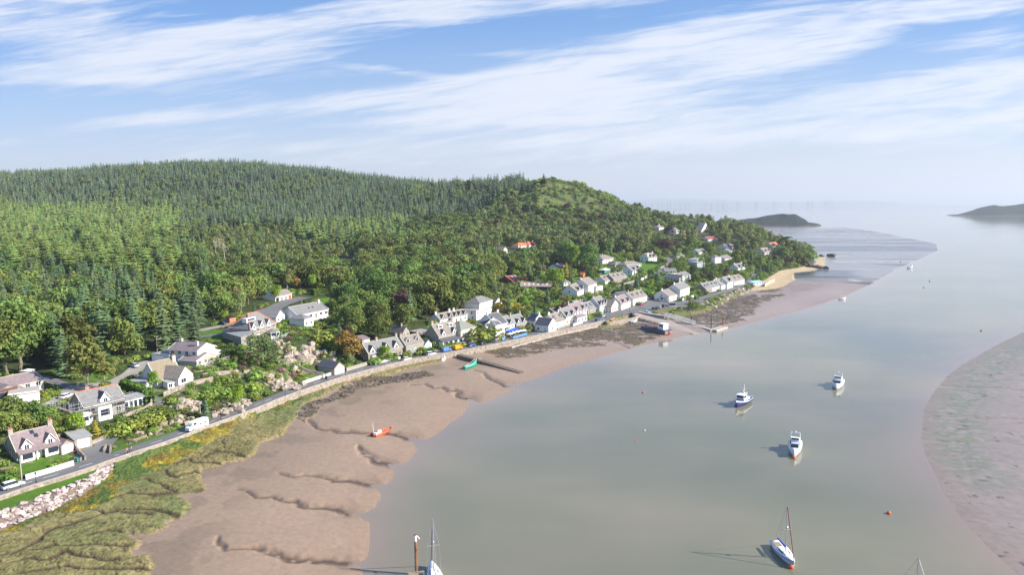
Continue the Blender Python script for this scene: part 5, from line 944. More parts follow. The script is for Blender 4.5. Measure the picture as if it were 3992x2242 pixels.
drape('lane', [(2690,1182),(2730,1165),(2790,1147),(2850,1131),(2905,1112),(2930,1090),(2945,1072),(2950,1050)], 5.5, MT['tarmac'])
drape('lane', [(1900,1242),(1935,1230),(1960,1215),(1945,1205)], 4, MT['gravel'])
drape('driveway', [(1690,1362),(1705,1372),(1722,1380)], 4, MT['gravel'])
drape('path', [(2020,985),(1990,985),(1960,995),(1900,1000)], 4, MT['gravel'])
# jetties
def beam_path(name, label, cat, stations, w, m_, group=None):
    rings = []
    for i, (x, y, z0, z1) in enumerate(stations):
        a = stations[max(0, i - 1)]; b = stations[min(len(stations) - 1, i + 1)]; d = np.array([b[0] - a[0], b[1] - a[1]]); d /= np.linalg.norm(d); n_2 = np.array([-d[1], d[0]]) * w / 2
        rings.append([(x - n_2[0] * 1.1, y - n_2[1] * 1.1, z0), (x - n_2[0], y - n_2[1], z1), (x + n_2[0], y + n_2[1], z1), (x + n_2[0] * 1.1, y + n_2[1] * 1.1, z0)])
    o = MB().loft(rings).build(name, MT[m_]); return tag(o, label, cat, group)
q0, q1, q2 = P(1789, 1383, 3.2), P(1878, 1407, 2.4), P(2034, 1452, 1.0)
j1 = beam_path('jetty', 'narrow stone jetty sloping across the mud beside the green boat', 'jetty', [(*q0, 0, 3.4), (*q1, -.2, 2.5), (*q2, -.5, 1.0)], 2.6, 'jetty')
MB().box(-.7, .7, -.7, .7, 0, .6).build('jetty_block', MT['conc'], j1).location = (*P(1872, 1403, 2.6), 2.45)
a0, a1 = P(2490, 1217, 4.1), P(2586, 1232, 4.0)
pier = beam_path('pier', 'straight stone pier beside the slipway with pale concrete top', 'pier', [(*a0, 0, 4.2), (*a1, 0, 4.1)], 2.4, 'stone')
cp_ = beam_path('coping', None, None, [(*a0, 4.205, 4.4), (*(a1 + (a1 - a0) * .01), 4.105, 4.3)], 2.6, 'conc'); cp_.parent = pier
# gangway, pontoon, piles
g0, g1 = P(2588, 1229, 4.4), P(2707, 1264, 1.3)
gw_ = empty('gangway', (g0[0], g0[1], 4.3), math.atan2(g1[1] - g0[1], g1[0] - g0[0])); tag(gw_, 'white trussed gangway leading from the stone pier down to the pontoon', 'gangway')
Lg = float(np.linalg.norm(g1 - g0)); dzg = -3.0; fr_ = MB(); ng = 16
for s in (-1.1, 1.1):
    fr_.bar((0, s, 0), (Lg, s, dzg), .12, 5); fr_.bar((0, s, 1.5), (Lg, s, dzg + 1.5), .12, 5)
    for k in range(ng + 1):
        x = Lg * k / ng; fr_.bar((x, s, dzg * k / ng), (x, s, dzg * k / ng + 1.5), .09, 4)
        if k < ng: fr_.bar((x, s, dzg * k / ng + (1.5 if k % 2 else 0)), (x + Lg / ng, s, dzg * (k + 1) / ng + (0 if k % 2 else 1.5)), .08, 4)
fr_.build('truss', MT['frame'], gw_); MB().slab([(0, -1, .02), (Lg, -1, dzg + .02), (Lg, 1, dzg + .02), (0, 1, .02)], .1).build('deck', MT['wood'], gw_)
b0, b1, b2 = P(2700, 1263, 1.0), P(2778, 1286, 1.0), P(2822, 1272, 1.0)
pt = beam_path('pontoon', 'L-shaped pale floating pontoon at the foot of the gangway', 'pontoon', [(*b0, 0.05, .95), (*b1, 0.05, .95)], 2.6, 'conc')
p2_ = beam_path('pontoon_head', None, None, [(*(b1 + (b2 - b1) * .02), .05, .98), (*b2, .05, .98)], 4.2, 'conc'); p2_.parent = pt
def pile(px, py, hpx, r, m_, label, base=.2, name='mooring_pile', cat='pile', grp='timber and steel piles'):
    q = P(px, py, base); dpt = float(np.dot(np.array([q[0], q[1], base - CAMZ]), F)); h = hpx * dpt / FPX * 1.03
    o = MB().bar((0, 0, -2), (0, 0, h), r, 10).bar((0, 0, h), (0, 0, h + .12), r * 1.1, 10).build(name, MT[m_]); o.location = (q[0], q[1], base); return tag(o, label, cat, grp), h
pile(2696, 1264, 31, .28, 'brown', 'brown steel pile at the gangway end of the pontoon')
pile(2772, 1286, 44, .28, 'brown', 'brown steel pile at the corner of the pontoon')
pl_, h_ = pile(2817, 1270, 39, .28, 'rustmetal', 'rust-red steel pile with red lifebuoy box at the outer pontoon end')
MB().box(-.5, .5, -.75, -.3, .9, 2.0).build('lifebuoy_box', MT['redp'], pl_)
o, h_ = pile(1623, 2232, 147, .25, 'rustmetal', 'tall rust-streaked steel pile on the floating platform near the bottom edge', base=.5)
MB().bar((0, 0, h_ * .84), (0, 0, h_ - .02), .26, 10).build('white_cap', MT['frame'], o); MB().bar((.2, 0, h_ - .1), (.75, -.1, h_ - .7), .1, 5).build('bracket', MT['metal'], o)
q = P(1622, 2245, .5); pf = empty('platform', (q[0], q[1], 0), R(12)); tag(pf, 'weathered square floating platform around the tall rusty pile', 'platform')
MB().box(-1.3, 1.5, -2.8, .9, -.1, .75).build('deck', MT['wood'], pf); MB().box(-1.45, 1.65, -2.95, 1.05, .1, .5).build('fender', MT['frame'], pf)
# boulders
def rock_mesh(name, seed, m_, flat=.7, sub_=1):
    rr2 = random.Random(seed); bm = bmesh.new(); pts = []
    for _ in range(18):
        v = Vector((rr2.gauss(0, 1), rr2.gauss(0, 1), rr2.gauss(0, 1))).normalized() * rr2.uniform(.75, 1.1); bm.verts.new((v.x, v.y * rr2.uniform(.8, 1), v.z * flat))
    bmesh.ops.convex_hull(bm, input=bm.verts); loose = [v for v in bm.verts if not v.link_faces]
    bmesh.ops.delete(bm, geom=loose, context='VERTS'); me = bpy.data.meshes.new(name); bm.to_mesh(me); bm.free(); me.materials.append(m_); return me
RM = [rock_mesh('boulder', k, MT['boulder']) for k in range(8)]
def scatter_poly(poly, n, r):
    xs = [a[0] for a in poly]; ys = [a[1] for a in poly]; out = []; tries = 0
    while len(out) < n and tries < n * 80:
        tries += 1; x, y = r.uniform(min(xs), max(xs)), r.uniform(min(ys), max(ys))
        if inside(np.array([x]), np.array([y]), poly)[0]: out.append((x, y))
    return out
rb_ = random.Random(3); nb = 0
ripw = [a for a in RIPRAP]
for (x, y) in scatter_poly(ripw, 1500, rb_):
    q = proj(x, y, 3)
    if q[0] < -60 or q[0] > 460 or nb >= 238: continue
    o = bpy.data.objects.new('boulder', RM[rb_.randrange(8)]); COL.objects.link(o); s = rb_.uniform(.4, .85); o.location = (x, y, float(Hf(x, y)) + .15 * s); o.scale = (s * rb_.uniform(.8, 1.3), s, s * .8); o.rotation_euler = (rb_.uniform(-.4, .4), rb_.uniform(-.4, .4), rb_.uniform(0, 6.3)); nb += 1
    tag(o, 'pale pinkish boulder in the rock armour below the grass bank', 'boulder', 'rock armour boulders below the grass bank')
hb = PL([(2735,1195),(2740,1180),(2800,1160),(2870,1138),(2925,1120),(2935,1130),(2880,1152),(2820,1180),(2790,1200)], 2); nb = 0
for (x, y) in scatter_poly(hb, 65, rb_):
    o = bpy.data.objects.new('boulder', RM[rb_.randrange(8)]); COL.objects.link(o); s = rb_.uniform(.6, 1.5); o.location = (x, y, float(Hf(x, y)) + .1); o.scale = (s * 1.2, s, s * .9); o.rotation_euler = (rb_.uniform(-.5, .5), rb_.uniform(-.5, .5), rb_.uniform(0, 6.3))
    tag(o, 'large grey-pink boulder on the shore below the far terrace', 'boulder', 'boulders on the shore below the far terrace')
def outcrop(pxs, size, n, label, m_='rockp', seed=1, name='rock_outcrop', spread=1.0, flat=.7):
    r_ = random.Random(seed); mb = MB(); c = hit(*pxs)
    for k in range(n):
        s = size * r_.uniform(.35, 1); x = r_.gauss(0, size * .9 * spread); y = r_.gauss(0, size * .75 * spread); z = float(Hf(c.x + x, c.y + y)) - c.z
        me = rock_mesh('t', seed * 50 + k, None, flat); R3 = Matrix.Rotation(r_.uniform(0, 6.3), 3, 'Z') @ Matrix.Rotation(r_.uniform(-.5, .5), 3, 'X')
        mb.add([R3 @ (v.co * s) + Vector((x, y, z + s * .25)) for v in me.vertices], [tuple(p.vertices) for p in me.polygons]); bpy.data.meshes.remove(me)
    o = mb.build(name, MT[m_]); o.location = c; return tag(o, label, 'rocks', 'granite outcrops among the gardens' if m_ == 'rockp' else 'shore rocks')
OC = [((1170,1395),5.0,26,'broad pink granite outcrop on the bluff above the road garage'),((1210,1375),4.0,16,'upper knob of pink granite left of the autumn tree'),((1140,1420),3.6,14,'lower pink granite ledge left of the main bluff'),
 ((1085,1345),3.6,10,'pale boulders under the terrace of the orange-ridged stone house'),((1062,1490),3.0,9,'round pale granite lump halfway down the rock garden'),((1110,1512),3.6,12,'pink granite face at the roadside below the bluff'),((1150,1510),3.0,9,'low pink rock right beside the coast road'),
 ((870,1610),3.2,10,'pink rocks at the roadside below the rock garden'),((920,1590),3.0,9,'pink rocks behind the roadside lime-green shrub'),((945,1570),2.4,8,'reddish rocks beside the lime-green shrub'),((835,1620),2.6,8,'granite rocks right above the white van'),((700,1650),3.0,9,'pale rocks on the bank left of the white van'),((560,1690),1.6,4,'small pale boulder on the roadside bank'),
 ((700,1580),2.6,12,'pale stones scattered through the left rock garden'),((760,1575),3.0,12,'pale stones in the middle of the rock garden'),((740,1605),2.6,9,'pale stones low in the left rock garden'),((925,1460),2.2,8,'pinkish flowering rockery beside the garden wall'),((1310,1425),3.2,8,'grey-pink rocks behind the road garage'),((1250,1300),2.0,4,'pale stones beside the long white house')]
for i, (p_, s, n, lb) in enumerate(OC): outcrop(p_, s * .6, int(n * 1.5), lb, seed=i + 11, spread=1.25)
outcrop((3232,1000), 6, 5, 'dark rounded islet just off the headland tip', 'rockd', 90, 'islet', spread=.8, flat=.5)
outcrop((3150,1035), 5, 14, 'dark rocks along the tip of the headland', 'rockd', 91, spread=2.2, flat=.5)
rs = MB(); r_ = random.Random(5)
bm_t = [rock_mesh('t', 300 + k, None, .5) for k in range(5)]; cnt = 0
for poly, n in ((WEED[0], 420), (WEED[1], 220), (WEED[2], 350)):
    for (x, y) in scatter_poly(poly, n, r_):
        s = abs(r_.gauss(0, .35)) + .2; me = bm_t[r_.randrange(5)]; z = float(Hf(x, y)); rs.add([(x + v.co.x * s, y + v.co.y * s, z + v.co.z * s) for v in me.vertices], [tuple(p.vertices) for p in me.polygons])
o = rs.build('shore_stones', MT['rockd']); o['kind'] = 'stuff'; o['label'] = 'dark weed-covered stones on the upper mud'
# ------------------------------------------------------------------ trees
def leafmat(name, col, ov=.8, trans=.15, hue=0):
    return mat(name, col, .9, spec=.12, attr=None, var=.0, obj_var=ov, trans=0) if False else _leaf(name, col, ov, trans)
def _leaf(name, col, ov, trans):
    M = bpy.data.materials.new(name); t, N, L = nt(M); b = N['Principled BSDF']; b.inputs['Roughness'].default_value = .75; b.inputs['Specular IOR Level'].default_value = .2
    a = N.new('ShaderNodeAttribute'); a.attribute_name = 'Col'; c = N.new('ShaderNodeMix'); c.data_type = 'RGBA'; c.blend_type = 'MULTIPLY'; c.inputs['Factor'].default_value = 1; c.inputs['A'].default_value = (*col, 1); L.new(a.outputs['Color'], c.inputs['B'])
    oi = N.new('ShaderNodeObjectInfo'); hs = N.new('ShaderNodeHueSaturation'); r1 = N.new('ShaderNodeMapRange'); r1.inputs['To Min'].default_value = .5 - .05 * ov; r1.inputs['To Max'].default_value = .5 + .025 * ov; L.new(oi.outputs['Random'], r1.inputs['Value'])
    mu = N.new('ShaderNodeMath'); mu.operation = 'MULTIPLY'; mu.inputs[1].default_value = 7.31; L.new(oi.outputs['Random'], mu.inputs[0]); fr = N.new('ShaderNodeMath'); fr.operation = 'FRACT'; L.new(mu.outputs[0], fr.inputs[0])
    r2 = N.new('ShaderNodeMapRange'); r2.inputs['To Min'].default_value = 1 - .38 * ov; r2.inputs['To Max'].default_value = 1 + .42 * ov; L.new(fr.outputs[0], r2.inputs['Value'])
    L.new(r1.outputs[0], hs.inputs['Hue']); L.new(r2.outputs[0], hs.inputs['Value']); L.new(c.outputs['Result'], hs.inputs['Color']); L.new(hs.outputs[0], b.inputs['Base Color'])
    tr = N.new('ShaderNodeBsdfTranslucent'); L.new(hs.outputs[0], tr.inputs[0]); ms = N.new('ShaderNodeMixShader'); ms.inputs[0].default_value = trans; L.new(b.outputs[0], ms.inputs[1]); L.new(tr.outputs[0], ms.inputs[2]); L.new(ms.outputs[0], N['Material Output'].inputs[0]); return M
LM = {'spruce': _leaf('spruce_needles', (0.119, 0.173, 0.089), .8, 0.18), 'larch': _leaf('larch_needles', (0.205, 0.296, 0.078), .7, 0.28), 'pine': _leaf('pine_needles', (0.137, 0.188, 0.067), .6, 0.18), 'cedar': _leaf('blue_green_needles', (0.125, 0.203, 0.092), .6, 0.18),
      'oak': _leaf('oak_leaves', (0.152, 0.218, 0.051), 1.0, 0.28), 'birch': _leaf('birch_leaves', (0.229, 0.268, 0.095), .8, 0.28), 'lime': _leaf('bright_leaves', (0.244, 0.376, 0.042), .4, 0.33), 'gold': _leaf('golden_leaves', (.40, .37, .05), .3, 0.28), 'autumn': _leaf('autumn_leaves', (0.320, 0.225, 0.053), .5, 0.28),
      'copper': _leaf('copper_leaves', (0.114, 0.065, 0.056), .6, 0.18), 'shrub': _leaf('shrub_leaves', (0.191, 0.283, 0.053), 1.0, 0.28), 'heather': _leaf('heather_leaves', (0.305, 0.145, 0.140), .8, 0.18), 'hedge': _leaf('hedge_leaves', (0.122, 0.218, 0.035), .3, 0.23), 'dead': _leaf('dead_twigs', (0.518, 0.406, 0.307), .2, 0.08)}
BARK = mat('grey_bark', (.20, .165, .13), .9, var=.25, scale=2); BARKP = mat('orange_pine_bark', (.42, .24, .15), .9, var=.25, scale=1); BARKW = mat('pale_bark', (.5, .46, .4), .9, var=.2, scale=2)
def leaf_mesh(name, V, Fq, colv, m_):
    """V (n,k,3) faces of k corners; colv (n,) brightness per face"""
    n, k, _ = V.shape; me = bpy.data.meshes.new(name); me.vertices.add(n * k); me.vertices.foreach_set('co', V.reshape(-1).astype(np.float32)); me.loops.add(n * k); me.loops.foreach_set('vertex_index', np.arange(n * k, dtype=np.int32)); me.polygons.add(n); me.polygons.foreach_set('loop_start', np.arange(0, n * k, k, dtype=np.int32)); me.update(calc_edges=True)
    ca = me.color_attributes.new('Col', 'FLOAT_COLOR', 'POINT'); c = np.repeat(colv, k); ca.data.foreach_set('color', np.stack([c, c, c, np.ones_like(c)], 1).astype(np.float32).ravel()); me.materials.append(m_); return me
def conifer_mesh(name, seed, h, r, tiers, per, m_, base=.1, droop=.28, power=.85, spray=2, width=.42):
    g = np.random.default_rng(seed); Vs = []; cs = []
    for i in range(tiers):
        t = (i + g.uniform(-.3, .3)) / tiers; t = max(0, t); z = h * (base + (1 - base) * t); rad0 = r * (1 - t) ** power + .12; nb_ = max(4, int(per * (1 - t) ** .6) + 2); ph = g.uniform(0, 6.3)
        for k in range(nb_):
            a = ph + 2 * math.pi * k / nb_ + g.uniform(-.3, .3); rad = rad0 * g.uniform(.65, 1.15); d = np.array([math.cos(a), math.sin(a), 0]); s = np.array([-d[1], d[0], 0]); w = max(.28, rad * width) * g.uniform(.8, 1.2)
            up_ = h / tiers * .9; z0 = z + up_ * .6; tip = d * rad + np.array([0, 0, z - rad * droop]); mid = d * rad * .5 + np.array([0, 0, z + up_ * .25 - rad * droop * .3])
            b0 = np.array([0, 0, z0]); c = g.uniform(.7, 1.25)
            Vs += [[b0, mid + s * w - [0, 0, .25 * w], tip], [b0, tip, mid - s * w - [0, 0, .25 * w]]]; cs += [c, c * .95]
            for q in range(spray):
                f = g.uniform(.45, 1.0); p = d * rad * f + np.array([0, 0, z - rad * droop * f + .12]) + s * g.uniform(-.7, .7) * w * (1.2 - f * .5); l = g.uniform(.3, .6) * (.35 + rad * .28); dd = d * .8 + s * g.uniform(-.8, .8)
                Vs.append([p - s * l * .5, p + dd * l + [0, 0, -.25 * l], p + s * l * .5 + [0, 0, .1]]); cs.append(c * g.uniform(.8, 1.35))
    Vs.append([[-.2, 0, h * .9], [.2, 0, h * .9], [0, 0, h * 1.04]]); cs.append(1.2)
    return leaf_mesh(name, np.array([np.array(v) for v in Vs]), None, np.array(cs), m_)
def blob_mesh(name, seed, blobs, n, size, m_, noise_=.25, shell=.75):
    """blobs: list (x,y,z,rx,rz); n leaf quads in total"""
    g = np.random.default_rng(seed); vol = np.array([b[3] ** 2 for b in blobs]); cnt_ = np.maximum(6, (n * vol / vol.sum()).astype(int)); Vs = []; cs = []
    for b, c in zip(blobs, cnt_):
        d = g.normal(size=(c, 3)); d /= np.linalg.norm(d, axis=1)[:, None]; d[:, 2] = np.where(d[:, 2] < -.35, -d[:, 2], d[:, 2])
        lob = 1 + noise_ * (np.sin(d[:, 0] * 5 + seed) * np.cos(d[:, 1] * 4.3 + b[0]) + .5 * np.sin(d[:, 2] * 7 + b[1]))
        rad = g.uniform(shell, 1.04, c) * lob; p = np.stack([b[0] + d[:, 0] * b[3] * rad, b[1] + d[:, 1] * b[3] * rad, b[2] + d[:, 2] * b[4] * rad], 1)
        nrm = d + g.normal(size=(c, 3)) * .55; nrm /= np.linalg.norm(nrm, axis=1)[:, None]; t = np.cross(nrm, g.normal(size=(c, 3))); t /= np.linalg.norm(t, axis=1)[:, None]; s = np.cross(nrm, t)
        sz = (size * g.uniform(.6, 1.35, c))[:, None]; V = np.stack([p - t * sz * .6, p - s * sz * .45 - nrm * sz * .1, p + t * sz * .6, p + s * sz * .45], 1); Vs.append(V); bb = g.uniform(.78, 1.25)
        cs.append(bb * g.uniform(.75, 1.3, c))
    return leaf_mesh(name, np.concatenate(Vs), None, np.concatenate(cs), m_)
def broad_blobs(seed, h, w, nb_, low=.06):
    r_ = random.Random(seed); B = [(0, 0, h * .62, w * .36, h * .30)]
    for i in range(nb_):
        a = 2 * math.pi * i / nb_ * 1.618 * 2.3 + r_.uniform(-.4, .4); t = r_.uniform(0, 1); z = h * (low + .14 + .68 * t); rr_ = w * .5 * (1 - .62 * max(0, t - .35) ** 1.0) * r_.uniform(.5, .78)
        s = w * r_.uniform(.15, .25); B.append((math.cos(a) * rr_, math.sin(a) * rr_, z, s, s * r_.uniform(.75, 1.1)))
    return B
def trunk_mesh(name, h, r, m_, seed=0, limbs=4, top=.6, lean=.03):
    r_ = random.Random(seed); mb = MB(); p = Vector((0, 0, -.5)); pts = [p]
    for k in range(1, 5): pts.append(Vector((r_.uniform(-lean, lean) * h, r_.uniform(-lean, lean) * h, h * top * k / 4)))
    for k in range(4): mb.bar(pts[k], pts[k + 1], r * (1 - .17 * k), 7, r * (1 - .17 * (k + 1)))
    for k in range(limbs):
        a = r_.uniform(0, 6.3); b = pts[2 + k % 2]; mb.bar(b, b + Vector((math.cos(a) * h * .2, math.sin(a) * h * .2, h * .17)), r * .42, 5, r * .15)
    me = bpy.data.meshes.new(name); me.from_pydata([tuple(v) for v in mb.v], [], mb.f); me.update(); me.materials.append(m_); return me
# unit templates: height 1 scaled later -> model at real typical size, scale near 1
TPL = {}
def addt(key, crown, trunk, h): TPL.setdefault(key, []).append((crown, trunk, h))
for s in range(4):
    addt('spruce', conifer_mesh('spruce_crown', s, 15, 3.5, 17, 9, LM['spruce'], power=.8), trunk_mesh('trunk', 15, .22, BARK, s, 0, .9, .0), 15)
    addt('larch', conifer_mesh('larch_crown', 10 + s, 12, 3.4, 12, 8, LM['larch'], base=.16, droop=-.12, power=.62, spray=3, width=.5), trunk_mesh('trunk', 12, .2, BARK, s, 0, .85, .01), 12)
    addt('cedar', conifer_mesh('cypress_crown', 20 + s, 18, 4.2, 18, 10, LM['cedar'], base=.06, droop=.15, power=.55, spray=4, width=.36), trunk_mesh('trunk', 18, .4, BARK, s, 0, .85, .0), 18)
    addt('oak', blob_mesh('oak_crown', 30 + s, broad_blobs(30 + s, 13, 11.5, 13), 1900, .75, LM['oak']), trunk_mesh('trunk', 13, .35, BARK, s, 5, .55), 13)
    addt('birch', blob_mesh('birch_crown', 40 + s, broad_blobs(40 + s, 11, 6.6, 10, .15), 1000, .62, LM['birch']), trunk_mesh('trunk', 11, .16, BARKW, s, 3, .7), 11)
for s in range(3):
    addt('pine', blob_mesh('pine_crown', 50 + s, [(random.Random(s * 9 + k).uniform(-3.4, 3.4), random.Random(s * 7 + k).uniform(-3.4, 3.4), 11.3 + random.Random(s * 5 + k).uniform(-2.2, 1.9), random.Random(k).uniform(1.3, 2.5), .8) for k in range(12)], 1300, .6, LM['pine'], shell=.5), trunk_mesh('trunk', 13, .3, BARKP, s, 6, .8, .05), 13)
    addt('shrub', blob_mesh('shrub_leaves', 60 + s, [(0, 0, .9, 1.5, 1.2), (.9, .3, .7, 1.0, .8), (-.7, -.5, .8, 1.1, .9)], 330, .36, LM['shrub'], shell=.85), None, 2.1)
    addt('heather', blob_mesh('heather_leaves', 64 + s, [(0, 0, .7, 1.3, .9), (.9, .3, .5, .9, .7)], 240, .34, LM['heather'], shell=.85), None, 1.6)
for k, c in (('lime', 'lime'), ('autumn', 'autumn'), ('copper', 'copper')): addt(k, blob_mesh(k + '_crown', 70 + len(k), broad_blobs(70 + len(k), 10, 9, 12, .1), 1700, .6, LM[c]), trunk_mesh('trunk', 10, .28, BARK, 3, 4, .5), 10)
addt('gold', conifer_mesh('golden_crown', 81, 7, 1.9, 12, 9, LM['gold'], base=.02, droop=.1, power=.6, spray=3), trunk_mesh('trunk', 7, .15, BARK, 3, 0, .7), 7)
addt('goldbush', blob_mesh('golden_bush_leaves', 82, [(0, 0, .9, 1.4, 1.2), (.8, .2, .7, .9, .8)], 300, .34, LM['gold'], shell=.85), None, 2.1)
addt('scots', blob_mesh('pine_crown', 86, broad_blobs(86, 11, 10, 14, .1), 1900, .5, LM['pine'], shell=.6), trunk_mesh('trunk', 11, .25, BARKP, 8, 5, .6), 11)
addt('dead', blob_mesh('dead_twigs', 83, [(0, 0, 7, 1.8, 3.5)], 150, .35, LM['dead'], shell=.2), trunk_mesh('trunk', 12, .25, BARKW, 8, 9, .95, .05), 12)
addt('bigoak', blob_mesh('big_oak_crown', 84, broad_blobs(84, 17, 17, 20, .2), 4200, .8, LM['oak']), trunk_mesh('trunk', 17, .55, BARK, 8, 7, .5), 17)
LO = {'spruce': [conifer_mesh('far_spruce', 90 + s, 15, 3.5, 8, 6, LM['spruce'], spray=1, power=.7, width=.6) for s in range(3)], 'larch': [conifer_mesh('far_larch', 95 + s, 12, 3.4, 7, 6, LM['larch'], base=.1, droop=-.1, power=.6, spray=1, width=.6) for s in range(3)],
      'cedar': [conifer_mesh('far_cypress', 98 + s, 18, 4.2, 10, 8, LM['cedar'], base=.06, droop=.15, power=.55, spray=2) for s in range(2)],
      'oak': [blob_mesh('far_oak', 100 + s, broad_blobs(100 + s, 13, 11, 9), 420, 1.35, LM['oak']) for s in range(3)], 'birch': [blob_mesh('far_birch', 105 + s, broad_blobs(105 + s, 11, 6.4, 7, .15), 230, 1.0, LM['birch']) for s in range(3)], 'shrub': [blob_mesh('far_shrub', 110 + s, [(0, 0, .9, 1.5, 1.2), (.9, .3, .7, 1.0, .8)], 110, .55, LM['shrub']) for s in range(2)]}
LO['pine'] = LO['oak']
# region names for labels
def where_txt(px, py):
    if py < 905 and px < 2010: return 'in the dark plantation on the upper hill'
    best = min(LMK, key=lambda q: (q[0] - px) ** 2 + 2.2 * (q[1] - py) ** 2); d = math.hypot(best[0] - px, best[1] - py)
    side = ('left of ' if px < best[0] else 'right of ') if abs(px - best[0]) > 1.3 * abs(py - best[1]) else ('uphill of ' if py < best[1] else 'downhill of ')
    lab = ' '.join(best[2].split()[:9])
    for w in (' with', ' and', ' on', ' in', ' of', ' the', ' beside', ' above', ' behind', ' at', ' a', ' by', ' below', ' facing', ' between', ' its', ' into'):
        if lab.endswith(w): lab = lab[:-len(w)]
    if d > 330: return 'on the wooded slope far ' + side + lab.replace('the ', '', 1) if False else ('high on the left slope' if px < 700 else 'in the middle of the wooded hill' if px < 1500 else 'on the slope under the open knoll')
    return side + 'the ' + lab
DENSE = [(-500,600),(3400,600),(3400,1000),(3200,1000),(3150,1038),(3060,1028),(3000,1000),(2900,985),(2800,962),(2700,942),(2560,962),(2480,988),(2310,1002),(2260,1040),(2100,1060),(2000,1080),(1980,1120),(1900,1150),(1830,1190),(1850,1225),(1700,1260),(1640,1296),(1560,1330),(1400,1340),(1330,1300),(1310,1230),(1330,1165),(1290,1125),(1150,1130),(1050,1150),(1035,1180),(980,1212),(900,1232),(830,1245),(780,1285),(760,1345),(650,1365),(620,1385),(500,1395),(330,1400),(230,1440),(100,1460),(-500,1490)]
CLEAR = [[(1050,1180),(1290,1125),(1310,1165),(1100,1215)],[(1960,965),(2010,960),(2010,1000),(1900,1005)],[(2230,1110),(2160,1085),(2240,1080),(2300,1085),(2290,1105)],KNOLL,[(790,1110),(900,1110),(905,1150),(820,1160)],[(1095,1035),(1190,1040),(1190,1070),(1100,1065)],[(2250,985),(2330,1000),(2310,1040),(2230,1010)]] + LAWNS
rt = random.Random(21); gnp = np.random.default_rng(4)
def cand(step, xr, yr, jit=.42):
    X, Y = np.meshgrid(np.arange(xr[0], xr[1], step), np.arange(yr[0], yr[1], step)); X = X + gnp.uniform(-jit, jit, X.shape) * step; Y = Y + gnp.uniform(-jit, jit, Y.shape) * step; return X.ravel(), Y.ravel()
# horizon of the bare ground as seen from the camera, per azimuth
EL = (GZ - CAMZ) / np.exp(LR)[:, None]; CM = np.maximum.accumulate(EL, 0)
def visible(x, y, zt):
    a = np.clip((np.arctan2(x, y) - AZ[0]) / (AZ[-1] - AZ[0]) * (NA - 1), 0, NA - 1).astype(int); l = np.clip((np.log(np.hypot(x, y)) - LR[0]) / (LR[-1] - LR[0]) * (NR - 1), 0, NR - 1).astype(int)
    return (zt - CAMZ) / np.hypot(x, y) > CM[l, a] + .0005
foot_pts = FOOT
def blocked(x, y, pad=1.5):
    b = np.zeros(x.shape, bool)
    for (cx, cy, an, hl, hd_) in foot_pts:
        dx, dy = x - cx, y - cy; u = dx * math.cos(an) + dy * math.sin(an); v = -dx * math.sin(an) + dy * math.cos(an); b |= (abs(u) < hl + pad) & (abs(v) < hd_ + pad)
    for pts, w in DR:
        xs = [p[0] for p in pts]; ys = [p[1] for p in pts]; s = (x > min(xs) - 6) & (x < max(xs) + 6) & (y > min(ys) - 6) & (y < max(ys) + 6)
        if s.any(): d, _ = dist_line(x[s], y[s], pts); b[s] |= d < w + pad * .8
    for w in PATCHES: b |= inside(x, y, w)
    b |= inside(x, y, RL + RU[::-1]); return b
TREES = []  # (kind, x, y, z, scale, widthscale, rot, px, py, depth)
def protect(px, py, w, hh, ww, frac):
    """true where a thing of hh x ww metres standing there would hide a house behind it"""
    hp = hh * FPX / w; wp = ww * FPX / w; bad = np.zeros(px.shape, bool)
    for (x0, y0, x1, y1, dp) in PROT:
        ox = np.minimum(px + wp / 2, x1) - np.maximum(px - wp / 2, x0); oy = np.minimum(py, y1) - np.maximum(py - hp, y0)
        bad |= (ox > 0) & (oy > (y1 - y0) * frac) & (w < dp + 3) & (np.minimum(ox, 40) * oy > .02 * (x1 - x0) * (y1 - y0))
    return bad
def scatter(step, xr, yr, rmin, rmax, dense=True):
    x, y = cand(step, xr, yr); r = np.hypot(x, y); az = np.arctan2(x, y); k = (r > rmin) & (r <= rmax) & (az > AZ[0] + .02) & (az < AZ[-1] - .02) & inside(x, y, LAND); x, y = x[k], y[k]
    z = Hf(x, y); px, py, w = proj(x, y, z); k = (px > -260) & (px < 3500) & visible(x, y, z + 17) & ~blocked(x, y, 1.2 if not dense else 3.0); x, y, z, px, py, w = [q[k] for q in (x, y, z, px, py, w)]
    d = inside(px, py, DENSE); k = d if dense else ~d
    for c in CLEAR: k &= ~inside(px, py, c)
    return [q[k] for q in (x, y, z, px, py, w)]
dark_b = lambda px: np.interp(px, [0, 300, 500, 850, 1000, 1200, 1550, 1860, 2030], [802, 812, 825, 893, 905, 900, 885, 855, 780])
HBASE = {'spruce': 15, 'larch': 12, 'cedar': 18, 'oak': 13, 'birch': 11, 'pine': 13, 'shrub': 2.1, 'heather': 1.6, 'lime': 10, 'autumn': 10, 'copper': 10, 'gold': 7, 'goldbush': 2.1, 'dead': 12, 'bigoak': 17, 'scots': 11}
WB = {'spruce': 5.4, 'larch': 5.4, 'cedar': 8, 'oak': 11, 'birch': 6.5, 'shrub': 3, 'pine': 8}
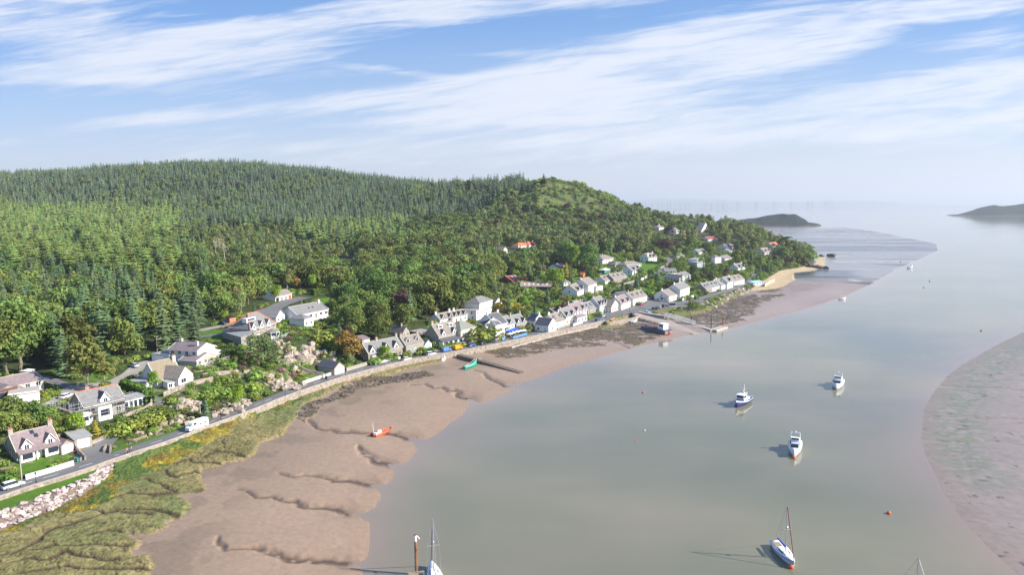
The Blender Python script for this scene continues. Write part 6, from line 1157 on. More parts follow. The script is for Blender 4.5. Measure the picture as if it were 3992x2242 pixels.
def choose(px, py, nz=0):
    u = rt.random(); py = py + (nz - .5) * 110
    if px < 2030 and py < dark_b(px) and nz > .6 and u < .3: return ('larch' if u < .2 else 'oak', rt.uniform(.8, 1.1))
    if px < 2030 and py < dark_b(px): return ('spruce', rt.uniform(.55, 1.25)) if u < .8 or nz < .4 else ('oak', rt.uniform(.7, 1)) if u < .9 else ('larch', rt.uniform(.8, 1.2))
    if px >= 2020 and py < 815: return ('shrub', rt.uniform(.6, 2.0) if u < .9 else 2.6)
    if px >= 2030 and py < 900: return ('shrub', rt.uniform(1.0, 2.4)) if u < .35 else ('birch', rt.uniform(.4, .75)) if u < .7 else ('oak', rt.uniform(.5, .75)) if u < .93 else ('copper', .7) if u < .95 else ('spruce', .7)
    if 1150 < px < 1580 and py < 965: return ('larch', rt.uniform(1, 1.35)) if u < .7 else ('spruce', 1.05) if u < .85 else ('oak', .8)
    if px < 700 and py < 1120: return ('larch', rt.uniform(.95, 1.6)) if u < .72 else ('spruce', rt.uniform(.75, 1.05)) if u < .88 else ('oak', .9)
    if px < 800 and py < 1240: return ('larch', rt.uniform(.9, 1.2)) if u < .35 else ('cedar', rt.uniform(.65, .9)) if u < .6 else ('spruce', 1.0) if u < .78 else ('oak', rt.uniform(.8, 1.05))
    if px < 800: return ('cedar', rt.uniform(.7, .95)) if u < .45 else ('oak', rt.uniform(.85, 1.1)) if u < .85 else ('spruce', 1.0)
    if px < 1400 and py < 1125: return ('birch', rt.uniform(.35, .6)) if u < .6 else ('larch', rt.uniform(.4, .7)) if u < .8 else ('oak', rt.uniform(.45, .7))
    if px > 1850 and py < 1000: return ('birch', rt.uniform(.8, 1.15)) if u < .6 else ('oak', rt.uniform(.7, .95)) if u < .93 else ('spruce', .9) if u < .97 else ('copper', .9)
    return ('oak', rt.uniform(.75, 1.1)) if u < .66 else ('birch', rt.uniform(.8, 1.1)) if u < .82 else ('cedar', rt.uniform(.5, .8)) if u < .91 else ('larch', .9) if u < .98 else ('autumn', .8) if u < .99 else ('copper', .8)
for step, r0_, r1_ in ((7.0, 150, 640), (6.6, 640, 980), (6.8, 980, 1700)):
    x, y, z, px, py, w = scatter(step, (-1400, 450), (90, 1650), r0_, r1_)
    pr = protect(px, py, w, np.full(px.shape, 10.5), np.full(px.shape, 7.0), .22)
    nzz = fbm(x / 70, y / 70, 3, 123); gap_ = fbm(x / 16, y / 16, 3, 321); hvar = fbm(x / 30, y / 30, 2, 55)
    for i in range(len(x)):
        if gap_[i] < .33 and not pr[i]: continue
        if pr[i]: 
            if rt.random() < .35 and py[i] > 950: TREES.append(('shrub', x[i], y[i], z[i], rt.uniform(.8, 1.5), 1, px[i], py[i], w[i]))
            continue
        kd, s = choose(px[i], py[i], nzz[i]); s *= .8 + .55 * hvar[i]
        if kd in ('oak', 'copper', 'autumn') and rt.random() < .2: continue
        if px[i] > 2020 and py[i] < 815 and rt.random() < .3: continue
        if kd == 'cedar' and rt.random() < .35: continue
        if kd == 'larch' and s > .85 and rt.random() < .22: continue
        TREES.append((kd, x[i], y[i], z[i], s, rt.uniform(.85, 1.2), px[i], py[i], w[i]))
# gardens and village
x, y, z, px, py, w = scatter(2.8, (-330, 450), (110, 1000), 110, 960, dense=False)
pr = protect(px, py, w, np.full(px.shape, 2.0), np.full(px.shape, 3.0), .28); pr2 = protect(px, py, w, np.full(px.shape, 7.0), np.full(px.shape, 6.0), .25)
rs_ = np.hypot(x, y); head_ = inside(x, y, HEAD); coastd, _ = dist_line(x, y, COAST_A + COAST_B)
for i in range(len(x)):
    if pr[i] or coastd[i] < 1.8: continue
    u = rt.random(); far = w[i] > 330
    if head_[i]:
        if u < .3: TREES.append(('shrub', x[i], y[i], z[i], rt.uniform(.35, .8), 1.3, px[i], py[i], w[i]))
        continue
    if py[i] > 1130 and px[i] < 1300:
        if u < .72: TREES.append((rt.choice(['shrub'] * 26 + ['heather', 'heather', 'goldbush']), x[i], y[i], z[i], rt.uniform(.35, .95), rt.uniform(.9, 1.5), px[i], py[i], w[i]))
        elif u < .75 and not pr2[i]: TREES.append((rt.choice(['oak', 'cedar', 'birch', 'lime']), x[i], y[i], z[i], rt.uniform(.28, .45), 1, px[i], py[i], w[i]))
        continue
    if u < .46: TREES.append((rt.choice(['shrub'] * 40 + ['heather', 'goldbush']), x[i], y[i], z[i], rt.uniform(.6, 1.5), rt.uniform(.9, 1.4), px[i], py[i], w[i]))
    elif u < .56 and not pr2[i]:
        TREES.append((rt.choice(['oak', 'oak', 'birch', 'oak', 'cedar', 'lime', 'copper']), x[i], y[i], z[i], rt.uniform(.4, .75), 1.0, px[i], py[i], w[i]))
# knoll bushes
for c_ in range(190):
    qx, qy = rt.uniform(2025, 2370), rt.uniform(705, 850)
    hh_ = hit(qx, qy); q = proj(hh_.x, hh_.y, hh_.z)
    if hh_.y < 600: continue
    TREES.append(('shrub', hh_.x, hh_.y, hh_.z, rt.uniform(.6, 1.9), 1.3, qx, qy, float(q[2])))
# single trees seen clearly: (px,py of the foot, kind, height m, width factor, label)
HERO = [(75,1448,'bigoak',20,1.0,'huge dark broad tree with short trunk behind the long bungalow'),(345,1530,'oak',15,1.0,'leafy tree standing beside the wooden pole left of the steep tiled house'),(250,1470,'cedar',17,.8,'dark conifer between the huge broad tree and the leafy tree'),
 (30,1460,'bigoak',17,.9,'left half of the dark tree mass at the far left edge'),(470,1372,'gold',8,1.1,'golden conifer in front of the dark cypress trees'),(560,1345,'gold',5,1.0,'small yellow conifer beside the wooden pole'),(430,1370,'cedar',17,.8,'blue-green rounded cypress left of the golden conifer'),(530,1360,'cedar',19,.9,'tall blue-green cypress right of the golden conifer'),
 (690,1350,'cedar',20,1.0,'tall dark cypress behind the white villa'),(640,1360,'cedar',22,.9,'tallest dark cypress behind the white villa garage'),(760,1330,'cedar',15,.9,'dark rounded cypress at the lawn edge right of the white villa'),
 (1012,1425,'scots',11,1.1,'spreading dark pine on the bluff in front of the orange-ridged stone house'),(1058,1428,'scots',9,1.0,'lower spreading pine on the bluff below the stone house'),
 (1350,1235,'bigoak',14,1.0,'round olive tree with clear bare trunk above the bluff'),(1355,1405,'autumn',12,1.0,'autumn-coloured tree behind the roadside garage'),(1480,1225,'bigoak',18,1.0,'large pale green tree in the wood above the cottages'),(1560,1240,'copper',14,1.0,'copper-leaved tree in the wood above the cottages'),(1600,1255,'cedar',17,.8,'tall grey-green conifer beside the copper tree'),
 (1700,1235,'bigoak',19,1.0,'large dark tree above the five-gablet cottage row'),(1790,1230,'bigoak',19,.9,'tall dark tree left of the tall hipped white house'),(1855,1215,'bigoak',18,.9,'tall dark tree behind the tall hipped white house'),(1760,1215,'cedar',18,.9,'tall narrow dark conifer behind the five-gablet cottage row'),
 (1975,1220,'goldbush',7,1.7,'big golden-green rounded bush beside the little blue-doored shed'),(2165,1125,'lime',13,1.2,'bright green rounded tree beside the rusty shed'),(2207,1085,'gold',12,1.2,'golden column tree beside a dark column tree'),(2222,1090,'cedar',10,.7,'dark column tree right of the golden column tree'),
 (2242,1050,'lime',19,.7,'tall bright green fir left of the balconied hip house'),(2290,1060,'bigoak',20,.9,'tall broad dark tree left of the balconied hip house'),(2210,1045,'bigoak',20,.9,'very tall dark tree in the middle of the upper village'),(2361,985,'gold',15,.8,'tall golden column tree above the balconied hip house'),(2300,950,'bigoak',19,1.0,'big round dark tree uphill of the golden column tree'),
 (2040,742,'spruce',23,1.3,'lone dark spruce standing left of the knoll'),(2060,745,'spruce',17,1.3,'smaller spruce beside the lone dark spruce on the knoll'),(2120,712,'spruce',12,1.8,'small dark spruce right on top of the knoll'),(2090,770,'oak',8,.9,'dark round bush tree on the grassy knoll'),(2210,820,'copper',9,1.1,'reddish round tree on the lower knoll slope'),(2345,790,'spruce',9,1.6,'dark spruce on the right shoulder of the knoll'),(2370,803,'spruce',8,1.5,'last small spruce down the knoll ridge'),(2462,845,'spruce',14,1.5,'tall spruce rising above the trees over the sea'),
 (2810,900,'cedar',17,1.1,'dark conifer clump on the far skyline by the sea'),(2720,895,'cedar',20,.9,'dark conifer right of the narrow tall house'),(2890,975,'pine',17,1.3,'tall spreading pine near the end of the headland'),(2900,985,'pine',15,1.2,'second spreading pine near the end of the headland'),(3055,975,'pine',15,1.4,'dark spreading pine over the sea at the headland tip'),(3040,1000,'pine',12,1.3,'lower dark pine at the headland tip'),(3105,995,'oak',6,1.0,'small bush tree alone on the outermost point'),
 (2768,890,'gold',10,.7,'slim golden conifer high on the right slope'),(2640,1030,'birch',15,1.0,'tall grey-green tree right of the orange-chimneyed house'),(2610,920,'copper',12,1.1,'copper tree between the two highest houses'),(2590,990,'copper',15,1.2,'wide copper beech uphill of the orange-chimneyed house'),
 (930,1600,'lime',8,.55,'lime-yellow upright shrub beside the coast road'),(600,1525,'lime',6,.7,'light green bush in front of the flat white garage'),(300,1700,'lime',6,1.0,'bright green rounded bush above the flat-roofed garage'),(375,1700,'gold',4.5,1.2,'yellow bush in front of the scaffolded house'),(270,1445,'oak',12,.7,'tree behind the bungalow courtyard'),
 (1080,1175,'lime',8,.8,'bright green tree right of the four-door garage'),(1220,1135,'lime',9,.7,'small bright green tree on the hill lawn'),(1010,1130,'autumn',8,.9,'orange-tipped tree left of the four-door garage'),(1150,1130,'autumn',8,.9,'orange-tipped tree behind the four-door garage'),(700,1000,'autumn',9,1.0,'olive-yellow tree below the umbrella pines'),(1430,955,'gold',7,1.0,'small yellow tree in the middle of the hill'),
 (2700,1205,'shrub',5,1.2,'dark round bush on the headland green'),(1890,1325,'shrub',7,2.0,'large leafy bush beside the cream hipped house'),(2690,960,'oak',12,1.0,'round tree below the narrow tall house')]
for (sx2, sy2, sh2, sw2, wh) in [(35,1690,6,1.2,'behind the left chimney of the two-gablet cottage'),(95,1700,6,1.1,'behind the roof of the two-gablet cottage'),(150,1680,7,1.0,'between the two-gablet cottage and the garage block'),(20,1640,6,1.2,'below the white garage block'),(190,1665,6,1.1,'below the gravel courtyard'),(215,1700,5,1.1,'left of the stone garages'),(120,1650,6,1.1,'under the courtyard wall'),(60,1655,7,1.1,'just under the white garage block'),(255,1660,4,1.2,'in front of the octagonal conservatory')]:
    HERO.append((sx2, sy2, 'oak', sh2, sw2, 'dense leafy bush-like tree ' + wh))
for (sx2, sy2, sh2, sw2, wh) in [(450,1705,2.6,1.3,'at the lower end of the grass verge'),(480,1690,3.2,1.3,'behind the grass verge beside the bench'),(520,1680,3.4,1.3,'uphill of the roadside bench'),(560,1668,3.4,1.3,'between driveway bend and roadside bench'),(600,1655,3.4,1.3,'left of the white van on the bank'),(640,1640,3.4,1.3,'on the bank just left of the pale pole'),(560,1640,3,1.3,'on the right side of the steep driveway'),(610,1620,3,1.3,'at the driveway bend below the terrace'),(820,1560,3.4,1.2,'above the roadside rocks'),(870,1560,3.6,1.3,'left of the lime-yellow upright shrub'),(990,1530,3.2,1.3,'right of the lime-yellow upright shrub'),(1000,1480,3.6,1.2,'in the middle of the rock garden'),(880,1500,3.0,1.3,'below the pinkish flowering rockery'),(1290,1330,5,1.5,'on the slope above the road garage'),(1330,1370,5,1.3,'left of the autumn tree'),(1270,1340,5,1.2,'beside the upper granite knob')]:
    HERO.append((sx2, sy2, 'shrub', sh2, sw2, 'big green shrub ' + wh))
UMB = [(640,962,15),(690,950,16),(740,975,14),(612,1010,13),(655,1022,14),(700,1010,14),(580,985,12),(830,960,12),(545,1035,11),(775,940,13)]
for ux, uy, uh in UMB: HERO.append((ux, uy, 'pine', uh, 1.5, 'umbrella-shaped old pine with orange trunk in the left wood'))
for dx_, dy_ in ((855,985),(875,1010),(845,1000)): HERO.append((dx_, dy_, 'dead', 15, .8, 'pale dead tree beside the umbrella pines'))
KN = {'spruce': 'spruce_tree', 'larch': 'larch_tree', 'cedar': 'cypress_tree', 'oak': 'oak_tree', 'bigoak': 'oak_tree', 'birch': 'birch_tree', 'pine': 'pine_tree', 'shrub': 'shrub', 'heather': 'heather_shrub', 'goldbush': 'golden_shrub', 'lime': 'bright_green_tree', 'autumn': 'autumn_tree', 'copper': 'copper_beech', 'gold': 'golden_conifer', 'dead': 'dead_tree', 'scots': 'pine_tree'}
CW = {'spruce': 'dark green spruce', 'larch': 'light green larch', 'cedar': 'dense blue-green cypress', 'oak': 'round green broadleaf tree', 'birch': 'pale green feathery birch', 'pine': 'spreading pine', 'shrub': 'green bush', 'heather': 'pinkish-brown bush', 'goldbush': 'golden-yellow bush', 'lime': 'bright lime-green tree', 'autumn': 'orange-brown autumn tree', 'copper': 'dark copper-leaved tree', 'gold': 'golden conifer', 'dead': 'bare dead tree', 'bigoak': 'large tree', 'scots': 'dense pine'}
def make_tree(kd, x, y, z, s, ws, label, group=None):
    tp = rt.choice(TPL[kd]); cat = 'shrub' if kd in ('shrub', 'heather', 'goldbush') else 'tree'; rz = rt.uniform(0, 6.3)
    if tp[1] is None:
        o = bpy.data.objects.new(KN[kd], tp[0]); COL.objects.link(o); o.location = (x, y, z); o.rotation_euler = (0, 0, rz); o.scale = (s * ws, s * ws, s); return tag(o, label, cat, group)
    e = bpy.data.objects.new(KN[kd], None); COL.objects.link(e); e.location = (x, y, z); e.rotation_euler = (0, 0, rz); e.scale = (s * ws, s * ws, s); tag(e, label, cat, group)
    for nm, me in (('crown', tp[0]), ('trunk', tp[1])): c = bpy.data.objects.new(nm, me); COL.objects.link(c); c.parent = e
    return e
for (hx, hy, kd, hh_, ws, lb) in HERO:
    c = hit(hx, hy); make_tree(kd, c.x, c.y, c.z, hh_ / HBASE[kd], ws, lb, 'umbrella pines in the left wood' if 'umbrella-shaped' in lb else 'dead trees by the umbrella pines' if kd == 'dead' else None)
# thin out crowding around single trees, rank by apparent size
hp_ = np.array([tuple(hit(h[0], h[1])[:2]) for h in HERO])
TREES = [t for t in TREES if ((hp_ - np.array([t[1], t[2]])) ** 2).sum(1).min() > (7 if t[0] != 'shrub' else 2)]
TREES.sort(key=lambda t: -(HBASE[t[0]] * t[4] / t[8]))
LIM = {'spruce': 230, 'larch': 250, 'cedar': 200, 'oak': 290, 'birch': 270, 'shrub': 290, 'heather': 60, 'goldbush': 60, 'autumn': 60, 'copper': 60, 'lime': 60}
used = {}; rest = {}
for t in TREES:
    kd, x, y, z, s, ws, px, py, w = t; infr = (-15 < px < 4000) and py < 2300
    if infr and used.get(kd, 0) < LIM.get(kd, 50):
        used[kd] = used.get(kd, 0) + 1; big = 'tall ' if s > (1.0 if kd not in ('shrub', 'heather', 'goldbush') else .95) else 'small ' if s < .6 else ''
        wt = where_txt(px, py); lb = big + CW[kd] + ' ' + wt; lb = ' '.join(lb.split()[:16]); make_tree(kd, x, y, z - .2, s, ws, lb, CW[kd] + ' ' + wt)
    else:
        k2 = kd if kd in LO else ('shrub' if kd in ('heather', 'goldbush') else 'oak'); rest.setdefault(k2, []).append((x, y, z - .2, s * (HBASE[kd] / HBASE[k2] if k2 != kd else 1), ws, rt.uniform(0, 6.3)))
def instancer(name, pts, meshes, label):
    pts = list(pts); me = bpy.data.meshes.new(name); me.vertices.add(len(pts)); me.vertices.foreach_set('co', np.array([p[:3] for p in pts], np.float32).ravel())
    for nm, dt, vals in (('sc', 'FLOAT_VECTOR', [(p[3] * p[4], p[3] * p[4], p[3]) for p in pts]), ('rt', 'FLOAT', [p[5] for p in pts]), ('ix', 'INT', [rt.randrange(len(meshes)) for p in pts])):
        a = me.attributes.new(nm, dt, 'POINT'); a.data.foreach_set('vector' if dt == 'FLOAT_VECTOR' else 'value', np.array(vals, np.int32 if dt == 'INT' else np.float32).ravel())
    ob = bpy.data.objects.new(name, me); COL.objects.link(ob); ob['kind'] = 'stuff'; ob['label'] = label
    cc = bpy.data.collections.new(name + '_kinds')
    for k, m_ in enumerate(meshes): so_ = bpy.data.objects.new(name + '_tree_%d' % k, m_); cc.objects.link(so_)
    ng_ = bpy.data.node_groups.new(name, 'GeometryNodeTree'); ng_.interface.new_socket('Geometry', in_out='INPUT', socket_type='NodeSocketGeometry'); ng_.interface.new_socket('Geometry', in_out='OUTPUT', socket_type='NodeSocketGeometry')
    n = ng_.nodes; l = ng_.links; gi = n.new('NodeGroupInput'); go = n.new('NodeGroupOutput'); mp_ = n.new('GeometryNodeMeshToPoints'); ip = n.new('GeometryNodeInstanceOnPoints'); ci = n.new('GeometryNodeCollectionInfo')
    ci.inputs['Collection'].default_value = cc; ci.inputs['Separate Children'].default_value = True; ci.inputs['Reset Children'].default_value = True; ip.inputs['Pick Instance'].default_value = True
    def na(nm, dt): a = n.new('GeometryNodeInputNamedAttribute'); a.data_type = dt; a.inputs['Name'].default_value = nm; return a.outputs['Attribute']
    cx2 = n.new('ShaderNodeCombineXYZ'); l.new(na('rt', 'FLOAT'), cx2.inputs[2]); l.new(cx2.outputs[0], ip.inputs['Rotation'])
    l.new(gi.outputs[0], mp_.inputs[0]); l.new(mp_.outputs[0], ip.inputs['Points']); l.new(ci.outputs[0], ip.inputs['Instance']); l.new(na('ix', 'INT'), ip.inputs['Instance Index']); l.new(na('sc', 'FLOAT_VECTOR'), ip.inputs['Scale']); l.new(ip.outputs[0], go.inputs[0])
    md = ob.modifiers.new('forest', 'NODES'); md.node_group = ng_; return ob
NM = {'spruce': ('spruce_forest', 'dark spruce plantation covering the hill'), 'larch': ('larch_forest', 'light green conifer wood on the slopes'), 'cedar': ('cypress_wood', 'further dense conifers in the wood'), 'oak': ('broadleaf_wood', 'further broadleaf trees filling the slopes'), 'birch': ('birch_wood', 'further birches filling the slopes'), 'shrub': ('undergrowth', 'bushes filling the gardens and slopes'), 'pine': ('pine_wood', 'further pines')}
for k, pts in rest.items():
    instancer(NM[k][0], pts, LO[k], NM[k][1])
print('TREES', len(TREES), used, {k: len(v) for k, v in rest.items()})
# ------------------------------------------------------------------ boats
def hullmb(L, B, fb, keel=.5, tr=.8, n=12, sheer=.35, bow=1.0, e=1.8):
    rings = []
    for i in range(n + 1):
        t = i / n; x = -L / 2 + L * t; w = B / 2 * (tr + (1 - tr) * min(1, t * 3)) if t < .33 else B / 2 * max(0.02, 1 - ((t - .33) / .67) ** e) ** .8
        z1 = fb * (1 + sheer * (t - .3) ** 2 * 2); zk = -keel * (1 - max(0, t - .7) / .3 * .9); x0 = x - (0.0 if t < .9 else 0)
        rings.append([(x, w, z1), (x - .12 * t * bow, w * .86, z1 * .35), (x - .3 * t * bow, w * .45, zk * .6), (x - .35 * t * bow, 0, zk), (x - .3 * t * bow, -w * .45, zk * .6), (x - .12 * t * bow, -w * .86, z1 * .35), (x, -w, z1)])
    return MB().loft(rings)
def place(px, py, h=0.0): q = P(px, py, h); return (q[0], q[1], h)
def heading(p, q, h=0.0): a = P(*p, h); b = P(*q, h); return math.atan2(b[1] - a[1], b[0] - a[0])
def sheet_band(L, B, fb, z0, z1, m_, name, par, tr=.8, out=1.012, e=1.8, sheer=.35):
    """thin stripe that follows the topsides"""
    n = 14; r1 = []; r2 = []
    for i in range(n + 1):
        t = i / n; x = -L / 2 + L * t; w = B / 2 * (tr + (1 - tr) * min(1, t * 3)) if t < .33 else B / 2 * max(0.02, 1 - ((t - .33) / .67) ** e) ** .8
        s = (1 + sheer * (t - .3) ** 2 * 2); r1.append((x, w, s))
    vs = []; fs = []
    for side in (1, -1):
        o = len(vs)
        for (x, w, s) in r1:
            for z in (z0, z1): vs.append((x - .12 * (1 - z) * 0, side * (w * (.86 + .14 * z) * out + .015), fb * s * (.35 + .65 * z)))
        for i in range(n): a = o + 2 * i; fs.append((a, a + 2, a + 3, a + 1) if side == -1 else (a + 1, a + 3, a + 2, a))
    return simple_mesh(name, vs, fs, m_, par)
def cruiser(name, label, px, py, head, L, B, cabin=1, fly=1, hullm='whitegloss', seed=0):
    e = empty(name, place(px, py), head); tag(e, label, 'boat', None)
    hullmb(L, B, 1.5, .4, .92, sheer=.5, e=2.3).build('hull', MT[hullm], e, True)
    MB().loft([[(-L * .48, y * B * .44, 1.45), (-L * .2, y * B * .47, 1.5), (L * .2, y * B * .40, 1.62), (L * .38, y * B * .2, 1.75), (L * .38, -y * B * .2, 1.76), (L * .2, -y * B * .40, 1.63), (-L * .2, -y * B * .47, 1.51), (-L * .48, -y * B * .44, 1.46)] if False else [(-L * .48, s * B * .45, z), (L * .15, s * B * .44, z + .1), (L * .40, s * B * .16, z + .22)] for s, z in ((1, 1.5), (-1, 1.5))], False)
    c = MB(); w = B * .36
    c.loft([[(-L * .30, -w, 1.4), (L * .22, -w * .8, 1.4), (L * .22, w * .8, 1.4), (-L * .30, w, 1.4)], [(-L * .30, -w * .92, 2.65), (L * .08, -w * .7, 2.65), (L * .08, w * .7, 2.65), (-L * .30, w * .92, 2.65)]]); co = c.build('cabin', MT['whitegloss'], e)
    g = MB(); g.loft([[(L * .19, -w * .78, 1.85), (L * .21, -w * .78, 1.85), (L * .21, w * .78, 1.85), (L * .19, w * .78, 1.85)], [(L * .105, -w * .72, 2.5), (L * .125, -w * .72, 2.5), (L * .125, w * .72, 2.5), (L * .105, w * .72, 2.5)]]); g.build('windscreen', MT['glass'], co)
    for s in (-1, 1): MB().box(-L * .24, L * .06, s * w * .93 - .03, s * w * .93 + .03, 1.9, 2.35).build('side_window', MT['glass'], co)
    if fly:
        f = MB(); f.loft([[(-L * .28, -w * .9, 2.66), (L * .05, -w * .75, 2.66), (L * .05, w * .75, 2.66), (-L * .28, w * .9, 2.66)], [(-L * .28, -w * .9, 3.2), (L * .0, -w * .78, 3.35), (L * .0, w * .78, 3.35), (-L * .28, w * .9, 3.2)]]); f.build('flybridge', MT['whitegloss'], e)
        MB().box(L * .0, L * .015, -w * .75, w * .75, 3.36, 3.75).build('flybridge_screen', MT['dark'], e)
        a = MB()
        for s in (-1, 1): a.bar((-L * .24, s * w * .95, 2.7), (-L * .2, s * w * .85, 4.7), .12, 6)
        a.bar((-L * .2, -w * .9, 4.7), (-L * .2, w * .9, 4.7), .13, 6); a.sphere((-L * .2, 0, 4.95), .22, 8, 5); a.build('radar_arch', MT['whitegloss'], e)
    rl = MB()
    for s in (-1, 1):
        for k in range(6): x = L * (.0 + .08 * k); yy2 = B / 2 * max(.05, 1 - ((x / L + .5 - .33) / .67) ** 2.3) ** .8 * .93; rl.bar((x, s * yy2, 1.55), (x, s * yy2, 2.25), .03, 4)
    rl.build('guard_rail', MT['metal'], e); return e
cruiser('motor_cruiser', 'white flybridge motor cruiser moored furthest right, bow towards the camera', 3265, 1508, heading((3265,1508), (3245,1560)), 11, 4.1)
cruiser('motor_cruiser', 'white motor cruiser with dark screens moored behind an orange buoy', 3098, 1762, heading((3098,1762), (3094,1800)), 10, 3.6)
t_ = empty('motor_yacht', place(2893, 1578), heading((2893,1578), (2868,1592))); tag(t_, 'navy-hulled trawler motor yacht with white wheelhouse, bow to the left', 'boat')
hullmb(10.5, 3.7, 1.5, .4, .85, sheer=.7).build('hull', MT['navy'], t_, True); sheet_band(10.5, 3.7, 1.5, .66, 1.02, MT['whitegloss'], 'bulwark', t_, .85, sheer=.7)
MB().box(-3.6, 1.4, -1.25, 1.25, 1.35, 2.2).box(-.6, 1.7, -1.2, 1.2, 2.2, 3.5).box(-.8, 2.0, -1.35, 1.35, 3.503, 3.65).build('wheelhouse', MT['whitegloss'], t_); MB().box(1.66, 1.74, -1.05, 1.05, 2.65, 3.3).box(-.4, 1.5, -1.24, 1.24, 2.65, 3.3).build('wheelhouse_glass', MT['glass'], t_)
mm = MB().bar((-1.2, 0, 2.2), (-1.4, 0, 6.6), .1, 6).bar((-1.3, -.8, 5.2), (-1.3, .8, 5.2), .05, 5).bar((-1.6, 0, 3.6), (-4.4, 0, 3.2), .07, 5); mm.sphere((-.9, 0, 4.6), .28, 8, 5); mm.build('mast', MT['frame'], t_)
rl = MB()
for s in (-1, 1):
    rl.bar((-4.8, s * 1.6, 2.3), (2.5, s * 1.5, 2.5), .035, 4)
    for k in range(7): rl.bar((-4.8 + k * 1.2, s * 1.6, 1.5), (-4.8 + k * 1.2, s * 1.6, 2.35), .03, 4)
rl.build('guard_rail', MT['metal'], t_)
def yacht(label, px, py, head, L, B, mast, cover='bluecanvas', jib='maroon', hullm='whitegloss', stripe=True, h=0.0, heel=0):
    e = empty('sailing_yacht', place(px, py, h), head); tag(e, label, 'boat')
    hullmb(L, B, 1.0, .5, .62, sheer=.4, e=1.7).build('hull', MT[hullm], e, True)
    if stripe: sheet_band(L, B, 1.0, .45, .6, MT['navy'], 'hull_stripe', e, .62, e=1.7, sheer=.4); sheet_band(L, B, 1.0, .8, .92, MT['dark'], 'gunwale_stripe', e, .62, e=1.7, sheer=.4)
    w = B * .3; c = MB().loft([[(-L * .12, -w, .95), (L * .24, -w * .6, 1.0), (L * .24, w * .6, 1.0), (-L * .12, w, .95)], [(-L * .12, -w * .85, 1.5), (L * .18, -w * .45, 1.35), (L * .18, w * .45, 1.35), (-L * .12, w * .85, 1.5)]]).build('coachroof', MT['whitegloss'], e)
    for s in (-1, 1): MB().box(-L * .08, L * .12, s * w * .86 - .04, s * w * .86 + .04, 1.1, 1.28).build('side_window', MT['dark'], c)
    MB().box(-L * .42, -L * .14, -w * .8, w * .8, 1.0, 1.06).build('cockpit', MT['wood'], e)
    m_ = MB().bar((L * .08, 0, 1.0), (L * .08, 0, mast), .085, 7, .06); m_.bar((L * .08, -B * .38, mast * .55), (L * .08, B * .38, mast * .55), .035, 4).sphere((L * .08 + .25, 0, mast * .6), .22, 8, 5); mo = m_.build('mast', MT['metal'], e)
    MB().bar((L * .06, 0, 2.05), (-L * .33, 0, 2.15), .09, 6).build('boom', MT['metal'], e); MB().bar((L * .05, 0, 2.25), (-L * .32, 0, 2.3), .2, 8, .12).build('sail_cover', MT[cover], e)
    MB().bar((L * .485, 0, 1.25), (L * .09, 0, mast * .97), .075, 6).build('furled_jib', MT[jib], e)
    rg = MB(); 
    for s in (-1, 1): rg.bar((L * .06, s * B * .44, 1.0), (L * .08, s * B * .38, mast * .55), .022, 4).bar((L * .08, s * B * .38, mast * .55), (L * .08, 0, mast * .98), .022, 4)
    rg.bar((-L * .48, 0, 1.0), (L * .08, 0, mast), .022, 4); rg.build('rigging', MT['metal'], e)
    pu = MB()
    for s in (-1, 1):
        for k in range(7): x = -L * .45 + L * .13 * k; yy2 = B / 2 * (.8 if x < L * .1 else .55 if x < L * .3 else .25); pu.bar((x, s * yy2, 1), (x, s * yy2, 1.6), .02, 4)
    pu.build('guard_rail', MT['metal'], e); return e
yacht('white and navy striped sailing yacht with blue sail cover behind a red buoy', 3055, 2172, heading((3018,2138), (3082,2212)), 8.6, 2.8, 10.4)
yacht('sailing yacht cut by the bottom edge beside the rusty pile, mast and bow showing', 1694, 2262, heading((1720,2350), (1684,2215)), 9.0, 2.9, 11.0, cover='canvas', jib='navy', stripe=False)
yacht('sailing yacht below the frame of which only the mast head shows near the right corner', 3545, 2425, heading((3500,2400), (3590,2440)), 9, 2.9, 11.0, jib='canvas', stripe=False)
rb2 = empty('inflatable_boat', (*place(1482, 1690, .9)[:2], .35), heading((1460,1698), (1510,1678), .9)); tag(rb2, 'orange rigid inflatable boat with white mast stranded at the creek edge', 'boat')
tb = MB()
path = [(-2.9, 1.0), (-1, 1.05), (1, 1.0), (2.1, .75), (2.8, .3), (3.0, 0), (2.8, -.3), (2.1, -.75), (1, -1.0), (-1, -1.05), (-2.9, -1.0)]
for a, b in zip(path[:-1], path[1:]): tb.bar((*a, .75), (*b, .75), .3, 8)
tb.build('tube', MT['orangep'], rb2); hullmb(5.8, 1.9, .7, .35, .9).build('hull', MT['orangep'], rb2); MB().box(-1.0, .2, -.35, .35, .6, 1.5).box(-2.2, -1.4, -.5, .5, .6, 1.2).build('console', MT['whitegloss'], rb2); MB().box(-3.4, -2.9, -.3, .3, .3, 1.5).build('outboard_engine', MT['dark'], rb2); MB().bar((-2.5, 0, .8), (-2.9, 0, 4.4), .06, 5).build('mast', MT['frame'], rb2)
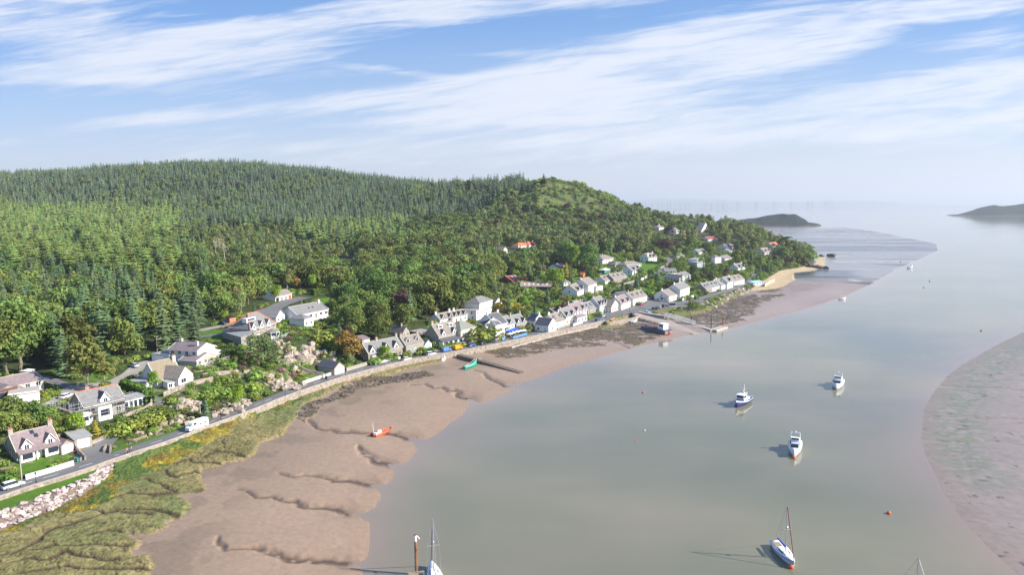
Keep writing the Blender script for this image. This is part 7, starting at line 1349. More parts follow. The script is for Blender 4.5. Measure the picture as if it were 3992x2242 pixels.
def openboat(label, px, py, h, head, L, B, m_, inner='wood', fb=.9, name='rowing_boat', tilt=0, rim='frame'):
    e = empty(name, (*place(px, py, h)[:2], h), head); e.rotation_euler[0] = tilt; tag(e, label, 'boat')
    hullmb(L, B, fb, .35, .35, sheer=1.6, e=2.2).build('hull', MT[m_], e, True); sheet_band(L, B, fb, .9, 1.06, MT[rim], 'gunwale', e, .35, e=2.2, sheer=1.6)
    MB().loft([[(-L * .4, -B * .25, fb + .06), (L * .15, -B * .33, fb + .04), (L * .15, B * .33, fb + .04), (-L * .4, B * .25, fb + .06)], [(-L * .4, -B * .25, fb + .1), (L * .15, -B * .33, fb + .08), (L * .15, B * .33, fb + .08), (-L * .4, B * .25, fb + .1)]]).build('inside', MT[inner], e)
    th = MB()
    for k in range(4): th.box(-L * .33 + k * L * .15, -L * .33 + k * L * .15 + .25, -B * .36, B * .36, fb + .14, fb + .22)
    th.build('thwart', MT['frame'], e); return e
openboat('large green and white wooden boat leaning on the mud beside the jetty', 1836, 1432, 1.5, heading((1800,1440), (1872,1415), 1.5), 9.0, 2.6, 'hullgreen', fb=1.1, tilt=R(-10)); 
openboat('small white dinghy lying below the sea wall near the jetty', 1729, 1407, 1.7, heading((1722,1410), (1737,1402), 1.7), 3.6, 1.5, 'whitegloss')
openboat('white dinghy upturned below the revetment by the slipway', 2470, 1257, 2.0, heading((2463,1257), (2477,1256), 2), 3.8, 1.5, 'whitegloss')
for (bx, by, m_, lb) in ((2521,1216,'bluepaint','blue dinghy on the grass behind the stone pier'), (2532,1218,'bluecanvas','covered dark blue dinghy on the grass behind the stone pier'), (2542,1217,'turq','turquoise dinghy at the right end of the row behind the pier'), (2377,1250,'orangep','orange kayak lying at the left end of the village green'), (2388,1247,'orangep','second orange kayak lying on the village green')):
    c = hit(bx, by); openboat(lb, bx, by, c.z, R(20) + bx, 3.8, 1.4 if m_ != 'orangep' else .9, m_, fb=.5)
bg_ = empty('work_barge', (*place(2560, 1292, 1.2)[:2], .9), heading((2512,1283), (2600,1301), 1.2)); tag(bg_, 'worn blue work barge with white wheelhouse aground beside the slipway', 'boat')
MB().loft([[(-8.2, -2.6, -.2), (8, -2.6, -.2), (8, 2.6, -.2), (-8.2, 2.6, -.2)], [(-8.8, -2.8, 2.1), (8.4, -2.8, 2.1), (8.4, 2.8, 2.1), (-8.8, 2.8, 2.1)]]).build('hull', MT['hullblue'], bg_)
MB().box(-8.9, 8.5, -2.9, 2.9, .35, .6).build('rubbing_strake', MT['rustmetal'], bg_); MB().box(8.42, 8.47, -2.5, -.6, .1, 1.6).box(8.42, 8.47, .6, 2.5, .1, 1.6).build('stern_panel', MT['pot'], bg_)
wh = MB().box(3.2, 6.4, -1.7, 1.7, 2.1, 4.9).box(3.0, 6.7, -1.9, 1.9, 4.903, 5.1).build('wheelhouse', MT['frame'], bg_); MB().box(3.14, 3.19, -1.3, 1.3, 3.5, 4.5).box(3.6, 6.0, -1.76, -1.71, 3.5, 4.5).build('wheelhouse_glass', MT['glass'], wh)
d = MB(); r_ = random.Random(9)
for k in range(14): x, y = r_.uniform(-7.5, 2.2), r_.uniform(-2, 2); s = r_.uniform(.3, .9); d.box(x - s, x + s, y - s * .6, y + s * .6, 2.11 + k * .001, 2.1 + s)
d.build('deck_gear', MT['rustmetal'], bg_)
rl = MB()
for s in (-2.6, 2.6):
    rl.bar((-8.6, s, 3.1), (2.6, s, 3.1), .05, 4)
    for k in range(8): rl.bar((-8.5 + 1.55 * k, s, 2.1), (-8.5 + 1.55 * k, s, 3.1), .05, 4)
rl.bar((-3, 0, 2.1), (-5, 0, 5.6), .14, 6).build('rail_and_derrick', MT['rustmetal'], bg_)
openboat('tiny white and red motor boat moored off the far mud edge', 3283, 1168, 0, R(10), 5.5, 2.2, 'whitegloss', name='motor_boat', fb=.8, rim='redp'); openboat('tiny white boat moored beyond the sandbank tip', 3547, 1046, 0, R(10), 6, 2.4, 'whitegloss', name='motor_boat', fb=1.5)
def buoy(px, py, r, label, m_='orangep', h=0.0, rope=None):
    p_ = place(px, py, h); o = MB().sphere((0, 0, r * .45), r, 10, 7).build('mooring_buoy', MT[m_], None, True); o.location = p_; tag(o, label, 'buoy'); 
    MB().bar((0, 0, r * 1.35), (0, 0, r * 1.75), r * .18, 6).build('top_ring', MT['metal'], o)
for a in [(3084,2217,.50,'big red-orange buoy at the bow of the striped sailing yacht'),(2868,1583,.45,'orange buoy at the bow of the navy motor yacht'),(3095,1789,.5,'orange buoy in front of the dark-screened motor cruiser'),(3465,2005,.42,'orange buoy alone on the water right of the boats'),(3458,2002,.16,'small pale pickup float beside the lone orange buoy','canvas'),
          (2508,1533,.4,'small orange buoy on open water left of the motor yacht'),(2513,1680,.25,'tiny white buoy on open water below the small orange buoy','whitegloss'),(2480,1722,.2,'tiny orange buoy furthest down the open water'),(3825,1291,.45,'small red buoy near the tip of the right mudbank','redp'),(3601,1122,.5,'tiny red buoy in the far channel, the nearer of two','redp'),(3624,1097,.5,'tiny red buoy in the far channel, the further of two','redp'),(3255,1492,.25,'small orange fender at the bow of the far right cruiser')]: buoy(*a)
buoy(1524, 1670, .4, 'red buoy on the mud beside the orange inflatable', 'redp', 1.1); buoy(3511, 1021, .6, 'dark red buoy stranded on the far sandbank edge', 'redp', .1)
# ------------------------------------------------------------------ vehicles
def paint(name, c): return mat('paint_' + name, c, .28, spec=.6)
PC = {'white': (.8, .8, .8), 'silver': (.5, .52, .55), 'dark': (.03, .035, .045), 'blue': (.04, .12, .34), 'vanblue': (.10, .20, .45), 'orange': (.85, .34, .01), 'red': (.5, .04, .05), 'navy': (.03, .06, .14), 'skyblue': (.1, .35, .6)}
def car(label, px, py, p2, col, kind='car', zoff=0.08, name='parked_car', base=None, cat='car', L=4.3):
    c = hit(px, py) if base is None else Vector((*P(px, py, base), base)); a = P(*p2, c.z) - P(px, py, c.z); h = math.atan2(a[1], a[0]); e = empty(name, (c.x, c.y, c.z + zoff), h); tag(e, label, cat); W = .9; M_ = paint(col, PC[col])
    if kind == 'van':
        L = 5.6; W = 1.0; secs = [(-.5, .45, 2.35, .95), (-.49, .38, 2.5, .95), (.18, .38, 2.52, .95), (.32, .38, 1.75 + .35, .95), (.38, .38, 1.45, .95), (.49, .4, 1.15, .88), (.5, .5, 1.0, .82)]
        if col in ('vanblue', 'orange'): L = 4.8; secs = [(x, z0, z1 * .8, w) for x, z0, z1, w in secs]
        if col == 'white': L = 6.6; secs = [(x, z0, z1 * 1.05, w) for x, z0, z1, w in secs]
        MB().loft([[(x * L, -W * w, z0), (x * L, -W * w, z0 + (z1 - z0) * .55), (x * L, -W * w * .88, z1), (x * L, W * w * .88, z1), (x * L, W * w, z0 + (z1 - z0) * .55), (x * L, W * w, z0)] for x, z0, z1, w in secs]).build('body', M_, e)
        zt = secs[2][2]; MB().loft([[(.20 * L, -W * .82, zt - .12), (.20 * L, W * .82, zt - .12)][::1] + [(.205 * L, W * .82, zt - .1), (.205 * L, -W * .82, zt - .1)], [(.325 * L + .25, -W * .86, zt * .62), (.325 * L + .25, W * .86, zt * .62), (.33 * L + .3, W * .86, zt * .62), (.33 * L + .3, -W * .86, zt * .62)]]).build('windscreen', MT['glass'], e)
        for s in (-1, 1): MB().box(.12 * L, .27 * L, s * W * .93 - .03, s * W * .93 + .03, zt * .62, zt * .86).build('side_window', MT['glass'], e)
        if col == 'white':
            for s in (-1, 1): MB().box(-.38 * L, -.02 * L, s * W * .955 - .03, s * W * .955 + .03, 1.3, 1.75).build('blue_stripe', MT['bluecanvas'], e); MB().box(-.3 * L, -.12 * L, s * W * .955 - .035, s * W * .955 + .035, 1.38, 1.68).build('yellow_panel', mat('yellow_vinyl', (.8, .5, .02), .5), e)
    else:
        hh_ = 1.48 if kind == 'car' else 1.72
        secs = [(-.5, .35, .75, .82), (-.48, .28, .95, .93), (-.2, .25, .98, 1), (.2, .25, .95, 1), (.4, .28, .85, .94), (.5, .35, .65, .78)]
        MB().loft([[(x * L, -W * w * .96, z0), (x * L, -W * w, (z0 + z1) / 2), (x * L, -W * w * .92, z1), (x * L, W * w * .92, z1), (x * L, W * w, (z0 + z1) / 2), (x * L, W * w * .96, z0)] for x, z0, z1, w in secs]).build('body', M_, e, True)
        xs_ = (-.44, -.34, .08, .24) if kind == 'car' else (-.48, -.42, .08, .25)
        MB().loft([[(xs_[0] * L, -W * .88, .93), (xs_[3] * L, -W * .88, .9), (xs_[3] * L, W * .88, .9), (xs_[0] * L, W * .88, .93)], [(xs_[1] * L, -W * .7, hh_ - .06), (xs_[2] * L, -W * .7, hh_ - .06), (xs_[2] * L, W * .7, hh_ - .06), (xs_[1] * L, W * .7, hh_ - .06)]]).build('glasshouse', MT['glass'], e)
        MB().loft([[(xs_[1] * L - .05, -W * .74, hh_ - .07), (xs_[2] * L + .05, -W * .74, hh_ - .07), (xs_[2] * L + .05, W * .74, hh_ - .07), (xs_[1] * L - .05, W * .74, hh_ - .07)], [(xs_[1] * L, -W * .66, hh_), (xs_[2] * L, -W * .66, hh_), (xs_[2] * L, W * .66, hh_), (xs_[1] * L, W * .66, hh_)]]).build('roof_panel', M_, e)
    for sx_ in (-.31, .31):
        for s in (-1, 1):
            w = MB().bar((sx_ * L, s * (W - .2), .33), (sx_ * L, s * (W + .015), .33), .33, 12).build('wheel', MT['black'], e); MB().bar((sx_ * L, s * (W + .016), .33), (sx_ * L, s * (W + .03), .33), .19, 8).build('rim', MT['metal'], w)
    for s in (-1, 1):
        MB().box(-.5 * L - .02, -.5 * L + .03, s * W * .62 - .14, s * W * .62 + .14, .62, .8).build('tail_light', MT['redp'], e); MB().box(.5 * L - .05, .5 * L + .01, s * W * .55 - .16, s * W * .55 + .16, .55, .68).build('headlight', MT['frame'], e)
    return e
car('white car parked with its tail to the left edge beside the white garden wall', 52, 1903, (92,1891), 'white', 'suv', base=4.0)
car('white passenger van with blue and yellow panels driving down the coast road', 768, 1674, (735,1686), 'white', 'van', base=4.0, name='passenger_van', cat='van')
car('white car in the courtyard of the long bungalow', 259, 1553, (285,1543), 'white')
car('silver-lilac car on the drive left of the white villa', 522, 1432, (495,1426), 'silver'); car('dark car parked in front of the small red-brown shed', 870, 1266, (895,1270), 'dark')
car('pale silver car parked at the low white wall of the cottage row', 1586, 1406, (1610,1400), 'white', base=4.0); car('white car parked beside the round hedge near the turquoise garage', 1681, 1386, (1705,1382), 'white', 'suv', base=4.0)
car('blue van parked in front of the long glazed porch', 1741, 1372, (1760,1368), 'vanblue', 'van', base=4.0, name='parked_van', cat='van'); car('bright orange-yellow van parked behind the blue van', 1785, 1363, (1805,1358), 'orange', 'van', base=4.0, name='parked_van', cat='van')
car('dark car half hidden behind the bright orange-yellow van', 1812, 1350, (1832,1345), 'dark', base=4.0); car('small blue car right of the orange-yellow van', 1839, 1351, (1855,1347), 'blue', base=4.0); car('black car on the road in front of the leafy bush by the inn', 1882, 1344, (1903,1338), 'dark', 'suv', base=4.0)
car('blue car driving on the road left of the village green', 2330, 1254, (2345,1249), 'blue', 'suv', base=4.0, name='moving_car'); car('silver car parked by the hedge of the small grey house', 2350, 1236, (2368,1231), 'silver', 'suv', base=4.0)
car('dark red and black car in front of the long white cottage', 2500, 1191, (2515,1187), 'red', base=4.0)
for i, (x, y) in enumerate([(2547,1209),(2560,1206),(2572,1203),(2586,1198)]): car(('leftmost', 'second', 'third', 'rightmost')[i] + ' of four dark cars parked side by side on the green by the bus shelter', x, y, (x + 10, y - 9), ('dark', 'navy', 'silver', 'dark')[i], 'suv' if i % 3 == 0 else 'car')
car('pale blue car on the bend of the lane', 2490, 1109, (2505,1105), 'skyblue'); car('red car parked at the top of the lane', 2599, 1041, (2602,1035), 'red'); car('dark car below the white wall of the hotel', 2716, 1168, (2730,1165), 'dark'); car('white car beside the grey barge-side cottage on the lane', 2455, 1088, (2470,1085), 'white')
# ------------------------------------------------------------------ people (one continuous skinned body, clothing as parts)
def skinned(name, pts, edges, m_, parent=None, sub_=1):
    me = bpy.data.meshes.new(name); me.from_pydata([p[:3] for p in pts], edges, []); o = bpy.data.objects.new(name, me); COL.objects.link(o); sk = o.modifiers.new('s', 'SKIN'); ss = o.modifiers.new('u', 'SUBSURF'); ss.levels = sub_; ss.render_levels = sub_
    for i, p in enumerate(pts): v = me.skin_vertices[0].data[i]; v.radius = (p[3], p[3] * (p[4] if len(p) > 4 else 1)); v.use_root = (i == 0)
    dg = bpy.context.evaluated_depsgraph_get(); m2 = bpy.data.meshes.new_from_object(o.evaluated_get(dg)); m2.materials.clear(); m2.materials.append(m_); bpy.data.objects.remove(o); return m2
bp_ = [(0, 0, .95, .15, .75), (0, 0, 1.2, .15, .7), (0, 0, 1.42, .16, .65), (0, 0, 1.53, .06), (0, 0, 1.66, .10, 1.1), (0, 0, 1.76, .075),
       (.2, 0, 1.4, .06), (.26, .02, 1.13, .045), (.27, .1, .9, .035), (-.2, 0, 1.4, .06), (-.26, -.02, 1.13, .045), (-.27, -.1, .9, .035), (.28, .14, .8, .03), (-.28, -.12, .8, .03),
       (.09, 0, .88, .09), (.1, .1, .5, .065), (.1, .02, .08, .045), (.1, .14, .03, .035), (-.09, 0, .88, .09), (-.1, -.05, .5, .065), (-.1, -.2, .1, .045), (-.1, -.08, .03, .035)]
be_ = [(0, 1), (1, 2), (2, 3), (3, 4), (4, 5), (2, 6), (6, 7), (7, 8), (8, 12), (2, 9), (9, 10), (10, 11), (11, 13), (0, 14), (14, 15), (15, 16), (16, 17), (0, 18), (18, 19), (19, 20), (20, 21)]
BODY = skinned('body', bp_, be_, MT['skin'])
def inflate(idx, k): return [tuple(list(bp_[i][:3]) + [bp_[i][3] + k] + list(bp_[i][4:])) for i in idx]
def cloth(idx, edges, col, nm): return skinned(nm, inflate(idx, .018), edges, mat('cloth_' + nm, col, .9))
SHIRT = {c: cloth([0, 1, 2, 6, 7, 9, 10], [(0, 1), (1, 2), (2, 3), (3, 4), (2, 5), (5, 6)], v, 'shirt_' + c) for c, v in (('pink', (.7, .25, .35)), ('dark', (.05, .06, .09)), ('orange', (.75, .25, .12)), ('white', (.75, .75, .72)), ('blue', (.08, .2, .5)))}
LEGS = cloth([0, 14, 15, 16, 18, 19, 20], [(0, 1), (1, 2), (2, 3), (0, 4), (4, 5), (5, 6)], (.05, .05, .07), 'trousers')
hb_ = MB().sphere((0, -.015, 1.735), .118, 10, 6, 1.0); HAIR = bpy.data.meshes.new('hair'); HAIR.from_pydata([tuple(v) for v in hb_.v], [], hb_.f); HAIR.update(); HAIR.materials.append(MT['brown'])
def person(px, py, col, label, rz=0.0, base=None):
    c = hit(px, py) if base is None else Vector((*P(px, py, base), base)); e = empty('person', (c.x, c.y, c.z + .07), rz); tag(e, label, 'person')
    for nm, me in (('body', BODY), ('shirt', SHIRT[col]), ('trousers', LEGS), ('hair', HAIR)): o = bpy.data.objects.new(nm, me); COL.objects.link(o); o.parent = e
for a in [(497,1772,'orange','walker in an orange top left of the lamp post on the coast road',1.2,4.0),(513,1767,'dark','walker in dark red clothes right of the lamp post on the coast road',1.2,4.0),(1831,1362,'pink','person in pink standing on the road by the blue car',2.0,4.0),(1837,1361,'pink','second person in pink standing by the blue car',.4,4.0),(1894,1362,'dark','dark-clothed walker by the sea wall near the jetty',1.2,4.0),
          (2024,1323,'dark','dark-clothed walker on the road below the inn windbreaks',1.2,4.0),(2032,1321,'pink','walker in pink on the road below the inn windbreaks',1.2,4.0),(1952,1325,'white','person in white under the parasols left of the awning',.3,4.0),(1990,1318,'blue','person in blue at the tables under the awning',.3,4.0),(2006,1314,'white','person in white at the tables beside the windbreaks',1.3,4.0),(2020,1311,'dark','dark-clothed person under the rightmost parasols',1.3,4.0),
          (1271,1477,'dark','dark-clothed person walking at the gate left of the road garage',1.2,4.0)]: person(*a)
# ------------------------------------------------------------------ street furniture
def post(px, py, hpx, label, kind='lamp', base=None):
    c = hit(px, py) if base is None else Vector((*P(px, py, base), base)); dpt = float(np.dot(np.array([c.x, c.y, c.z - CAMZ]), F)); h = hpx * dpt / FPX * 1.03
    if kind == 'lamp':
        e = empty('street_lamp', c); tag(e, label, 'street lamp', None); MB().bar((0, 0, 0), (0, 0, 1.0), .11, 7).bar((0, 0, 1.0), (0, 0, h - .35), .06, 6).build('post', MT['dark'], e); MB().bar((0, 0, h - .4), (0, 0, h), .15, 6, .22).bar((0, 0, h), (0, 0, h + .12), .24, 6, .05).build('lantern', MT['dark'], e)
    else:
        e = empty('telegraph_pole', c); tag(e, label, 'utility pole', None); mm_ = 'wood' if kind == 'wood' else 'conc' if kind == 'pale' else 'wood'
        MB().bar((0, 0, -.5), (0, 0, h), .17, 7, .12).build('post', MT[mm_], e); b = MB().bar((-.7, 0, h - .3), (.7, 0, h - .3), .06, 4)
        for s in (-.6, 0, .6): b.bar((s, 0, h - .25), (s, 0, h - .02), .05, 5)
        b.build('crossarm', MT['frame'], e)
        if kind == 'trans': MB().bar((.35, 0, h - 2.4), (.35, 0, h - 1.3), .32, 8).build('transformer', MT['metal'], e)
    return e, Vector((c.x, c.y, c.z + h - .1))
for a in [(142,1892,48,'lamp post beside the sea wall nearest the left edge'),(505,1772,48,'lamp post between the two walkers on the coast road'),(862,1644,62,'lamp post on the coast road right of the white van'),(1113,1548,48,'lamp post below the pink roadside rock'),(1348,1468,43,'lamp post opposite the roadside garage'),(1638,1399,33,'lamp post by the car in front of the stone cottages'),(1860,1352,30,'lamp post on the sea wall near the jetty head'),(2091,1311,26,'lamp post in front of the near-black roofed cottage'),(2223,1286,24,'lamp post in front of the corner-bay house'),(2361,1255,22,'lamp post at the left tip of the village green')]: post(*a, base=4.0)
post(2454, 1224, 26, 'lamp post at the right end of the village green', base=4.0)
pr_l = {}
for k, a in {'a': (407,1492,64,'wooden pole with white cap left of the steep tiled house','wood'), 'b': (613,1372,60,'wooden pole left of the white villa','wood'), 'c': (85,1872,82,'pale pole at the left end of the white garden wall','pale'), 'd': (781,1622,58,'pale pole on the bank above the white van','pale'), 'e': (2001,1228,54,'pole beside the golden-green bush','wood'), 'f': (2101,1106,44,'left one of two poles with transformer above the rusty shed','wood'), 'g': (2108,1098,42,'right one of two poles with transformer above the rusty shed','trans'),
          'h': (2152,1170,22,'short pole in the gardens below the rusty shed','wood'), 'i': (2380,1182,48,'tall wooden pole behind the cream hall','wood'), 'j': (2477,1104,38,'wooden pole beside the stone terrace on the lane','wood'), 'k': (2576,1060,32,'wooden pole at the hedge along the lane','wood'), 'l': (1736,968,42,'tall double pole with crossarm in the wood clearing','wood'), 'm': (2008,936,31,'pale pole uphill of the bright orange-roofed house','wood'), 'n': (2298,1248,54,'white pole in front of the small grey house','pale'), 'o': (2607,1196,42,'flag-like pole beside the bus shelter','wood'), 'q': (2658,1190,40,'pole in front of the harbour hotel','wood'), 'r': (1260,1475,20,'short post at the gate left of the roadside garage','wood')}.items():
    pr_l[k] = post(*a[:4], kind=a[4])[1]
def wire(a, b, label, sag=1.5, r=.035):
    pts = [a.lerp(b, t / 10) - Vector((0, 0, sag * 4 * (t / 10) * (1 - t / 10))) for t in range(11)]; m_ = MB()
    for p, q in zip(pts[:-1], pts[1:]): m_.bar(p, q, r, 4)
    o = m_.build('overhead_wire', MT['metal']); tag(o, label, 'wire', None)
wire(pr_l['l'], hit(1860, 930) + Vector((0, 0, 12)), 'overhead wire running right from the double pole in the clearing', r=.09); wire(pr_l['m'], hit(1935, 945) + Vector((0, 0, 9)), 'overhead wire running left from the pole by the orange-roofed house', r=.07); wire(pr_l['m'], hit(2090, 930) + Vector((0, 0, 10)), 'overhead wire running right from the pole by the orange-roofed house', r=.07)
wire(pr_l['e'], pr_l['g'], 'overhead wire from the golden bush pole up to the transformer poles'); wire(pr_l['i'], pr_l['j'], 'overhead wire from the hall pole up to the lane')
# inn terrace
for i, (x, y) in enumerate([(1952,1324),(1999,1314),(2015,1311),(2029,1308),(2041,1306),(1988,1320)]):
    c = Vector((*P(x, y, 4.0), 4.0)); e = empty('parasol', c); tag(e, 'cream parasol on the inn terrace, ' + ('leftmost, left of the awning', 'third from the left', 'fourth from the left', 'fifth from the left', 'rightmost', 'second from the left')[i], 'parasol', 'parasols on the inn terrace')
    MB().bar((0, 0, 0), (0, 0, 2.7), .04, 5).build('pole', MT['wood'], e); n = 8; rg = [(1.7 * math.cos(2 * math.pi * k / n), 1.7 * math.sin(2 * math.pi * k / n), 2.15) for k in range(n)]
    MB().add(rg + [(0, 0, 2.85)], [(k, (k + 1) % n, n) for k in range(n)] + [tuple(range(n))[::-1]]).build('canopy', MT['canvas'], e)
    t = empty('table', c + Vector((1.1, .4, .06))); tag(t, 'wooden table under the ' + ('leftmost', 'third', 'fourth', 'fifth', 'rightmost', 'second')[i] + ' parasol on the inn terrace', 'table', 'tables on the inn terrace'); MB().box(-.8, .8, -.45, .45, .7, .76).build('table_top', MT['wood'], t)
    for sx_ in (-.6, .6): MB().box(sx_ - .05, sx_ + .05, -.6, .6, 0, .7).build('leg', MT['wood'], t)
    for s in (-.75, .75): MB().box(-.8, .8, s - .14, s + .14, .42, .47).build('bench_seat', MT['wood'], t)
for i in range(8):
    x, y = 2000 + i * 6.9, 1322 - i * 1.9; c = Vector((*P(x, y, 4.0), 4.06)); c2 = P(x + 6.2, y - 1.7, 4.0); e = empty('windbreak', c, math.atan2(c2[1] - c.y, c2[0] - c.x)); tag(e, 'light blue canvas windbreak along the inn terrace, number %d from the left' % (i + 1) if False else 'light blue canvas windbreak panel along the inn terrace', 'windbreak', 'windbreaks along the inn terrace')
    l = math.hypot(c2[0] - c.x, c2[1] - c.y); MB().box(.05, l - .05, -.02, .02, .1, 1.15).build('panel', MT['lightblue'], e); MB().bar((0, 0, 0), (0, 0, 1.25), .03, 5).bar((l, 0, 0), (l, 0, 1.25), .03, 5).build('frame', MT['metal'], e)
e = empty('windbreak', (*P(1958, 1328, 4.0), 4.06), heading((1958,1328), (1970,1324), 4)); tag(e, 'single light blue windbreak left of the blue awning', 'windbreak'); MB().box(0, 2.2, -.02, .02, .1, 1.15).build('panel', MT['lightblue'], e); MB().bar((0, 0, 0), (0, 0, 1.25), .03, 5).build('frame', MT['metal'], e)
for i, (x, y, m_, lb) in enumerate([(301,1803,'greenpaint','green wheelie bin at the left of the pair by the driveway wall'),(312,1801,'metal','grey wheelie bin at the right of the pair by the driveway wall'),(1272,1480,'dark','black bin at the gate left of the roadside garage')]):
    e = empty('wheelie_bin', (*P(x, y, 4.0), 4.06)); tag(e, lb, 'bin'); MB().loft([[(-.25, -.28, .1), (.25, -.28, .1), (.25, .28, .1), (-.25, .28, .1)], [(-.33, -.36, 1.05), (.33, -.36, 1.05), (.33, .36, 1.05), (-.33, .36, 1.05)]]).build('body', MT[m_], e); MB().box(-.35, .35, -.38, .4, 1.053, 1.12).build('lid', MT['dark' if i else 'hullgreen'], e)
    for s in (-.24, .24): MB().bar((s, .3, .12), (s + .06, .3, .12), .12, 8).build('wheel', MT['black'], e)
tr_ = empty('trampoline', (*P(296, 1765, 4.1), 4.1)); tag(tr_, 'small round red and blue covered trampoline by the stone garage', 'trampoline'); MB().bar((0, 0, .6), (0, 0, .68), 1.3, 14).build('mat', MT['redp'], tr_); MB().bar((0, 0, .682), (0, 0, .72), .8, 14).build('cover', MT['bluecanvas'], tr_)
for k in range(4): a = k * math.pi / 2; MB().bar((1.1 * math.cos(a), 1.1 * math.sin(a), 0), (1.1 * math.cos(a), 1.1 * math.sin(a), .6), .04, 5).build('leg', MT['metal'], tr_)
def bench(px, py, p2, label, s=1.0):
    c = hit(px, py); a = P(*p2, c.z) - P(px, py, c.z); e = empty('bench', c, math.atan2(a[1], a[0])); tag(e, label, 'bench')
    MB().box(-1.3 * s, 1.3 * s, -.25, .25, .42, .48).build('seat', MT['wood'], e); MB().box(-1.3 * s, 1.3 * s, .27, .32, .6, .95).build('backrest', MT['wood'], e)
    for x in (-1.1 * s, 1.1 * s): MB().box(x - .05, x + .05, -.25, .32, 0, .42).build('leg', MT['conc'], e)
bench(551, 1719, (570,1712), 'pale bench on the grass verge beside the coast road', 1.6)
for i, (x, y) in enumerate([(2432,1238),(2445,1235),(2457,1232)]): bench(x, y, (x + 10, y - 3), ('left', 'middle', 'right')[i] + ' dark picnic bench on the village green')
for (x, y, hpx, lb) in ((2010,1448,52,'thin marker post at the outer end of the jetty'),(2018,1505,30,'thin marker post in the water beyond the jetty')): pile(x, y, hpx, .1, 'metal', lb, base=.4, name='marker_post', cat='post', grp=None)
cv = empty('kayak', hit(213, 1580), R(35)); tag(cv, 'bright blue kayak lying on the courtyard gravel', 'kayak'); MB().loft([[(-2.6, 0, .2), (-2.6, .02, .22), (-2.6, -.02, .22)], [(-1.3, .0, .05), (-1.3, .42, .35), (-1.3, -.42, .35)], [(1.3, 0, .05), (1.3, .42, .35), (1.3, -.42, .35)], [(2.6, 0, .2), (2.6, .02, .22), (2.6, -.02, .22)]]).build('hull', MT['lightblue'], cv)
c = hit(75, 1532); e = empty('parasol', (c.x + 1, c.y + 3, hit(35, 1583).z + 3.3)); tag(e, 'white square parasol on the roof terrace of the garage block', 'parasol'); MB().bar((0, 0, 0), (0, 0, 2.3), .05, 5).build('pole', MT['metal'], e); MB().add([(-1.6, -1.2, 2), (1.6, -1.2, 2), (1.6, 1.2, 2), (-1.6, 1.2, 2), (0, 0, 2.5)], [(0, 1, 4), (1, 2, 4), (2, 3, 4), (3, 0, 4), (3, 2, 1, 0)]).build('canopy', MT['canvas'], e)
def fence(label, pts, h, m_='frame', name='fence', gap=2.0):
    p = resample(gl(pts), gap); root = empty(name, (p[0][0], p[0][1], float(Hf(*p[0])))); tag(root, label, 'fence'); rl = MB()
    z = lambda q: float(Hf(*q)) - root.location.z
    for a, b in zip(p[:-1], p[1:]):
        for k in (.35, .7, 1.0): rl.bar((a[0] - p[0][0], a[1] - p[0][1], z(a) + h * k), (b[0] - p[0][0], b[1] - p[0][1], z(b) + h * k), .05, 4)
    rl.build('rails', MT[m_], root)
    for a in p: MB().box(a[0] - p[0][0] - .06, a[0] - p[0][0] + .06, a[1] - p[0][1] - .06, a[1] - p[0][1] + .06, z(a) - .3, z(a) + h + .05).build('post', MT[m_], root)
fence('white railing round the deck in front of the white villa', [(766,1440),(800,1430),(830,1420),(860,1413),(893,1404)], 1.3)
fence('white terrace railing in front of the orange-ridged stone house', [(1070,1330),(1100,1320),(1142,1302)], 1.3); fence('white balcony railing below the long white house', [(1222,1262),(1260,1250),(1310,1232)], 1.3)
fence('wooden garden fence on the hill lawn', [(1240,1115),(1270,1110),(1300,1108)], 1.3, 'wood')
def hedge(label, pts, w, h, key='hedge', name='hedge'):
    p = resample(gl(pts), .45); g = np.random.default_rng(len(label)); Vs = []; cs = []; o0 = p[0]; z00 = float(Hf(*o0))
    for i in range(len(p) - 1):
        d = p[i + 1] - p[i]; d = d / (np.linalg.norm(d) + 1e-9); n_2 = np.array([-d[1], d[0]]); zz = float(Hf(*p[i])) - z00
        for k in range(int(10 + h * w * 5)):
            u = g.uniform(-.5, .5); f = g.integers(0, 3)
            if f == 0: c = [u * w, h]
            else: c = [w * .5 * (1 if f == 1 else -1), g.uniform(0, h)]
            q = np.array([*(p[i] - o0 + n_2 * c[0] + d * g.uniform(0, .45)), zz + c[1]]) + g.normal(size=3) * .1; a = g.normal(size=3); a /= np.linalg.norm(a); b = np.cross(a, g.normal(size=3)); b /= np.linalg.norm(b); s = .32 * g.uniform(.6, 1.3); Vs.append([q - a * s, q - b * s * .8, q + a * s, q + b * s * .8]); cs.append(g.uniform(.75, 1.3))
    me = leaf_mesh('leaves', np.array(Vs), None, np.array(cs), LM[key]); root = empty(name, (o0[0], o0[1], z00)); tag(root, label, 'hedge'); lf = bpy.data.objects.new('leaves', me); COL.objects.link(lf); lf.parent = root
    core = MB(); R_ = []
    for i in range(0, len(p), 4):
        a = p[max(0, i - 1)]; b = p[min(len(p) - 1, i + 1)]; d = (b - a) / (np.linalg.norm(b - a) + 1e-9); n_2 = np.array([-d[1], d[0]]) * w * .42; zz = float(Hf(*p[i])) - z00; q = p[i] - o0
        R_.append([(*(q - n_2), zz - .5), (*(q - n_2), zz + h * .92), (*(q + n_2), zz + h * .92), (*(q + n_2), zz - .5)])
    if len(R_) > 1: core.loft(R_).build('branches', mat('hedge_core', (.03, .05, .012), .95, var=.3, scale=2), root)
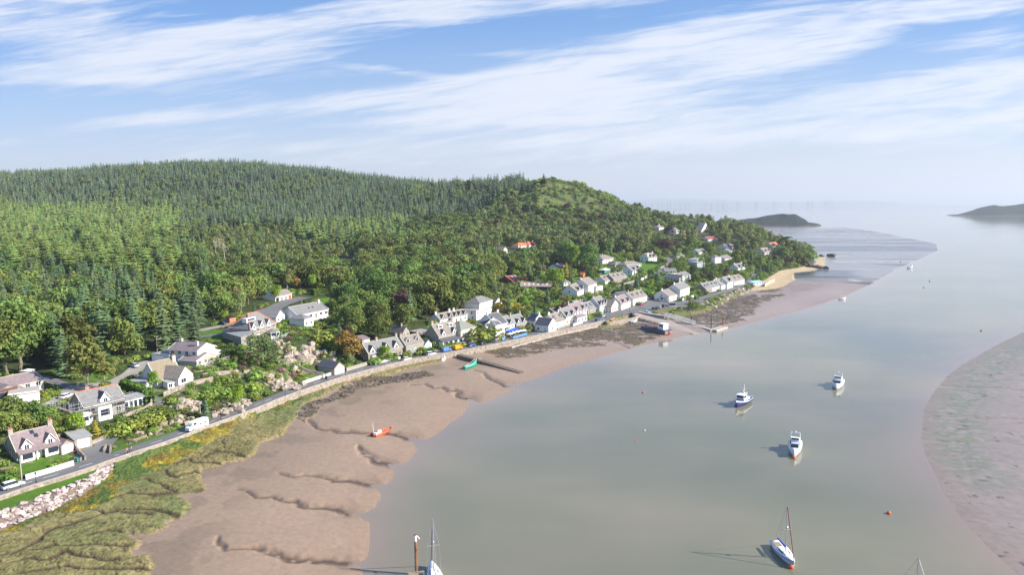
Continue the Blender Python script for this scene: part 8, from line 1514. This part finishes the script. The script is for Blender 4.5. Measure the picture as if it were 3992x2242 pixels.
for a in [('clipped hedge in front of the three-gablet cottage row, left piece', [(1450,1420),(1500,1410)], 1.2, 1.3), ('clipped hedge in front of the three-gablet cottage row, right piece', [(1510,1400),(1548,1393)], 1.4, 1.5), ('rounded hedge left of the turquoise garage', [(1648,1382),(1690,1372)], 2.2, 1.8), ('long hedge beside the open water-side lane, green and clipped', [(2532,1066),(2560,1053),(2592,1037)], 2.2, 2.6),
          ('dark hedge under the orange-chimneyed white house', [(2520,1028),(2560,1030),(2595,1032)], 1.6, 2.2), ('hedge below the broad white house above the hotel', [(2590,1108),(2640,1110),(2690,1105)], 2.4, 2.4), ('tall dark hedge on the hill lawn', [(1218,1152),(1250,1148),(1300,1150)], 2.5, 3.2), ('brownish hedge curving round the scaffolded house', [(478,1512),(530,1530),(575,1550),(590,1580)], 2.2, 2.6),
          ('big hedge behind the cream hall', [(2345,1190),(2375,1180),(2405,1182)], 2.5, 3.0), ('hedge in front of the small grey house', [(2292,1244),(2315,1238),(2330,1234)], 2.0, 2.0), ('dark clipped hedge above the white villa deck', [(870,1390),(900,1388),(925,1386)], 2, 2)]: hedge(*a)
# ------------------------------------------------------------------ wind farm on the horizon
TX = [268,298,368,430,500,555,598,650,682,733,776,830,866,975,1018,1046,1080,1092,1150,1165,1203,1216,1240,1346,1356,1380,1527,1535,1550,1708,1725,1885,1893,2050,2065,2098,2107,2227,2250,2265,2303]
tw = MB().bar((0, 0, 0), (0, 0, 82), 3.2, 6, 2.2).box(-3, 6, -2, 2, 81, 85); bl_ = MB()
for k in range(3): a = 2 * math.pi * k / 3 + .3; bl_.bar((-3.5, 0, 83), (-3.5, math.sin(a) * 46, 83 + math.cos(a) * 46), 2.0, 4, .7)
TWM = mat('turbine_paint', (.05, .06, .09), .6); tm = bpy.data.meshes.new('tower'); tm.from_pydata([tuple(v) for v in tw.v], [], tw.f); tm.update(); tm.materials.append(TWM); rm2 = bpy.data.meshes.new('rotor'); rm2.from_pydata([tuple(v) for v in bl_.v], [], bl_.f); rm2.update(); rm2.materials.append(TWM)
for i, tx in enumerate(TX):
    px = 2350 + tx / 2.576; dpt = 11500 + (i * 733 % 2400); d_ = ray(px, 800); k = dpt / d_[1]; e = empty('wind_turbine', (d_[0] * k, dpt, 0), R(30 + i * 7 % 60)); tag(e, 'faint wind turbine of the offshore farm on the sea horizon', 'wind turbine', 'offshore wind farm on the horizon')
    for nm, me in (('tower', tm), ('rotor', rm2)): o = bpy.data.objects.new(nm, me); COL.objects.link(o); o.parent = e
